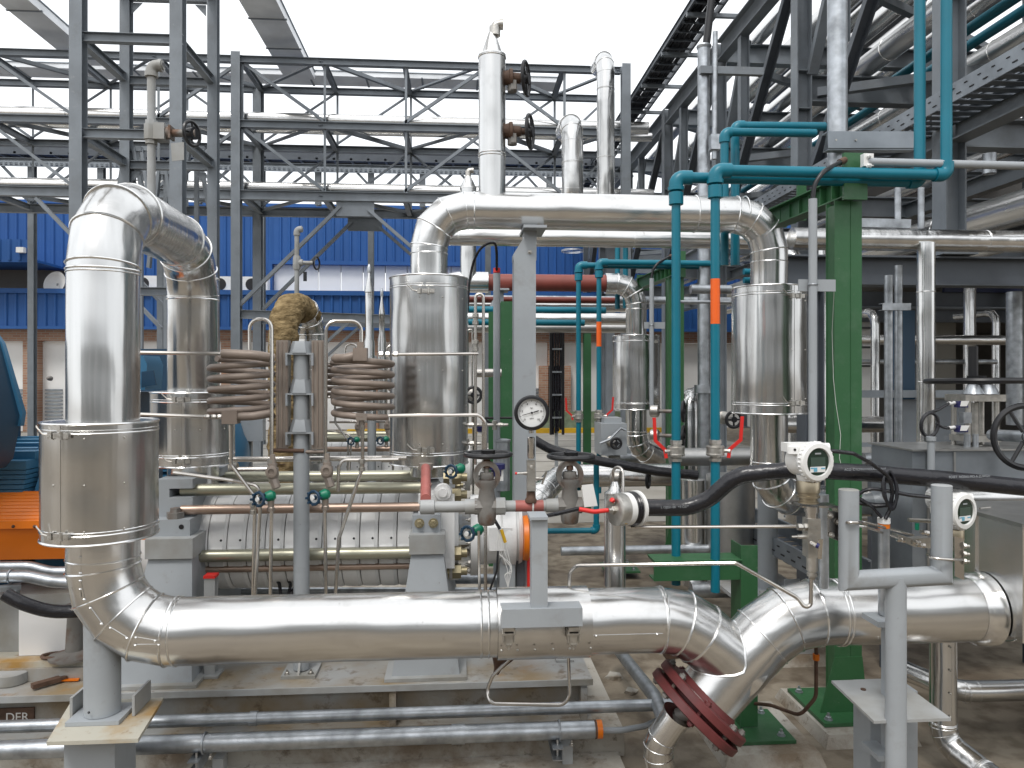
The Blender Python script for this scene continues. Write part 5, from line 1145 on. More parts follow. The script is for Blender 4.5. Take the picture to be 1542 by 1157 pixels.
# white wires with a yellow ferrule at the bearing
t = thing('sensor_wires', 'bundle of thin pale wires with a yellow ferrule hanging by the bearing', 'wires', at(760, 820, 3.5))
def f(m):
    for k in range(5):
        e = 760 + random.uniform(-12, 14)
        m.tube(P((747, 786, 3.55), (752 + k, 800, 3.5), (744 + 5 * k, 830, 3.5), (e, 850 + 4 * k, 3.5), (770 - k * 3, 862, 3.5), (765, 885, 3.5)), .0018, 5, R=.06, k=4)
part('wires', 'plasticwhite', t, f)
part('ferrule', 'yellow', t, lambda m: m.cyl(at(755, 798, 3.49), at(761, 817, 3.49), .008, n=8))
part('plug', 'black', t, lambda m: m.cyl(at(744, 782, 3.5), at(753, 797, 3.49), .008, n=8))
# ---------------- sample pot (steel cylinder with U handle tube) under the coupling ----------------
c = at(926, 800, 3.3)
t = thing('sample_pot', 'upright stainless cylinder with a bent tube on top standing behind the front pipe', 'vessel', (c.x, 3.3, .6))
zt_ = at(926, 742, 3.3).z
part('shell', 'alu_v', t, lambda m: m.lathe((c.x, 3.3, at(926, 882, 3.3).z), (0, 0, 1), [(0, .048), (zt_ - at(926, 882, 3.3).z, .048), (zt_ - at(926, 882, 3.3).z + .012, .03), (zt_ - at(926, 882, 3.3).z + .035, .02), (zt_ - at(926, 882, 3.3).z + .05, .014)], n=30))
part('handle_tube', 'inox', t, lambda m: m.tube(P((923, 738, 3.3), (923, 704, 3.3), (938, 704, 3.25), (938, 780, 3.2)), .007, 10, R=.03, k=6))
# ================= TEAL PIPES AND GREEN FRAMES =================
TY = 3.5; TR = .0215
def socket(m, p, d, r=TR, L=.05):
    m.lathe(V(p), d, [(0, r * 1.2), (.004, r * 1.62), (L - .004, r * 1.62), (L, r * 1.2)], n=20)
def tz(py, Y=TY): return at(1047, py, Y).z
def teal_line(label, label2, px, yt, pxr, yb, orange, lever, Y=TY, off=0, R_=TR):
    x = at(px, 0, Y).x; t = tt(thing('teal_pipe', label, 'pipe', (x, Y, 0), 'teal plastic pipes with ball valves'), label2)
    zt_ = tz(yt, Y); yo = Y + off
    part('down_leg', 'teal', t, lambda m: m.tube([(x, Y, tz(yb, Y)), (x, Y, zt_)], R_, 20))
    part('elbow', 'teal', t, lambda m: (m.tube([(x, Y, zt_ - .06), (x, Y, zt_), (x + .075, yo, zt_ + .0)], R_ * 1.6, 20, R=.035, k=5), m.lathe((x, Y, zt_ - .068), (0, 0, 1), [(0, R_ * 1.3), (.004, R_ * 1.8), (.022, R_ * 1.8), (.024, R_ * 1.5)], n=20)))
    part('coupling', 'teal', t, lambda m: (socket(m, (x, Y, zt_ - .135), (0, 0, 1), R_, .065)))
    part('header', 'teal', t, lambda m: m.tube([(x + .05, yo, zt_), (at(pxr, 0, yo).x, yo, zt_)], R_ * 1.22, 20))
    if orange: part('orange_band', 'orange_tape', t, lambda m: m.cyl((x, Y, tz(orange[0], Y)), (x, Y, tz(orange[1], Y)), R_ * 1.03, n=24))
    c = V((x, Y, tz(679, Y)))
    v = part('ball_valve', 'cast_inox', t, lambda m: (m.lathe(c - V((0, 0, .05)), (0, 0, 1), [(0, .024), (0, .030), (.016, .031), (.018, .024), (.024, .024), (.026, .041), (.074, .041), (.076, .026), (.082, .026), (.084, .031), (.102, .030)], n=8), m.lathe(c - V((0, 0, .022)), (0, 0, 1), [(0, .0395), (.002, .043), (.008, .043), (.01, .041), (.034, .041), (.036, .043), (.042, .043), (.044, .0395)], n=28), m.cyl(c, c + V((lever * .055, -.02, 0)), .010, n=10), m.hexb(c + V((lever * .055, -.02, 0)), (lever, -.3, 0), .011, .01)))
    a = c + V((lever * .055, -.024, -.012)); 
    part('lever', 'redlever', v, lambda m: (m.sweep([a + V((0, 0, -.02)), a + V((lever * .006, 0, .02)), a + V((lever * .055, -.01, .065)), a + V((lever * .062, -.012, .175))], [(-.008, -.0025), (.008, -.0025), (.008, .0025), (-.008, .0025)], up=V((0, 1, 0)))))
    return t
teal_line('left teal plastic pipe with a red lever ball valve beside the green column', 'left teal plastic pipe with a red lever ball valve, row behind', 1018, 268, 1366, 880, None, -1, off=0.0)
teal_line('right teal plastic pipe with an orange band and red lever ball valve', 'right teal plastic pipe with an orange band, row behind', 1077, 256, 1408, 892, (420, 488), 1, Y=3.42)
# upper teal pair higher up
t = tt(thing('teal_pipe', 'pair-outer teal pipe rising to the upper level then running right to the green bracket', 'pipe', (1.5, 4.3, 0), 'teal pipes behind the front pair'), 'pair-outer teal pipe of the row behind, upper level')
Y_ = 4.3
part('run', 'teal', t, lambda m: m.tube(P((1107, 400, Y_), (1107, 190, Y_), (1242, 191, Y_)), .026, 18, R=.03, k=5))
part('elbow', 'teal', t, lambda m: m.tube(P((1107, 205, Y_), (1107, 190, Y_), (1120, 190, Y_)), .032, 18, R=.03, k=5))
t = tt(thing('teal_pipe', 'pair-inner teal pipe just below it running right to the green bracket', 'pipe', (1.4, 4.2, 0), 'teal pipes behind the front pair'), 'pair-inner teal pipe of the row behind, upper level')
Y_ = 4.2
part('run', 'teal', t, lambda m: m.tube(P((1091, 400, Y_), (1091, 199, Y_), (1228, 201, Y_)), .024, 18, R=.03, k=5))
part('elbow', 'teal', t, lambda m: m.tube(P((1091, 215, Y_), (1091, 200, Y_), (1101, 200, Y_)), .031, 18, R=.03, k=5))
# risers at right going up out of the picture
for px, pl_, yb_, lb, rr in ((1385, 1278, 268, 'left tall teal riser going up out of the picture', .030), (1425, 1290, 256, 'right tall teal riser going up out of the picture', .030)):
    Yr = 3.5 if px == 1385 else 3.42
    t = thing('teal_pipe', lb, 'pipe', (at(px, 0, Yr).x, Yr, 2.6), 'tall teal risers')
    zr_ = tz(yb_, Yr); xr_ = at(px, 0, Yr).x
    m = MB(); m.tube([V((xr_ - .1, Yr, zr_)), V((xr_, Yr, zr_)), V((xr_, Yr, 4.4))], rr * .88 if px == 1385 else rr * .86, 20, R=.03, k=5); m.build('riser', 'teal', t)
    part('elbow', 'teal', t, lambda m: m.tube([V((xr_ - .06, Yr, zr_)), V((xr_, Yr, zr_)), V((xr_, Yr, zr_ + .06))], rr * 1.12, 20, R=.035, k=5))
# green portal frame (front row)
gp = tt(thing('pipe_stand', 'heavy green H section column with bolted base plate', 'column', (at(1272, 0, 3.55).x, 3.55, 0), 'green pipe stands'), 'green H section column of the row behind')
GY = 3.62; gxa, gxb = at(1256, 0, GY - .08).x, at(1297, 0, GY - .08).x; gxm = (gxa + gxb) / 2
zt_ = at(1272, 303, GY - .08).z
part('column', 'green', gp, lambda m: (m.bx(gxa, gxb, GY - .085, GY - .077, .06, zt_), m.bx(gxa, gxb, GY - .005, GY + .003, .06, zt_), m.bx(gxa + .003, gxa + .009, GY - .077, GY - .005, .06, zt_ - .02), m.bx(gxb - .009, gxb - .003, GY - .077, GY - .005, .06, zt_ - .02)))
part('weld_seam', 'green', gp, lambda m: m.bx(gxm + .012, gxm + .016, GY - .088, GY - .085, .2, zt_))
part('foot_stiffener', 'green', gp, lambda m: m.prism([(gxa - .075, GY - .09, .075), (gxb + .03, GY - .09, .075), (gxb, GY - .09, .35), (gxa, GY - .09, .35)], (0, .008, 0)))
part('base_plate', 'green', gp, lambda m: m.bx(gxa - .11, gxb + .10, GY - .20, GY + .2, .06, .078))
[part('anchor_bolt', 'galv', gp, lambda m: m.bolt((x, y, .078), (0, 0, 1), .015)) for x in (gxa - .07, gxb + .06) for y in (GY - .16, GY + .15)]
xc0, xc1 = at(1268, 0, 3.5).x, at(1303, 0, 3.5).x
part('head_plate', 'green', gp, lambda m: m.bx(xc0, xc1, 3.48, 3.50, at(1285, 302, 3.5).z, at(1285, 232, 3.5).z))
part('arm', 'green', gp, lambda m: (m.ib((xc0 + .05, 3.50, at(1270, 280, 3.5).z), (xc0 - .02, 4.6, at(1270, 280, 3.5).z), .11, .09), m.bx(xc0 - .04, xc0 + .1, 4.6, 4.62, at(1270, 300, 3.5).z, at(1270, 250, 3.5).z)))
part('arm_plate', 'green', gp, lambda m: m.bx(at(1199, 0, 4.3).x, at(1212, 0, 4.3).x, 4.28, 4.30, at(1205, 333, 4.3).z, at(1205, 280, 4.3).z))
[part('arm_rib', 'green', gp, lambda m: m.bx(xc0 + .0, xc0 + .096, 3.6 + .12 * k, 3.605 + .12 * k, at(1270, 293, 3.5).z, at(1270, 267, 3.5).z)) for k in range(8)]
gp2 = tt(thing('pipe_stand', 'low green frame crossing behind the front pipe beneath the teal pipes', 'frame', (at(1060, 0, 3.4).x, 3.45, 0), 'green pipe stands'), 'low green frame under the teal pipes of the row behind')
Yq = 3.45
part('upright', 'green', gp2, lambda m: (m.bx(at(1111, 0, Yq).x, at(1136, 0, Yq).x, Yq - .04, Yq - .032, .08, at(1120, 819, Yq).z), m.bx(at(1111, 0, Yq).x, at(1111, 0, Yq).x + .006, Yq - .032, Yq + .09, .08, at(1120, 819, Yq).z)))
part('beam', 'green', gp2, lambda m: m.ch((at(982, 0, Yq).x, Yq - .035, at(1060, 856, Yq).z), (at(1114, 0, Yq).x, Yq - .035, at(1060, 856, Yq).z), .095, .09, up=(0, 0, 1)))
part('top_flange', 'green', gp2, lambda m: m.bx(at(982, 0, Yq).x, at(1112, 0, Yq).x, Yq - .05, Yq + .09, at(1060, 842, Yq).z, at(1060, 840, Yq).z))
part('base_plate', 'green', gp2, lambda m: m.bx(at(1085, 0, Yq).x, at(1175, 0, Yq).x, Yq - .17, Yq + .15, .06, .075))
[part('anchor_bolt', 'galv', gp2, lambda m: m.bolt((x, y, .075), (0, 0, 1), .014)) for x in (at(1098, 0, Yq).x, at(1160, 0, Yq).x) for y in (Yq - .12, Yq + .11)]
gp3 = tt(thing('pipe_stand', 'narrow green column behind the left teal pipe', 'column', (at(1003, 0, 4.0).x, 4.0, 0), 'green pipe stands'), 'narrow green column behind the teal pipe, farther row')
Yn = 4.05
x0_, x1_ = at(990, 0, Yn).x, at(1012, 0, Yn).x
for lb, px, py0, dd_ in (('concrete pad under the heavy green column, lower right', 1268, 0, 0), ('concrete pad under the low green frame', 1130, 0, -.15), ('concrete pad under the grey column behind the green stands', 1165, 0, .95)):
    Yp = GY + dd_; xx0 = at(px, 0, Yp).x
    t = thing('concrete_pad', lb, 'pad', (xx0, Yp, 0), 'low concrete pads'); w_ = .24 if px != 1165 else .3
    part('block', 'concrete', t, lambda m: m.add([(xx0 - w_, Yp - .3, -.02), (xx0 + w_, Yp - .3, -.02), (xx0 + w_, Yp + .28, -.02), (xx0 - w_, Yp + .28, -.02), (xx0 - w_ + .03, Yp - .27, .058), (xx0 + w_ - .03, Yp - .27, .058), (xx0 + w_ - .03, Yp + .25, .058), (xx0 - w_ + .03, Yp + .25, .058)], [(3, 2, 1, 0), (4, 5, 6, 7), (0, 1, 5, 4), (1, 2, 6, 5), (2, 3, 7, 6), (3, 0, 4, 7)]))
bpy.data.objects.remove(gp3); TRAIN.pop()
# light grey conduit clamped to the green column
Yc = 3.36
t = tt(thing('conduit_riser', 'pale grey conduit riser clamped to the left side of the green column', 'conduit', (at(1224, 0, Yc).x, Yc, 1.2)), 'pale grey conduit riser beside the green column, row behind')
xq = at(1224, 0, Yc).x
part('tube', 'greypaint', t, lambda m: m.tube([(xq, Yc, at(1224, 672, Yc).z), (xq, Yc, at(1224, 300, Yc).z)], .0195, 16))
part('flex', 'black', t, lambda m: m.tube(P((1224, 302, Yc), (1226, 278, Yc), (1240, 258, Yc), (1266, 244, Yc + .1)), .011, 10, R=.1, k=5))
part('cap', 'rust', t, lambda m: m.cyl(at(1264, 245, Yc + .1), at(1272, 241, Yc + .12), .016, n=12))
part('clamp_plate', 'greypaint', t, lambda m: m.bx(at(1206, 0, Yc).x, at(1262, 0, Yc).x, Yc + .022, Yc + .03, at(1224, 438, Yc).z, at(1224, 420, Yc).z))
part('u_bolt', 'galv', t, lambda m: (m.ring((xq, Yc, at(1224, 429, Yc).z), (0, 0, 1), .022, .003, 18, 5)))
# tall galvanised stand pipe with steel arm, top right
Yg = 3.9
t = thing('stand_pipe', 'thick galvanised stand pipe rising out of the picture at upper right', 'pipe', (at(1261, 0, Yg).x, Yg, 2.5))
part('tube', 'galv', t, lambda m: m.tube([(at(1261, 0, Yg).x, Yg, at(1261, 250, Yg).z), (at(1261, 0, Yg).x, Yg, 4.6)], .052, 24))
t = thing('channel_arm', 'galvanised channel arm bolted across the stand pipe', 'beam', at(1320, 212, 3.8))
part('channel', 'zincsheet', t, lambda m: m.ch(at(1378, 212, 3.82), at(1246, 212, 3.80), .10, -.05, up=(0, 0, 1), t=.008))
[part('bolt', 'cast_inox', t, lambda m: m.bolt(at(px, 213, 3.815), (0, -1, 0), .011)) for px in (1256, 1286)]
# horizontal grey pipe clamped on green head plate
t = thing('grey_pipe', 'long level grey pipe running right from the green column head', 'pipe', at(1400, 247, 3.4))
part('tube', 'greypaint', t, lambda m: m.tube([at(1306, 244, 3.42), at(1700, 254, 3.42)], .0195, 16))
part('clamp', 'plasticwhite', t, lambda m: (m.bx(at(1299, 0, 3.42).x, at(1314, 0, 3.42).x, 3.41, 3.44, at(1306, 251, 3.42).z, at(1306, 232, 3.42).z), m.bolt(at(1308, 236, 3.41), (0, -1, 0), .010), m.bolt(at(1308, 250, 3.41), (0, -1, 0), .010)))
# galvanised stand pipe with junction near left of rack column
Yg = 6.4
xg = at(1060, 0, Yg).x
t = thing('stand_pipe', 'galvanised stand pipe with a cable entering its top beside the ladder tray', 'pipe', (xg, Yg, 2.5))
part('tube', 'galv', t, lambda m: m.tube([(xg, Yg, 0), (xg, Yg, at(1060, 70, Yg).z)], .055, 24))
part('rim', 'galv', t, lambda m: m.lathe((xg, Yg, at(1060, 74, Yg).z), (0, 0, 1), [(0, .058), (.02, .066), (.03, .062)], n=24))
part('cable', 'black', t, lambda m: m.tube(P((1063, 72, Yg), (1068, 30, Yg), (1075, -30, Yg)), .035, 10))
part('arm', 'steel', t, lambda m: m.bx(at(1050, 0, Yg).x, at(1143, 0, Yg).x, Yg - .1, Yg - .05, at(1060, 117, Yg).z, at(1060, 106, Yg).z))
part('collar', 'galv', t, lambda m: m.cyl((xg, Yg, at(1060, 592, Yg).z), (xg, Yg, at(1060, 580, Yg).z), .085, n=24))
t = thing('conduit_riser', 'slim conduit with a small junction box beside the tall galvanised stand pipe', 'conduit', (at(1077, 0, 6.3).x, 6.3, 3))
part('tube', 'galv', t, lambda m: m.tube(P((1076, 240, 6.3), (1077, 48, 6.3)), .022, 12))
part('box', 'galv', t, lambda m: m.box(at(1076, 215, 6.28), (.08, .07, .13)))
for px, Yv, r, lb, y0_, y1_ in ((1338, 5.2, .030, 'left of two thin vertical conduits right of the green column', 415, 670), (1353, 5.3, .028, 'right of two thin vertical conduits right of the green column', 400, 670), (1352, 5.0, .022, 'short vertical conduit above the level clad pipe, left one', 283, 345), (1387, 5.0, .022, 'short vertical conduit above the level clad pipe, right one', 283, 345), (1528, 6.5, .07, 'clad riser at the far right edge', 440, 640), (1490, 5.6, .05, 'stub pipe high at the right edge', 232, 262)):
    t = thing('conduit_riser', lb, 'conduit', (at(px, 0, Yv).x, Yv, at(px, y1_, Yv).z), 'vertical conduits at right')
    part('tube', 'galv', t, lambda m: m.cyl((at(px, 0, Yv).x, Yv, at(px, y1_ + (120 if y1_ == 670 else 0), Yv).z), (at(px, 0, Yv).x, Yv, at(px, y0_, Yv).z), r, n=16))
t = MB(); t.ch(at(1329, 462, 5.1), at(1372, 462, 5.1), .05, .05); t.build; solo(t, 'conduit_clamp', 'galv', 'short channel clamping the two thin conduits', 'clamp')
t = MB(); t.ch(at(1292, 335, 4.9), at(1372, 337, 4.9), .06, .04); solo(t, 'channel_arm', 'galv', 'pale channel lying just above the level clad pipe', 'beam')
# grey round column with base plate behind (elbow support)
t = thing('elbow_support', 'grey round column on a concrete pad under the right pipe elbow', 'support', at(1161, 855, 4.55))
xs_ = at(1161, 0, 4.5).x
part('post', 'greypaint', t, lambda m: m.cyl((xs_, 4.55, .40), (xs_, 4.55, 1.06), .062, n=24))
part('base_plate', 'greypaint', t, lambda m: m.bx(xs_ - .11, xs_ + .13, 4.40, 4.7, .385, .40))
[part('nut_block', 'greydirty', t, lambda m: m.bx(xs_ + dx - .03, xs_ + dx + .03, 4.36, 4.42, .40, .42)) for dx in (-.08, .17)]
part('gusset', 'greypaint', t, lambda m: m.bx(xs_ + .045, xs_ + .14, 4.4, 4.41, .40, .49))
t = thing('skid_end', 'dirty pale steel skid end under the grey elbow support', 'skid', at(1170, 900, 4.6))
part('plate', 'greydirty', t, lambda m: m.bx(at(1118, 0, 4.3).x, at(1240, 0, 4.3).x, 4.25, 5.2, .36, .384))
part('web', 'skid', t, lambda m: m.bx(at(1122, 0, 4.3).x, at(1236, 0, 4.3).x, 4.33, 4.36, .0, .36))
# ================= RIGHT FOREGROUND =================
QY = 2.42
Xq = lambda px: at(px, 0, QY).x
Zq = lambda py: at(1349, py, QY).z
r_ = .0335
hf = thing('instrument_stand', 'light grey fork shaped pipe stand carrying two white transmitters', 'stand', (Xq(1349), QY, 0))
part('post', 'greypaint', hf, lambda m: m.cyl((Xq(1349), QY, 0.0), (Xq(1349), QY, Zq(868)), r_, n=28))
part('fork', 'greypaint', hf, lambda m: m.tube([(Xq(1278), QY, Zq(737)), (Xq(1278), QY, Zq(873)), (Xq(1418), QY, Zq(868)), (Xq(1418), QY, Zq(732))], r_ * .98, 28))
[part('cap', 'greydirty', hf, lambda m: m.lathe((Xq(px), QY, Zq(py)), (0, 0, 1), [(0, r_ * .99), (.002, r_ * .9)], n=28)) for px, py in ((1278, 737), (1418, 732))]
# second stand: column with plate behind post
t = thing('bracket_column', 'steel channel column with a pale square plate behind the fork stand', 'support', (Xq(1330), 2.62, 0))
part('channel', 'greypaint', t, lambda m: m.ch((at(1332, 0, 2.6).x, 2.6, .0), (at(1332, 0, 2.6).x, 2.6, at(1325, 905, 2.6).z), .045, .05, up=(0, 1, 0)))
[part('lug', 'greypaint', t, lambda m: m.bx(at(1311, 0, 2.6).x, at(1334, 0, 2.6).x, 2.55, 2.66, at(1325, y + 8, 2.6).z, at(1325, y, 2.6).z)) for y in (930, 1128)]
pz_ = at(1340, 1045, 2.62).z
part('plate', 'greydirty', t, lambda m: m.prism([V((q.x, q.y, pz_)) for q in (at(1316, 1067, 2.42), at(1432, 1063, 2.42), at(1350, 1021, 2.75), at(1252, 1021, 2.75))], (0, 0, -.010)))
part('plate_bolt', 'rust', t, lambda m: m.lathe((at(1300, 0, 2.66).x, 2.66, pz_), (0, 0, 1), [(0, .010), (.004, .010)], n=8))
part('under_column', 'greypaint', t, lambda m: m.bx(at(1302, 0, 2.7).x, at(1372, 0, 2.7).x, 2.66, 2.78, 0, pz_ - .012))
part('base', 'greydirty', t, lambda m: m.bx(at(1245, 0, 2.7).x, at(1400, 0, 2.7).x, 2.55, 2.95, 0, .02))
part('anchor_bolt', 'galv', t, lambda m: m.bolt((at(1270, 0, 2.8).x, 2.8, .02), (0, 0, 1), .014))
# transmitters
def transmitter(label, px, py, Y, turn=0.0, hidden=False):
    c = at(px, py, Y); t = thing('pressure_transmitter', label, 'transmitter', c, 'white pressure transmitters')
    f_ = V((sin(turn) * .6 + .25, -1, 0)).normalized()
    part('housing', 'plasticwhite', t, lambda m: (m.lathe(c - f_ * -.0 + f_ * -.06, f_, [(0, .052), (.004, .056), (.03, .056), (.05, .050), (.07, .062), (.08, .067), (.098, .067), (.104, .062), (.106, .048), (.098, .046)], n=44, caps=False), m.lathe(c - f_ * .06, f_, [(-.002, .01), (0, .052)], n=44), m.lathe(c + V((-.058, .0, .045)), (0, 0, 1), [(-.02, .02), (.004, .018)], n=14), m.bx(c.x - .078, c.x + .045, c.y + .0, c.y + .05, c.z + .03, c.z + .060), m.lathe(c + V((.052, .01, .042)), (1, -.2, 0), [(0, .018), (.02, .018)], n=14), m.lathe(c - V((0, -.01, .05)), (0, 0, -1), [(0, .04), (.022, .034)], n=24)))
    part('cap_ribs', 'plasticwhite', t, lambda m: [m.lathe(c + f_ * .03 + (V((0, 0, 1)).cross(f_) * cos(a) + V((0, 0, 1)) * sin(a)) * .066, f_, [(-.006, .0045), (.006, .0045)], n=6) for a in [2 * pi * k / 28 for k in range(28)]])
    pr_ = part('window', 'glassdark', t, lambda m: m.lathe(c + f_ * .0, f_, [(0, .045), (.040, .0455)], n=36))
    pf = c + f_ * .0405; sx = V((0, 0, 1)).cross(f_) * -1
    def quad(m, x0, x1, z0, z1, d):
        p = c + f_ * (.0405 + d); m.prism([p + sx * x0 + V((0, 0, z0)), p + sx * x1 + V((0, 0, z0)), p + sx * x1 + V((0, 0, z1)), p + sx * x0 + V((0, 0, z1))], f_ * .0008)
    part('display', 'lcd', pr_, lambda m: quad(m, -.030, .030, -.014, .016, .0005))
    part('face_label', 'plasticwhite', pr_, lambda m: quad(m, -.030, .032, -.034, -.0155, .0005))
    part('face_mark', 'lcdlabel', pr_, lambda m: (quad(m, .004, .018, -.032, -.018, .0015), quad(m, .019, .030, -.022, -.018, .0015), quad(m, -.028, -.012, -.024, -.020, .0015)))
    part('top_label', 'greypaint', pr_, lambda m: quad(m, -.012, .012, .026, .031, .0005))
    part('logo', 'black', t, lambda m: m.lathe(c + V((-.060, -.018, .040)), (-.3, -1, 0), [(0, .0045), (.003, .0045)], n=8))
    part('neck', 'brass_dull', t, lambda m: m.lathe(c - V((0, -.01, .068)), (0, 0, -1), [(0, .036), (.004, .039), (.04, .039), (.042, .034), (.050, .034), (.052, .038), (.058, .038), (.060, .03), (.07, .03), (.072, .034), (.078, .034)], n=26))
    return t, c
mat('lcd', (.05, .085, .065), .25, 0, var=.1)
mat('brass_dull', (.42, .36, .26), .35, .9, var=.15, vs=14)
t, c = transmitter('white transmitter with a round display on the left arm of the fork stand', 1219, 694, 2.45)
part('mounting_bracket', 'inox', t, lambda m: (m.prism([at(1208, 762, 2.46), at(1262, 762, 2.46), at(1272, 772, 2.46), at(1271, 818, 2.46), at(1269, 818, 2.46), at(1269, 774, 2.46), at(1260, 765, 2.46), at(1208, 765, 2.46)], (0, .07, 0)), m.prism([at(1247, 768, 2.46), at(1271, 774, 2.46), at(1271, 818, 2.46), at(1247, 808, 2.46)], (0, .004, 0))))
[part('bolt', 'cast_inox', t, lambda m: m.bolt(at(px, py, 2.455), (0, -1, 0), .008)) for px, py in ((1250, 777), (1263, 787), (1252, 806), (1268, 812))]
part('u_bolt', 'inox', t, lambda m: m.tube(P((1272, 787, 2.46), (1276, 787, 2.375), (1292, 787, 2.375), (1298, 787, 2.46)), .005, 8, R=.02))
mf = thing('valve_manifold', 'stainless block manifold with a blue tipped lever under the left transmitter', 'manifold', at(1221, 870, 2.46))
zf = lambda y: at(1221, y, 2.46).z
xm = at(1222, 0, 2.46).x
part('upper_neck', 'inox', mf, lambda m: m.lathe((xm, 2.46, zf(780)), (0, 0, 1), [(0, .02), (.02, .02), (.02, .024), (.04, .024)], n=16))
part('block', 'brownsteel2', mf, lambda m: m.box((xm, 2.46, (zf(780) + zf(838)) / 2), (.044, .044, zf(780) - zf(838)))) if 'brownsteel2' in MATS else part('block', 'cast_inox', mf, lambda m: m.box((xm, 2.46, (zf(780) + zf(838)) / 2), (.044, .044, zf(780) - zf(838))))
part('lower_fitting', 'cast_inox', mf, lambda m: m.lathe((xm + .002, 2.46, zf(838)), (0, 0, -1), [(0, .019), (.048, .019), (.049, .014), (.056, .014), (.057, .017), (.068, .017), (.07, .012), (.078, .010)], n=16))
part('side_union', 'cast_inox', mf, lambda m: (m.lathe((xm - .022, 2.455, zf(793)), (-1, 0, 0), [(0, .014), (.010, .014), (.012, .010), (.016, .010), (.017, .013), (.03, .012)], n=6), m.lathe((xm - .02, 2.46, zf(808)), (-1, 0, 0), [(0, .009), (.03, .007), (.031, .004), (.05, .004)], n=8)))
part('lever', 'inox', mf, lambda m: (m.cyl(at(1221, 817, 2.435), at(1230, 822, 2.41), .006, n=8), m.bar(at(1236, 812, 2.41), at(1234, 842, 2.41), .014, .004, up=(0, 1, 0))))
part('lever_tip', 'navy', mf, lambda m: m.cyl(at(1229, 821, 2.412), at(1233, 823, 2.408), .009, n=10))
t, c = transmitter('white transmitter half hidden behind the right arm of the fork stand', 1437, 768, 2.62, turn=.2)
part('side_bracket', 'inox', t, lambda m: (m.prism([at(1437, 808, 2.52), at(1452, 812, 2.52), at(1452, 874, 2.52), at(1438, 868, 2.52)], (0, .005, 0))))
[part('bolt', 'cast_inox', t, lambda m: m.bolt(at(1450, y, 2.52), (1, -.4, 0), .010)) for y in (822, 834, 845)]
part('u_bolt', 'inox', t, lambda m: m.tube(P((1450, 843, 2.5), (1434, 843, 2.37), (1402, 841, 2.37), (1397, 835, 2.45)), .005, 8, R=.03))
mf2 = thing('valve_manifold', 'stainless manifold with a green tipped valve behind the right arm', 'manifold', at(1390, 830, 2.75))
part('block', 'cast_inox', mf2, lambda m: (m.prism([at(1375, 812, 2.75), at(1402, 810, 2.75), at(1402, 826, 2.75), at(1378, 824, 2.75), at(1352, 812, 2.75), at(1352, 805, 2.75)], (0, .04, 0)), m.cyl(at(1368, 783, 2.72), at(1402, 785, 2.72), .008, n=10)))
part('unions', 'inox', mf2, lambda m: [m.lathe(at(px, py, 2.73), (-1, 0, .15), [(0, .010), (.012, .010), (.014, .007), (.02, .007), (.021, .010), (.032, .009)], n=6) for px, py in ((1392, 822), (1398, 803), (1362, 814), (1385, 818))])
part('green_tip', 'greenvalve', mf2, lambda m: m.cyl(at(1381, 798, 2.72), at(1381, 788, 2.72), .008, n=10))
tubing('upper of two parallel tubes sloping down to the right manifold', ((1292, 786, 2.5), (1300, 786, 2.5), (1375, 806, 2.75)), r=.005)
tubing('lower of two parallel tubes sloping down to the right manifold', ((1292, 792, 2.5), (1302, 793, 2.5), (1360, 813, 2.75)), r=.005)
# cables from transmitters, coil of black cable, grey conduit stub
ct = thing('black_cable', 'coiled black cable tied in a loop above the capped grey conduit', 'cable', at(1336, 745, 2.6))
part('run', 'rubber', ct, lambda m: m.tube(P((1250, 679, 2.45), (1285, 683, 2.5), (1312, 698, 2.55), (1335, 715, 2.58), (1345, 735, 2.6), (1340, 768, 2.6), (1333, 782, 2.6)), .007, 8, R=.08))
def f(m):
    for k in range(5):
        cc = at(1339 + k * .8, 738, 2.6); pts_ = [cc + V((cos(a) * (.022 + k * .0015), .004 * k - .008 + .01 * sin(a), sin(a) * (.068 - k * .004))) for a in [2 * pi * i / 24 for i in range(24)]]
        m.loop(pts_, .0058, 6)
part('coil', 'rubber', ct, f)
part('tails', 'rubber', ct, lambda m: (m.tube(P((1400, 749, 2.62), (1370, 746, 2.6), (1350, 742, 2.6), (1310, 735, 2.62), (1290, 745, 2.65), (1285, 760, 2.66)), .007, 8, R=.08), m.tube(P((1290, 748, 2.66), (1310, 760, 2.62), (1328, 780, 2.6)), .006, 8, R=.05), m.tube(P((1345, 760, 2.6), (1320, 762, 2.63), (1292, 757, 2.66)), .009, 8, R=.05)))
cs = thing('conduit_stub', 'galvanised conduit stub with an orange ring and white cap behind the fork stand', 'conduit', at(1331, 900, 2.62))
part('tube', 'galv', cs, lambda m: m.cyl((at(1331, 0, 2.62).x, 2.62, at(1331, 925, 2.62).z), (at(1331, 0, 2.62).x, 2.62, at(1331, 795, 2.62).z), .020, n=20))
part('orange_ring', 'orange', cs, lambda m: m.cyl((at(1331, 0, 2.62).x, 2.62, at(1331, 795, 2.62).z), (at(1331, 0, 2.62).x, 2.62, at(1331, 788, 2.62).z), .0205, n=20))
part('cap', 'plasticwhite', cs, lambda m: m.cyl((at(1331, 0, 2.62).x, 2.62, at(1331, 788, 2.62).z), (at(1331, 0, 2.62).x, 2.62, at(1331, 780, 2.62).z), .0225, n=20))
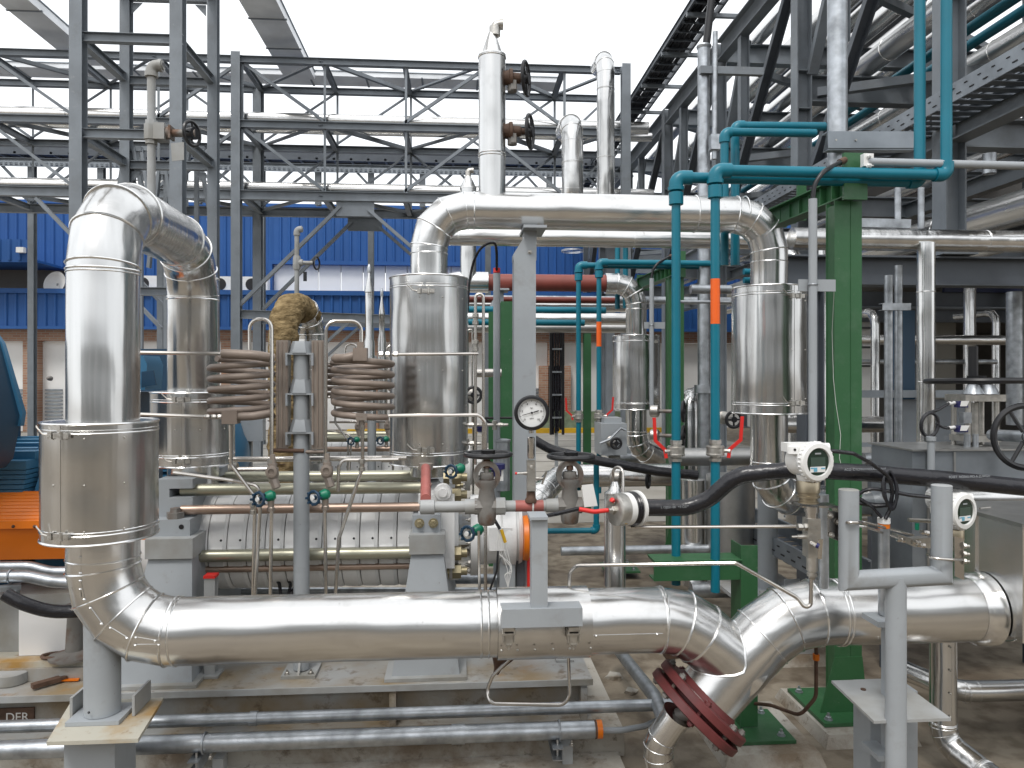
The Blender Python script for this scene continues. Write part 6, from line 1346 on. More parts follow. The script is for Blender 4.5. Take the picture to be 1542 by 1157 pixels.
# large insulated duct with control valve behind (right)
ib_ = thing('insulated_duct', 'big shaded sheet metal duct behind the right transmitter', 'duct', (3.2, 4.0, .5))
dx0 = at(1374, 0, 3.85).x
part('casing', 'zincsheet', ib_, lambda m: m.bx(dx0, 5.0, 3.85, 4.25, .55, at(1400, 680, 3.85).z))
part('cover', 'alu_dull', ib_, lambda m: m.bx(dx0 - .01, 5.0, 3.83, 4.27, at(1400, 680, 3.85).z + .003, at(1400, 680, 3.85).z + .012))
part('seam', 'alu_dull', ib_, lambda m: [m.bx(x, x + .012, 3.842, 3.85, .56, at(1400, 681, 3.85).z) for x in (dx0 + .08, dx0 + .23, dx0 + .9)])
part('lower_pipe', 'alu_h', ib_, lambda m: m.cyl((dx0 + .02, 3.72, at(1370, 752, 3.72).z), (3.4, 3.72, at(1370, 752, 3.72).z), .055, n=24))
for x in (dx0 + .1, dx0 + 1.0): part('leg', 'steel_dark', ib_, lambda m: m.ib((x, 4.2, 0), (x, 4.2, .55), .1, .1))
V_Y = 4.05; xv2 = at(1468, 0, V_Y).x; zv0 = at(1468, 680, V_Y).z; zz2 = lambda y: at(1468, y, V_Y).z
cv = thing('control_valve', 'tall valve yoke with a wide black handwheel on the shaded duct', 'valve', (xv2, V_Y, zv0))
part('yoke', 'cast_inox', cv, lambda m: ([m.cyl((xv2 + dx, V_Y + dy, zv0), (xv2 + dx, V_Y + dy, zz2(598)), .014, n=10) for dx in (-.085, .085) for dy in (-.06, .06)], m.bx(xv2 - .12, xv2 + .12, V_Y - .09, V_Y + .09, zz2(604), zz2(594)), m.bx(xv2 - .10, xv2 + .10, V_Y - .08, V_Y + .08, zz2(664), zz2(655)), m.lathe((xv2, V_Y, zv0), (0, 0, 1), [(0, .05), (.04, .045), (.05, .02), (.28, .018)], n=16)))
part('cone_feet', 'plasticwhite2', cv, lambda m: [m.lathe((xv2 + dx, V_Y - .05, zz2(592)), (0, 0, 1), [(0, .055), (.035, .03), (.037, .0)], n=16, caps=False) for dx in (-.05, .05)]) if 'plasticwhite2' in MATS else part('cone_feet', 'galv', cv, lambda m: [m.lathe((xv2 + dx, V_Y - .05, zz2(593)), (0, 0, 1), [(0, .055), (.05, .03), (.055, .02)], n=16) for dx in (-.045, .045)])
part('spindle', 'black', cv, lambda m: m.cyl((xv2 - .01, V_Y, zz2(592)), (xv2 - .01, V_Y, zz2(522)), .026, n=14))
part('handwheel', 'black', cv, lambda m: handwheel(m, (xv2 + .01, V_Y, zz2(574)), (0, .02, 1), .255, .016, 6, 44, .05))
[part('position_switch', 'navy', cv, lambda m: m.box(at(1447, y, V_Y - .12), (.055, .04, .035))) for y in (609, 646)]
[part('switch_label', 'plasticwhite', cv, lambda m: m.prism([at(1448, y - 4, V_Y - .145), at(1460, y - 4, V_Y - .145), at(1456, y + 4, V_Y - .145), at(1446, y + 4, V_Y - .145)], (0, .003, 0))) for y in (608, 645)]
part('side_plate', 'galv', cv, lambda m: (m.bx(at(1435, 0, V_Y).x, at(1447, 0, V_Y).x, V_Y - .09, V_Y - .05, zz2(636), zz2(620)), [m.cyl((at(px, 0, V_Y).x, V_Y - .08, zv0), (at(px, 0, V_Y).x, V_Y - .08, zz2(652)), .017, n=12) for px in (1442, 1454)]))
sc_ = thing('sensor_cable', 'coil of black cable on a short pipe stub linking to the valve switches', 'cable', at(1402, 640, 3.9))
part('leads', 'rubber', sc_, lambda m: (m.tube(P((1388, 635, 3.9), (1395, 622, 3.9), (1412, 618, 3.9), (1430, 607, 3.92), (1440, 606, 3.95)), .008, 8, R=.08), m.tube(P((1410, 638, 3.9), (1420, 644, 3.9), (1430, 645, 3.92), (1440, 644, 3.95)), .008, 8, R=.05)))
def f(m):
    for k in range(4):
        cc = at(1400 + k, 640, 3.9); m.loop([cc + V((cos(a) * .045 + sin(a) * .02, .006 * k, sin(a) * .062 - cos(a) * .02)) for a in [2 * pi * i / 22 for i in range(22)]], .009, 6)
part('coil', 'rubber', sc_, f)
[part('plug', 'plasticwhite', sc_, lambda m: m.cyl(at(1428, y, 3.92), at(1437, y - 1, 3.94), .011, n=10)) for y in (608, 645)]
t = thing('conduit_stub', 'short grey conduit stub under the small cable coil', 'conduit', at(1402, 720, 3.85))
part('tube', 'greypaint', t, lambda m: (m.cyl(at(1402, 720, 3.8), at(1402, 664, 3.8), .019, n=14), m.cyl(at(1402, 664, 3.8), at(1402, 658, 3.8), .025, n=14)))
hw = thing('handwheel_valve', 'black spoked handwheel facing the viewer at the right edge', 'valve', at(1545, 658, 3.55))
part('handwheel', 'black', hw, lambda m: handwheel(m, at(1545, 658, 3.5), (-.15, -1, .05), .155, .016, 3, 44, .03))
part('hub', 'galv', hw, lambda m: m.lathe(at(1545, 658, 3.5), (-.15, -1, .05), [(-.3, .03), (.01, .03), (.03, .024)], n=16))
# pipes lower right: vertical clad pipe with elbow, horizontal clad pipe
t = thing('insulated_pipe', 'clad down pipe with riveted seam turning at the floor, lower right', 'pipe', at(1420, 1000, 3.05))
m, b = clad(P((1420, 960, 3.1), (1420, 1115, 3.1), (1480, 1162, 2.95), (1530, 1200, 2.8)), .0545, .09, 3, 30, extra=[(at(1420, 1088, 3.1), (0, 0, 1))])
m.build('sheath', 'alu_v', t); b.build('bead', 'bead', t)
part('seam', 'alu_v', t, lambda m: m.bx(at(1434, 0, 3.04).x, at(1437, 0, 3.04).x, 3.045, 3.05, at(1430, 1095, 3.05).z, at(1430, 975, 3.05).z))
part('rivets', 'cast_inox', t, lambda m: screws(m, [at(1431, y, 3.04) for y in (975, 1010, 1045, 1080)], (0, -1, 0), .005))
t = thing('insulated_pipe', 'clad pipe lying level near the floor at the right edge', 'pipe', at(1480, 1043, 3.5))
m, b = clad([at(1340, 1000, 3.9), at(1440, 1042, 3.45), V((4.6, 3.45, at(1452, 1044, 3.45).z))], .05, .12, 3, 28, extra=[(at(1452, 1043, 3.45), (1, 0, 0))])
m.build('sheath', 'alu_h', t); b.build('bead', 'bead', t)
# brown drain tube under right run and small fittings
t = thing('drain_tube', 'brown drain tube with an orange ring curving to the floor under the right elbow', 'tube', at(1232, 1000, 3.1))
part('tube', 'rust', t, lambda m: m.tube(P((1229, 975, 3.05), (1229, 1050, 3.05), (1205, 1078, 3.1), (1160, 1062, 3.3), (1120, 1058, 3.5)), .008, 10, R=.08))
part('ring', 'orange', t, lambda m: m.cyl(at(1229, 985, 3.05), at(1229, 994, 3.05), .014, n=12))
t = thing('instrument_tube', 'clear white vertical instrument pipe left of the fork stand', 'tube', at(1236, 830, 2.9))
part('tube', 'plasticgrey', t, lambda m: m.cyl(at(1240, 885, 2.85), at(1240, 745, 2.85), .021, n=18)) if 'plasticgrey' in MATS else part('tube', 'galv', t, lambda m: m.cyl(at(1240, 885, 2.85), at(1240, 745, 2.85), .021, n=18))
# slanted galvanised pipe from skid to lower centre, long black/steel pipes crossing low
t = thing('galvanised_pipe', 'galvanised pipe slanting forward across the floor behind the red flange', 'pipe', at(960, 1010, 3.7))
part('tube', 'galv', t, lambda m: m.tube(P((928, 975, 4.2), (985, 1048, 3.36), (1005, 1095, 3.05)), .032, 18, R=.1))
part('socket', 'galv', t, lambda m: m.lathe(at(928, 975, 4.2), (.2, .3, 1), [(-.03, .04), (.05, .045)], n=16))
t = thing('floor_post', 'short rusty post standing on the floor behind the front pipe', 'post', at(985, 1040, 4.0))
part('leg', 'rustgrey', t, lambda m: [m.bx(at(px, 0, 3.9).x - .02, at(px, 0, 3.9).x + .02, 3.88, 3.92, 0, at(1010, 985, 3.9).z) for px in (1010,)])
part('clip', 'rust', t, lambda m: m.box(at(1010, 985, 3.88), (.07, .06, .03)))
for i, (px, py, Y, s) in enumerate(((925, 1030, 4.2, .05), (950, 1045, 4.0, .035), (1012, 1000, 4.6, .06), (890, 1015, 4.6, .05), (940, 1000, 4.9, .045), (1075, 1100, 3.1, .03), (1245, 995, 4.6, .05))):
    m = MB(); q = at(px, py, Y); q.z = 0; 
    m.add([q + V((cos(a) * s * random.uniform(.7, 1.3), sin(a) * s * random.uniform(.6, 1.1), z * s * random.uniform(.3, .6))) for z in (0, 1) for a in [k * pi / 3.5 for k in range(7)]], [tuple(range(7))[::-1], tuple(range(7, 14))] + [(k, (k + 1) % 7, 7 + (k + 1) % 7, 7 + k) for k in range(7)])
    solo(m, 'rubble_piece', 'concrete', ['concrete lump on the floor behind the slanting galvanised pipe', 'small concrete chip beside the slanting pipe', 'broken lump near the rusty floor post', 'broken lump beside the skid corner', 'flat chunk far behind the skid corner', 'chip on the floor beside the red flange', 'lump behind the heavy green column'][i], 'rubble', 'concrete rubble on the floor', smooth=0)
# ================= LEFT FOREGROUND / SKID CLUTTER =================
t = thing('galvanised_pipe', 'upper galvanised pipe bending along the left edge under the orange guard', 'pipe', at(50, 858, 3.62), 'galvanised pipes at the left edge')
part('tube', 'galv', t, lambda m: m.tube(P((-120, 853, 3.6), (45, 853, 3.6), (75, 861, 3.6), (150, 862, 3.62)), .024, 16, R=.2))
t = thing('galvanised_pipe', 'lower galvanised pipe clamped along the left edge under the orange guard', 'pipe', at(50, 872, 3.5), 'galvanised pipes at the left edge')
part('tube', 'galv', t, lambda m: m.tube(P((-120, 870, 3.5), (40, 868, 3.5), (80, 876, 3.5), (150, 880, 3.52)), .0265, 16, R=.2))
part('clamp', 'galv', t, lambda m: (m.ring(at(16, 868, 3.5), (1, 0, 0), .03, .004, 18, 5), m.box(at(14, 885, 3.48), (.09, .05, .02), rz=.5), m.box(at(22, 893, 3.48), (.03, .03, .03))))
t = MB(); t.tube(P((8, 895, 3.4), (30, 908, 3.4), (75, 922, 3.45), (140, 920, 3.5)), .029, 16, R=.25, k=5); solo(t, 'thick_hose', 'rubber', 'black hose curving under the galvanised pipes at left', 'hose')
t = thing('motor_baseplate', 'raised stained steel bed under the motor and guard at left', 'baseplate', at(40, 950, 3.6))
part('bed', 'rustplate', t, lambda m: m.bx(-4.1, at(125, 0, 3.62).x, 3.62, 4.5, SKZ + .001, SKZ + .085))
part('edge', 'skid', t, lambda m: m.bx(-4.1, at(125, 0, 3.6).x, 3.60, 3.618, SKZ + .001, SKZ + .06))
part('beam', 'greydirty', t, lambda m: m.bx(-4.1, at(105, 0, 3.75).x, 3.76, 4.3, SKZ + .086, at(60, 895, 3.76).z))
part('white_block', 'white_wall', t, lambda m: m.bx(at(32, 0, 3.72).x, at(104, 0, 3.72).x, 3.70, 3.755, SKZ + .087, at(60, 915, 3.72).z))
t = thing('jack_foot', 'brown cone foot with an oval ring behind the grey support post', 'foot', at(112, 940, 3.55))
q = at(112, 0, 3.68); 
part('cone', 'rustgrey', t, lambda m: m.lathe((q.x, 3.68, SKZ + .086), (0, 0, 1), [(0, .11), (.012, .11), (.03, .04), (.2, .03), (.25, .034)], n=20))
part('oval_ring', 'rust', t, lambda m: m.loop([V((at(80, 0, 3.64).x + cos(a) * .06, 3.66 + sin(a) * .035, SKZ + .098)) for a in [2 * pi * k / 20 for k in range(20)]], .008, 6))
m = MB(); m.prism([V((a.x, a.y, SKZ + .006)) for a in (at(84, 988, 3.58), at(118, 988, 3.58), at(124, 980, 3.64), at(92, 980, 3.64))], (0, 0, .006)); solo(m, 'orange_scrap', 'orange', 'small orange sheet scrap lying on the skid at left', 'scrap')
m = MB(); a, b_ = at(48, 1012, 3.5), at(90, 1000, 3.58); a.z = b_.z = SKZ + .02; m.bar(a, b_, .035, .02); m.bar(b_, b_ + (b_ - a) * .25, .02, .012); solo(m, 'metal_offcut', 'rust', 'rusty metal offcut lying on the skid at left', 'scrap')
c = at(8, 983, 3.55); m = MB(); m.lathe((c.x, 3.6, SKZ), (0, 0, 1), [(0, .065), (.005, .07), (.05, .07), (.055, .06)], n=24); solo(m, 'round_pad', 'greydirty', 'low round grey pad on the skid at the left edge', 'pad')
# small H post with red top in front of pump at left pedestal
t = thing('small_post', 'short steel channel post with a red top between pump and pipe', 'post', at(318, 1030, 3.62))
xs_ = at(318, 0, 3.62).x
part('channel', 'greydirty', t, lambda m: m.ib((xs_, 3.62, SKZ + .012), (xs_, 3.62, at(318, 869, 3.62).z), .05, .05, up=(0, 1, 0)))
part('red_top', 'redlever', t, lambda m: m.bx(xs_ - .027, xs_ + .027, 3.59, 3.65, at(318, 869, 3.62).z, at(318, 865, 3.62).z))
part('base', 'greydirty', t, lambda m: m.bx(xs_ - .045, xs_ + .045, 3.57, 3.67, SKZ + .001, SKZ + .012))
t = thing('small_post', 'short steel channel post near the right end of the skid', 'post', at(850, 1020, 3.7))
xs_ = at(849, 0, 3.7).x
part('channel', 'greydirty', t, lambda m: m.ib((xs_, 3.7, SKZ + .012), (xs_, 3.7, .62), .045, .05, up=(0, 1, 0)))
part('base', 'greydirty', t, lambda m: m.bx(xs_ - .045, xs_ + .045, 3.65, 3.75, SKZ + .001, SKZ + .012))
# drive-side / gear unit right of pump, low galvanised pipes behind pump
for y, Y, r, lb in ((872, 4.5, .03, 'galvanised pipe running low behind the pump'), (890, 4.35, .02, 'thin galvanised pipe running lowest behind the pump')):
    t = thing('galvanised_pipe', lb, 'pipe', at(500, y, Y), 'galvanised pipes low behind the pump')
    part('tube', 'galv', t, lambda m: m.cyl(at(300, y, Y), at(770, y, Y), r, n=16))
    [part('coupling', 'galv', t, lambda m: m.cyl(at(px, y, Y), at(px + 8, y, Y), r * 1.25, n=16)) for px in (372, 640)]
c = at(790, 0, 4.0)
t = thing('drive_pedestal', 'grey block pedestal with a red stripe under the pump bearing', 'pedestal', at(775, 890, 4.0))
part('body', 'greypaint', t, lambda m: m.bx(at(752, 0, 3.95).x, at(775, 0, 3.95).x, 3.92, 4.2, SKZ, at(765, 826, 3.95).z))
part('red_strip', 'redlever', t, lambda m: m.bx(at(794, 0, 3.9).x, at(800, 0, 3.9).x, 3.90, 3.93, SKZ, at(797, 828, 3.9).z))
part('dark_channel', 'steel_dark', t, lambda m: m.bx(at(778, 0, 3.96).x, at(790, 0, 3.96).x, 3.95, 4.05, SKZ, at(784, 822, 3.95).z))
for i, px in enumerate((415, 432, 440)):
    t = MB(); t.tube(P((px - 5, 862, 3.9), (px + 6, 880, 3.85), (px + 8 - 6 * i, 900, 3.8)), .009, 8, R=.05); solo(t, 'cable_loop', 'rubber', ['leftmost black cable loop under the pump casing', 'middle black cable loop under the pump casing', 'rightmost black cable loop under the pump casing'][i], 'cable', 'black cable loops under the pump')
# ================= ROW BEHIND: copies of the pump train =================
DYR = 2.9
for o, lb in TRAIN:
    if lb.startswith('orange coupling guard'): continue
    c = copy_tree(o, (0, DYR, 0), None, lb)
def drop(root, names):
    for ch_ in list(root.children_recursive):
        if ch_.name.split('.')[0] in names: bpy.data.objects.remove(ch_)
for o in list(bpy.data.objects):
    if o.parent is None and o.get('label') == 'grey steel skid under the pump of the row behind': drop(o, ('name_plate', 'lettering'))
# second row suction pipe: bare pipe wrapped in mineral wool
Y2 = Y0 + DYR + .2; Yc2 = Yb + DYR
xa_ = at(427, 0, 5.75).x
t = thing('wool_wrapped_pipe', 'pipe bend wrapped in ragged brown mineral wool above the coils', 'pipe', (xa_, 5.75, 1))
zz = at(440, 458, 5.75).z; x2 = at(468, 0, 6.35).x
pp = rnd([V((xa_, 5.75, .9)), V((xa_, 5.75, zz)), V((x2, 6.35, zz)), V((x2, 6.35, 1.0))], .24, 9)
dens = [pp[0]]
for i in range(1, len(pp)):
    L = (pp[i] - pp[i - 1]).length; n = max(1, int(L / .03))
    for k in range(1, n + 1): dens.append(pp[i - 1].lerp(pp[i], k / n))
cut = next(i for i, p in enumerate(dens) if p.y > 6.24)
wool = dens[:cut + 1]; rest = [p for p in pp if p.y > 6.18]
def f(m):
    from mathutils import noise as NZ
    m.tube(wool, .104, 40)
    for i, v in enumerate(m.v):
        ring = i // 40; c = wool[min(ring, len(wool) - 1)]; d = v - c
        lap = ((ring * .03 + .015 * NZ.noise(v * 6)) % .105) / .105
        k = .012 * lap + .014 * NZ.noise(v * 11) + .008 * NZ.noise(v * 34)
        m.v[i] = c + d * (1 + k / .104)
part('wool', 'rock', t, f, smooth=50)
part('wire', 'rust', t, lambda m: [m.ring(V((xa_, 5.75, .95 + .11 * k)), (0, .12, 1), .116, .0028, 24, 4) for k in range(9)])
part('loose_flap', 'rock', t, lambda m: [m.tube([V((xa_ + .10 * cos(a), 5.75 + .10 * sin(a), z_)), V((xa_ + .125 * cos(a), 5.75 + .125 * sin(a), z_ - .015)), V((xa_ + .13 * cos(a), 5.75 + .13 * sin(a), z_ - .04))], .007, 5) for a, z_ in ((-2.6, 1.9), (-1.2, 2.0), (-2.0, 1.7), (-.6, 1.82), (-2.9, 1.55), (-1.6, 1.5))])
m, b = clad([p for p in rest], .114, .01, n=30)
b = MB()
for q in (0, 3, 6):
    if q < len(rest) - 1: b.ring(rest[q], rest[q + 1] - rest[q], .114, .004, 28, 5)
for dz in (.30, .5): b.ring((x2, 6.35, zz - dz), (0, 0, 1), .116, .004, 28, 5)
m.build('lower_sheath', 'alu_v', t); b.build('bead', 'bead', t)
# second row discharge: red oxide crossover then clad down leg
Yd = Yb + DYR; R1b = .098
d2 = thing('discharge_pipe', 'dark red crossover pipe with clad elbow and joint cover, row behind', 'pipe', (1.7, Yd, 0))
zr2 = at(900, 427, Yd).z; xe2 = at(958, 0, Yd).x; xs2 = at(941, 0, Yd).x - .0
part('red_run', 'redpipe', d2, lambda m: m.cyl((at(735, 0, Yd).x, Yd, zr2), (xe2 - .32 + .08, Yd, zr2), .080, n=28))
part('red_lower_run', 'redpipe', d2, lambda m: m.cyl((at(690, 0, Yd).x, Yd + .3, zr2 - .13), (xe2 - .1, Yd + .3, zr2 - .13), .03, n=16))
pt = rnd([V((xe2 - .3, Yd, zr2)), V((xe2, Yd, zr2)), V((xe2, Yd, at(958, 675, Yd).z)), V((xe2 + .35, Yd + .2, at(958, 700, Yd).z))], .19, 3)
m = MB(); b = MB(); rings = m.tube(pt, R1b, 32)
for i in range(1, len(rings) - 1): b.loop([pt[i] + (q - pt[i]) * 1.01 for q in rings[i]], .005)
for y in (466, 650): b.ring((xe2, Yd, at(958, y, Yd).z), (0, 0, 1), R1b * 1.02, .005, 28, 5)
m.build('sheath', 'alu_v', d2); b.build('bead', 'bead', d2)
muff(d2, (xe2, Yd, at(955, 616, Yd).z), (xe2, Yd, at(955, 506, Yd).z), .222, seam_ang=-60)
m = MB(); xr2 = at(660, 0, Yd).x
m.tube([(xr2, Yd, 1.2), (xr2, Yd, zr2), (at(735, 0, Yd).x, Yd, zr2)], R1b, 28, R=.2, k=4); m.build('rear_riser', 'alu_p', d2)
muff(d2, (xr2, Yd, 1.25), (xr2, Yd, 1.9), .22, clips=False)
c = at(326, 708, 5.2); t = thing('coupling_disc', 'small orange coupling disc glimpsed right of the rear joint cover', 'coupling', c)
part('disc', 'orange', t, lambda m: m.lathe(c, (1, 0, 0), [(-.035, .05), (-.03, .055), (.03, .055), (.035, .05)], n=24))
part('bellows', 'cast_inox', t, lambda m: m.lathe(c, (1, 0, 0), [(.036, .04)] + [(.045 + .012 * k, .06 if k % 2 else .045) for k in range(9)], n=20))
part('shaft', 'inox', t, lambda m: m.cyl(c - V((.3, 0, 0)), c + V((.4, 0, 0)), .02))
part('stand', 'greypaint', t, lambda m: m.bx(c.x + .02, c.x + .12, c.y - .05, c.y + .05, .3, c.z - .05))
# small second-row vent
c = at(705, 300, 6.9)
t = thing('vent_stack', 'small clad vent with cone tip peeping above the crossover pipe', 'vent', (c.x, 6.9, 2.6))
zc_ = at(705, 285, 6.9).z
part('sheath', 'alu_v', t, lambda m: m.cyl((c.x, 6.9, zr2), (c.x, 6.9, zc_), .075, n=24))
part('cone', 'alu_p', t, lambda m: m.lathe((c.x, 6.9, zc_), (0, 0, 1), [(0, .078), (.01, .078), (.13, .02)], n=20))
part('tip', 'cast_inox', t, lambda m: m.tube([(c.x, 6.9, zc_ + .1), (c.x, 6.9, zc_ + .17), (c.x + .05, 6.9, zc_ + .175)], .026, 12, R=.02))
# grey vent with small gate valve in front of blue wall
Yv = VY + DYR; c = at(447, 400, Yv)
t = thing('vent_pipe', 'thin grey vent pipe with elbow and small gate valve before the white door', 'vent', (c.x, Yv, 1.8))
zt2 = at(447, 346, Yv).z
part('pipe', 'greydirty', t, lambda m: m.tube([(c.x, Yv, zz + .08), (c.x, Yv, zt2), (c.x + .05, Yv, zt2 + .005)], .020, 12, R=.02))
part('elbow', 'greydirty', t, lambda m: m.tube([(c.x, Yv, zt2 - .05), (c.x, Yv, zt2), (c.x + .045, Yv, zt2 + .005)], .028, 12, R=.03))
zv_ = at(447, 396, Yv).z
part('valve', 'greydirty', t, lambda m: (m.lathe((c.x, Yv, zv_ - .06), (0, 0, 1), [(0, .028), (.02, .034), (.09, .034), (.12, .028)], n=8), m.lathe((c.x, Yv, zv_), (1, 0, 0), [(0, .03), (.05, .03), (.05, .018), (.15, .016)], n=10)))
part('handwheel', 'black', t, lambda m: m.ring((c.x + .165, Yv, zv_), (1, -.3, 0), .055, .008, 20, 5))
part('tag', 'black', t, lambda m: m.bx(c.x + .06, c.x + .09, Yv - .03, Yv - .027, zv_ - .16, zv_ - .08))
# ---- stainless headers and misc pipes between rows
def hp_(label, px0, px1, y, Y, r, mt, name='steel_pipe', grp='level pipes between the rows'):
    t = MB(); q = at((px0 + px1) / 2, y, Y); t.cyl((at(px0, 0, Y).x, Y, q.z), (at(px1, 0, Y).x, Y, q.z), r, n=16); return solo(t, name, mt, label, 'pipe', grp)
hp_('topmost level silver pipe behind the second green column', 700, 1100, 452, 7.6, .04, 'galv')
hp_('level clad pipe under the dark red pipe', 700, 960, 461, 7.8, .06, 'alu_h')
hp_('upper thin teal pipe under the dark red pipe', 700, 912, 467, 6.6, .03, 'teal', 'teal_pipe')
hp_('lower thin teal pipe under the dark red pipe', 705, 880, 486, 6.8, .03, 'teal', 'teal_pipe')
hp_('wide clad pipe lowest under the dark red pipe', 700, 960, 480, 8.4, .07, 'alu_h')
hp_('second wide clad pipe beneath the teal pipes', 700, 950, 494, 8.8, .06, 'alu_dull')
hp_('level silver pipe left of the right joint cover', 1040, 1100, 436, 5.6, .035, 'galv')
hp_('thin level pipe left of the right joint cover', 1020, 1100, 455, 5.4, .012, 'galv')
hp_('pale level pipe behind the second joint cover', 920, 1110, 690, 7.4, .05, 'galv')
hp_('galvanised pipe low between the rows', 1010, 1140, 688, 5.6, .07, 'alu_dull')
hp_('wide clad pipe crossing behind the right gate valve', 862, 1010, 716, 5.4, .085, 'alu_h')
hp_('low galvanised pipe with coupling behind the sample pot', 845, 1110, 828, 4.9, .03, 'galv')
hp_('lower level clad pipe behind the fork of the green frame', 1040, 1112, 888, 4.9, .055, 'galv')
hp_('short level tube behind the second joint cover', 715, 755, 562, 5.2, .03, 'inox')
hp_('level silver pipe crossing behind the conduits right of the green column', 1170, 1520, 512, 8.6, .06, 'alu_h', grp='far level pipes at right')
hp_('thin level pipe crossing below it behind the conduits', 1170, 1500, 545, 8.9, .03, 'galv', grp='far level pipes at right')
hp_('level clad pipe high behind the clad down branch at right', 1200, 1560, 402, 9.6, .09, 'alu_h', grp='far level pipes at right')
hp_('lower level clad pipe behind the right joint cover', 1180, 1330, 640, 7.2, .08, 'alu_h', grp='far level pipes at right')
hp_('level pipe low behind the valve stand at right', 1300, 1480, 690, 6.1, .05, 'galv', grp='far level pipes at right')
hp_('upper far teal header behind the right joint cover', 1120, 1240, 410, 6.8, .03, 'teal', 'teal_pipe', grp='far level pipes at right')
hp_('lower far teal header behind the right joint cover', 1120, 1240, 423, 6.9, .03, 'teal', 'teal_pipe', grp='far level pipes at right')
for px, y0_, y1_, Y, r, lb in ((1196, 380, 700, 7.8, .09, 'clad riser between the right joint cover and the green column'), (1238, 360, 690, 8.4, .06, 'thinner clad riser just left of the green column'), (1318, 470, 700, 8.2, .05, 'clad riser behind the two thin conduits'), (1460, 380, 600, 8.8, .07, 'clad riser in the shaded bay at right'), (1500, 470, 640, 9.4, .05, 'slim clad riser in the shaded bay at far right')):
    t = thing('insulated_pipe', lb, 'pipe', (at(px, 0, Y).x, Y, 0), 'far clad risers at right')
    x = at(px, 0, Y).x; za_, zb_ = at(px, y1_, Y).z, at(px, y0_, Y).z
    m, b = clad([V((x, Y, min(za_, .1))), V((x, Y, zb_)), V((x, Y + .8, zb_))], r, .15, 3, 20, extra=[((x, Y, zb_ - .5), (0, 0, 1)), ((x, Y, zb_ - 1.2), (0, 0, 1))])
    m.build('sheath', 'alu_v', t); b.build('bead', 'bead', t)
# wide elbow near right gate valve
t = thing('insulated_pipe', 'clad pipe elbow lying low behind the gauge stem', 'pipe', at(810, 740, 5.2))
m, b = clad(P((780, 790, 5.0), (815, 745, 5.1), (842, 716, 5.4), (870, 716, 5.4)), .085, .2, 3, 26)
m.build('sheath', 'alu_p', t); b.build('bead', 'bead', t)
# tall dark ladder/cable drop & green columns beyond
t = thing('cable_ladder', 'upright black cable ladder hanging in front of the brick wall', 'cable ladder', at(839, 655, 9.0))
c = at(839, 655, 9.0); zt2 = at(839, 492, 9.0).z
part('rail', 'black', t, lambda m: (m.bx(c.x - .09, c.x - .06, 9.0, 9.04, c.z, zt2)))
part('rail', 'black', t, lambda m: (m.bx(c.x + .06, c.x + .09, 9.0, 9.04, c.z, zt2)))
part('cables', 'rubber', t, lambda m: [m.cyl((c.x - .045 + .03 * k, 9.03, c.z + .02 * k), (c.x - .045 + .03 * k, 9.03, zt2), .014, n=6) for k in range(4)])
part('rungs', 'galv', t, lambda m: [m.bx(c.x - .06, c.x + .06, 9.0, 9.02, c.z + .2 + .28 * k, c.z + .22 + .28 * k) for k in range(4)])
part('feet', 'greypaint', t, lambda m: m.bx(c.x - .02, c.x + .02, 9.05, 9.09, 0, c.z + .3))
t = thing('pipe_stand', 'green portal frame seen far back between the teal pipes', 'frame', at(884, 640, 9.4), 'far green frames')
part('leg', 'green', t, lambda m: m.ib((at(884, 0, 9.4).x, 9.4, 0), (at(884, 0, 9.4).x, 9.4, at(884, 496, 9.4).z), .09, .09, up=(0, 1, 0)))
part('leg', 'green', t, lambda m: m.ib((at(770, 0, 9.4).x, 9.4, 0), (at(770, 0, 9.4).x, 9.4, at(770, 496, 9.4).z), .16, .16, up=(0, 1, 0)))
part('beam', 'green', t, lambda m: m.ib((at(760, 0, 9.4).x, 9.4, at(820, 490, 9.4).z), (at(892, 0, 9.4).x, 9.4, at(820, 490, 9.4).z), .14, .14))
t = thing('pipe_stand', 'bright green panel like column just left of the grey column', 'column', at(768, 700, 6.0), 'far green frames')
xg_ = at(765, 0, 6.0)
part('column', 'green', t, lambda m: m.ib((xg_.x, 6.0, 0), (xg_.x, 6.0, at(765, 455, 6).z), .11, .12, up=(0, 1, 0)))
t = thing('pipe_stand', 'slim green column left of the grey column', 'column', at(741, 700, 6.3), 'far green frames')
part('column', 'green', t, lambda m: m.ib((at(741, 0, 6.3).x, 6.3, 0), (at(741, 0, 6.3).x, 6.3, at(741, 470, 6.3).z), .05, .06, up=(0, 1, 0)))
t = MB(); t.cyl((at(748, 0, 4.6).x, 4.6, .3), (at(748, 0, 4.6).x, 4.6, at(748, 412, 4.6).z), .022, n=14)
solo(t, 'conduit_riser', 'greypaint', 'pale grey conduit with orange cap just left of the grey column', 'conduit')
t = thing('black_cable', 'thin black cable arching over the tall joint cover', 'cable', at(708, 440, 4.4))
part('cable', 'rubber', t, lambda m: m.tube(P((704, 470, 4.5), (706, 430, 4.5), (712, 395, 4.5), (724, 372, 4.4), (745, 362, 4.4), (748, 380, 4.5), (748, 412, 4.6)), .008, 8, R=.2))
part('cap', 'redlever', t, lambda m: m.cyl(at(748, 404, 4.6), at(748, 411, 4.6), .022, n=12))
t = thing('actuator', 'grey actuator box under a bent rail beside the second riser', 'actuator', at(925, 665, 6.2))
part('case', 'greypaint', t, lambda m: (m.bx(at(905, 0, 6.1).x, at(944, 0, 6.1).x, 6.1, 6.4, at(925, 686, 6.1).z, at(925, 638, 6.1).z), m.bx(at(912, 0, 6.1).x, at(938, 0, 6.1).x, 6.15, 6.35, at(925, 638, 6.1).z, at(925, 630, 6.1).z)))
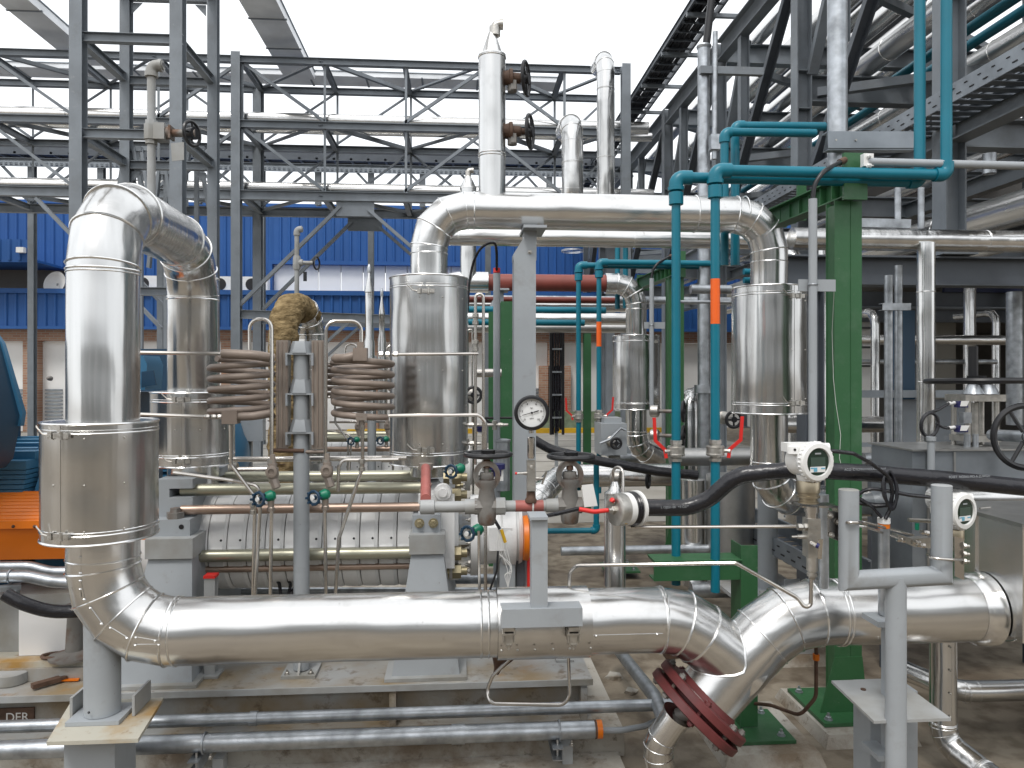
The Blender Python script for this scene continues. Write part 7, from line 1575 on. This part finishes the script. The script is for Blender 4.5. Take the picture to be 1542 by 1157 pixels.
part('rail', 'galv', t, lambda m: m.tube(P((903, 668, 6.05), (918, 662, 6.05), (935, 645, 6.05), (942, 648, 6.05)), .01, 8))
part('stand', 'greydirty', t, lambda m: m.cyl((at(925, 0, 6.2).x, 6.2, 0), (at(925, 0, 6.2).x, 6.2, at(925, 686, 6.2).z), .05))
for px, Y, lb in ((1045, 6.6, 'clad pipe bend rising behind the teal valves'),):
    t = thing('insulated_pipe', lb, 'pipe', at(px, 700, Y))
    m, b = clad(P((1038, 720, Y), (1038, 600, Y), (1052, 595, Y + .5), (1052, 640, Y + .6)), .085, .12, 3, 24)
    m.build('sheath', 'alu_v', t); b.build('bead', 'bead', t)
t = thing('motor_terminal_box', 'blue motor terminal box peeping between the two left risers', 'motor', at(228, 560, 4.9))
part('box', 'motorblue', t, lambda m: m.prism([at(206, 586, 4.9), at(206, 545, 4.9), at(215, 537, 4.9), at(240, 537, 4.9), at(246, 550, 4.9), at(243, 586, 4.9)], (0, -.25, 0)))
part('panel', 'motordark', t, lambda m: m.prism([at(214, 560, 4.62), at(232, 558, 4.62), at(236, 580, 4.62), at(214, 584, 4.62)], (0, -.01, 0)))
part('stand', 'motordark', t, lambda m: m.bx(at(210, 0, 5.0).x, at(236, 0, 5.0).x, 4.75, 5.1, .4, at(228, 590, 4.9).z))
t = thing('teal_pipe', 'teal drop pipe turning left low behind the right gate valve', 'pipe', at(898, 760, 4.6))
part('tube', 'teal', t, lambda m: m.tube(P((898, 690, 4.6), (898, 799, 4.6), (822, 800, 4.6)), .018, 14, R=.02))
part('elbow', 'teal', t, lambda m: m.tube(P((898, 790, 4.6), (898, 799, 4.6), (890, 799, 4.6)), .024, 14, R=.02))
t = thing('storage_cylinder', 'broad clad vertical cylinder standing behind the right teal pipe', 'vessel', at(1100, 850, 4.9))
xw = at(1100, 0, 4.9).x
part('shell', 'alu_dull', t, lambda m: m.lathe((xw, 4.9, 0.3), (0, 0, 1), [(0, .16), (at(1100, 716, 4.9).z - .3, .16), (at(1100, 716, 4.9).z - .295, .02)], n=36))
t = thing('insulated_pipe', 'short shiny clad cylinder between the two front teal pipes', 'pipe', at(1042, 760, 5.0))
part('shell', 'alu_p', t, lambda m: m.lathe((at(1042, 0, 5.0).x, 5.0, .3), (0, 0, 1), [(0, .085), (at(1042, 722, 5.0).z - .3, .085), (at(1042, 722, 5.0).z - .295, .02)], n=28))
t = thing('loose_string', 'thin pale string hanging down the face of the heavy green column', 'string', at(1255, 560, 3.5))
part('strand', 'plasticwhite', t, lambda m: m.tube(P((1256, 440, 3.36), (1253, 500, 3.5), (1255, 570, 3.525), (1259, 610, 3.525), (1266, 655, 3.525), (1264, 690, 3.525), (1270, 712, 3.52)), .0011, 5))
for px, py, Y, lb, rr in ((713, 595, 5.0, 'small black handwheel right of the tall joint cover', .052), (1029, 620, 5.2, 'upper black handwheel behind the left red lever', .07), (1029, 657, 5.2, 'lower black handwheel behind the left red lever', .07), (976, 722, 4.6, 'small black handwheel behind the round coupling', .05), (1105, 632, 4.7, 'black handwheel right of the right red lever', .05), (928, 668, 5.9, 'small dark handwheel beside the grey actuator', .04)):
    q = at(px, py, Y); t = thing('wheel_valve', lb, 'valve', q, 'small black handwheels behind the pipes')
    ax_ = (1, -.45, 0) if px in (1029, 976) else (0, -1, 0)
    part('handwheel', 'black', t, lambda m: handwheel(m, q, ax_, rr, .011, 4, 28, .02))
    part('stem', 'rustgrey', t, lambda m: m.cyl(q, q - V(ax_).normalized() * .18, .014, n=10))
    part('body', 'cast_inox', t, lambda m: m.lathe(q - V(ax_).normalized() * .17, -V(ax_), [(0, .03), (.01, .045), (.06, .045), (.07, .03)], n=14))
# perforated tray near floor, right of elbow support
slot_tray('slotted galvanised tray lying low between the rows at right', at(1195, 0, 4.2).x, 3.9, 6.6, .62, .1, .3)
# ---- give every separate bead, rim, rivet and screw an object of its own
def split_loose(o):
    me = o.data; n = len(me.vertices); par = list(range(n))
    def find(a):
        while par[a] != a: par[a] = par[par[a]]; a = par[a]
        return a
    for e in me.edges:
        a, b = find(e.vertices[0]), find(e.vertices[1])
        if a != b: par[a] = b
    groups = {}
    for p in me.polygons: groups.setdefault(find(p.vertices[0]), []).append(p)
    if len(groups) < 2: return
    base = o.name.split('.')[0]
    for gi, polys in enumerate(list(groups.values())):
        idx = {}; vs = []; fs = []
        for p in polys:
            f = []
            for v in p.vertices:
                if v not in idx: idx[v] = len(vs); vs.append(me.vertices[v].co.copy())
                f.append(idx[v])
            fs.append(f)
        m2 = bpy.data.meshes.new(base); m2.from_pydata(vs, [], fs)
        for mt in me.materials: m2.materials.append(mt)
        m2.shade_smooth(); m2.set_sharp_from_angle(angle=radians(38))
        c = bpy.data.objects.new(base, m2); S.collection.objects.link(c); c.parent = o.parent; c.location = o.location
    bpy.data.objects.remove(o)
SPL = {'bead', 'rim', 'riser_bead', 'run_bead', 'rivets', 'screws', 'fittings', 'stiffener', 'slot_', 'unions', 'union', 'u_clamp', 'feet', 'guide'}
for o in [q for q in bpy.data.objects if q.type == 'MESH' and q.parent is not None and q.name.split('.')[0] in SPL]:
    split_loose(o)
for o in list(bpy.data.objects):
    b_ = o.name.split('.')[0]
    ren = {'riser_bead': 'bead', 'run_bead': 'bead', 'rivets': 'rivet', 'screws': 'screw', 'fittings': 'fitting', 'unions': 'union'}
    if b_ in ren: o.name = ren[b_]
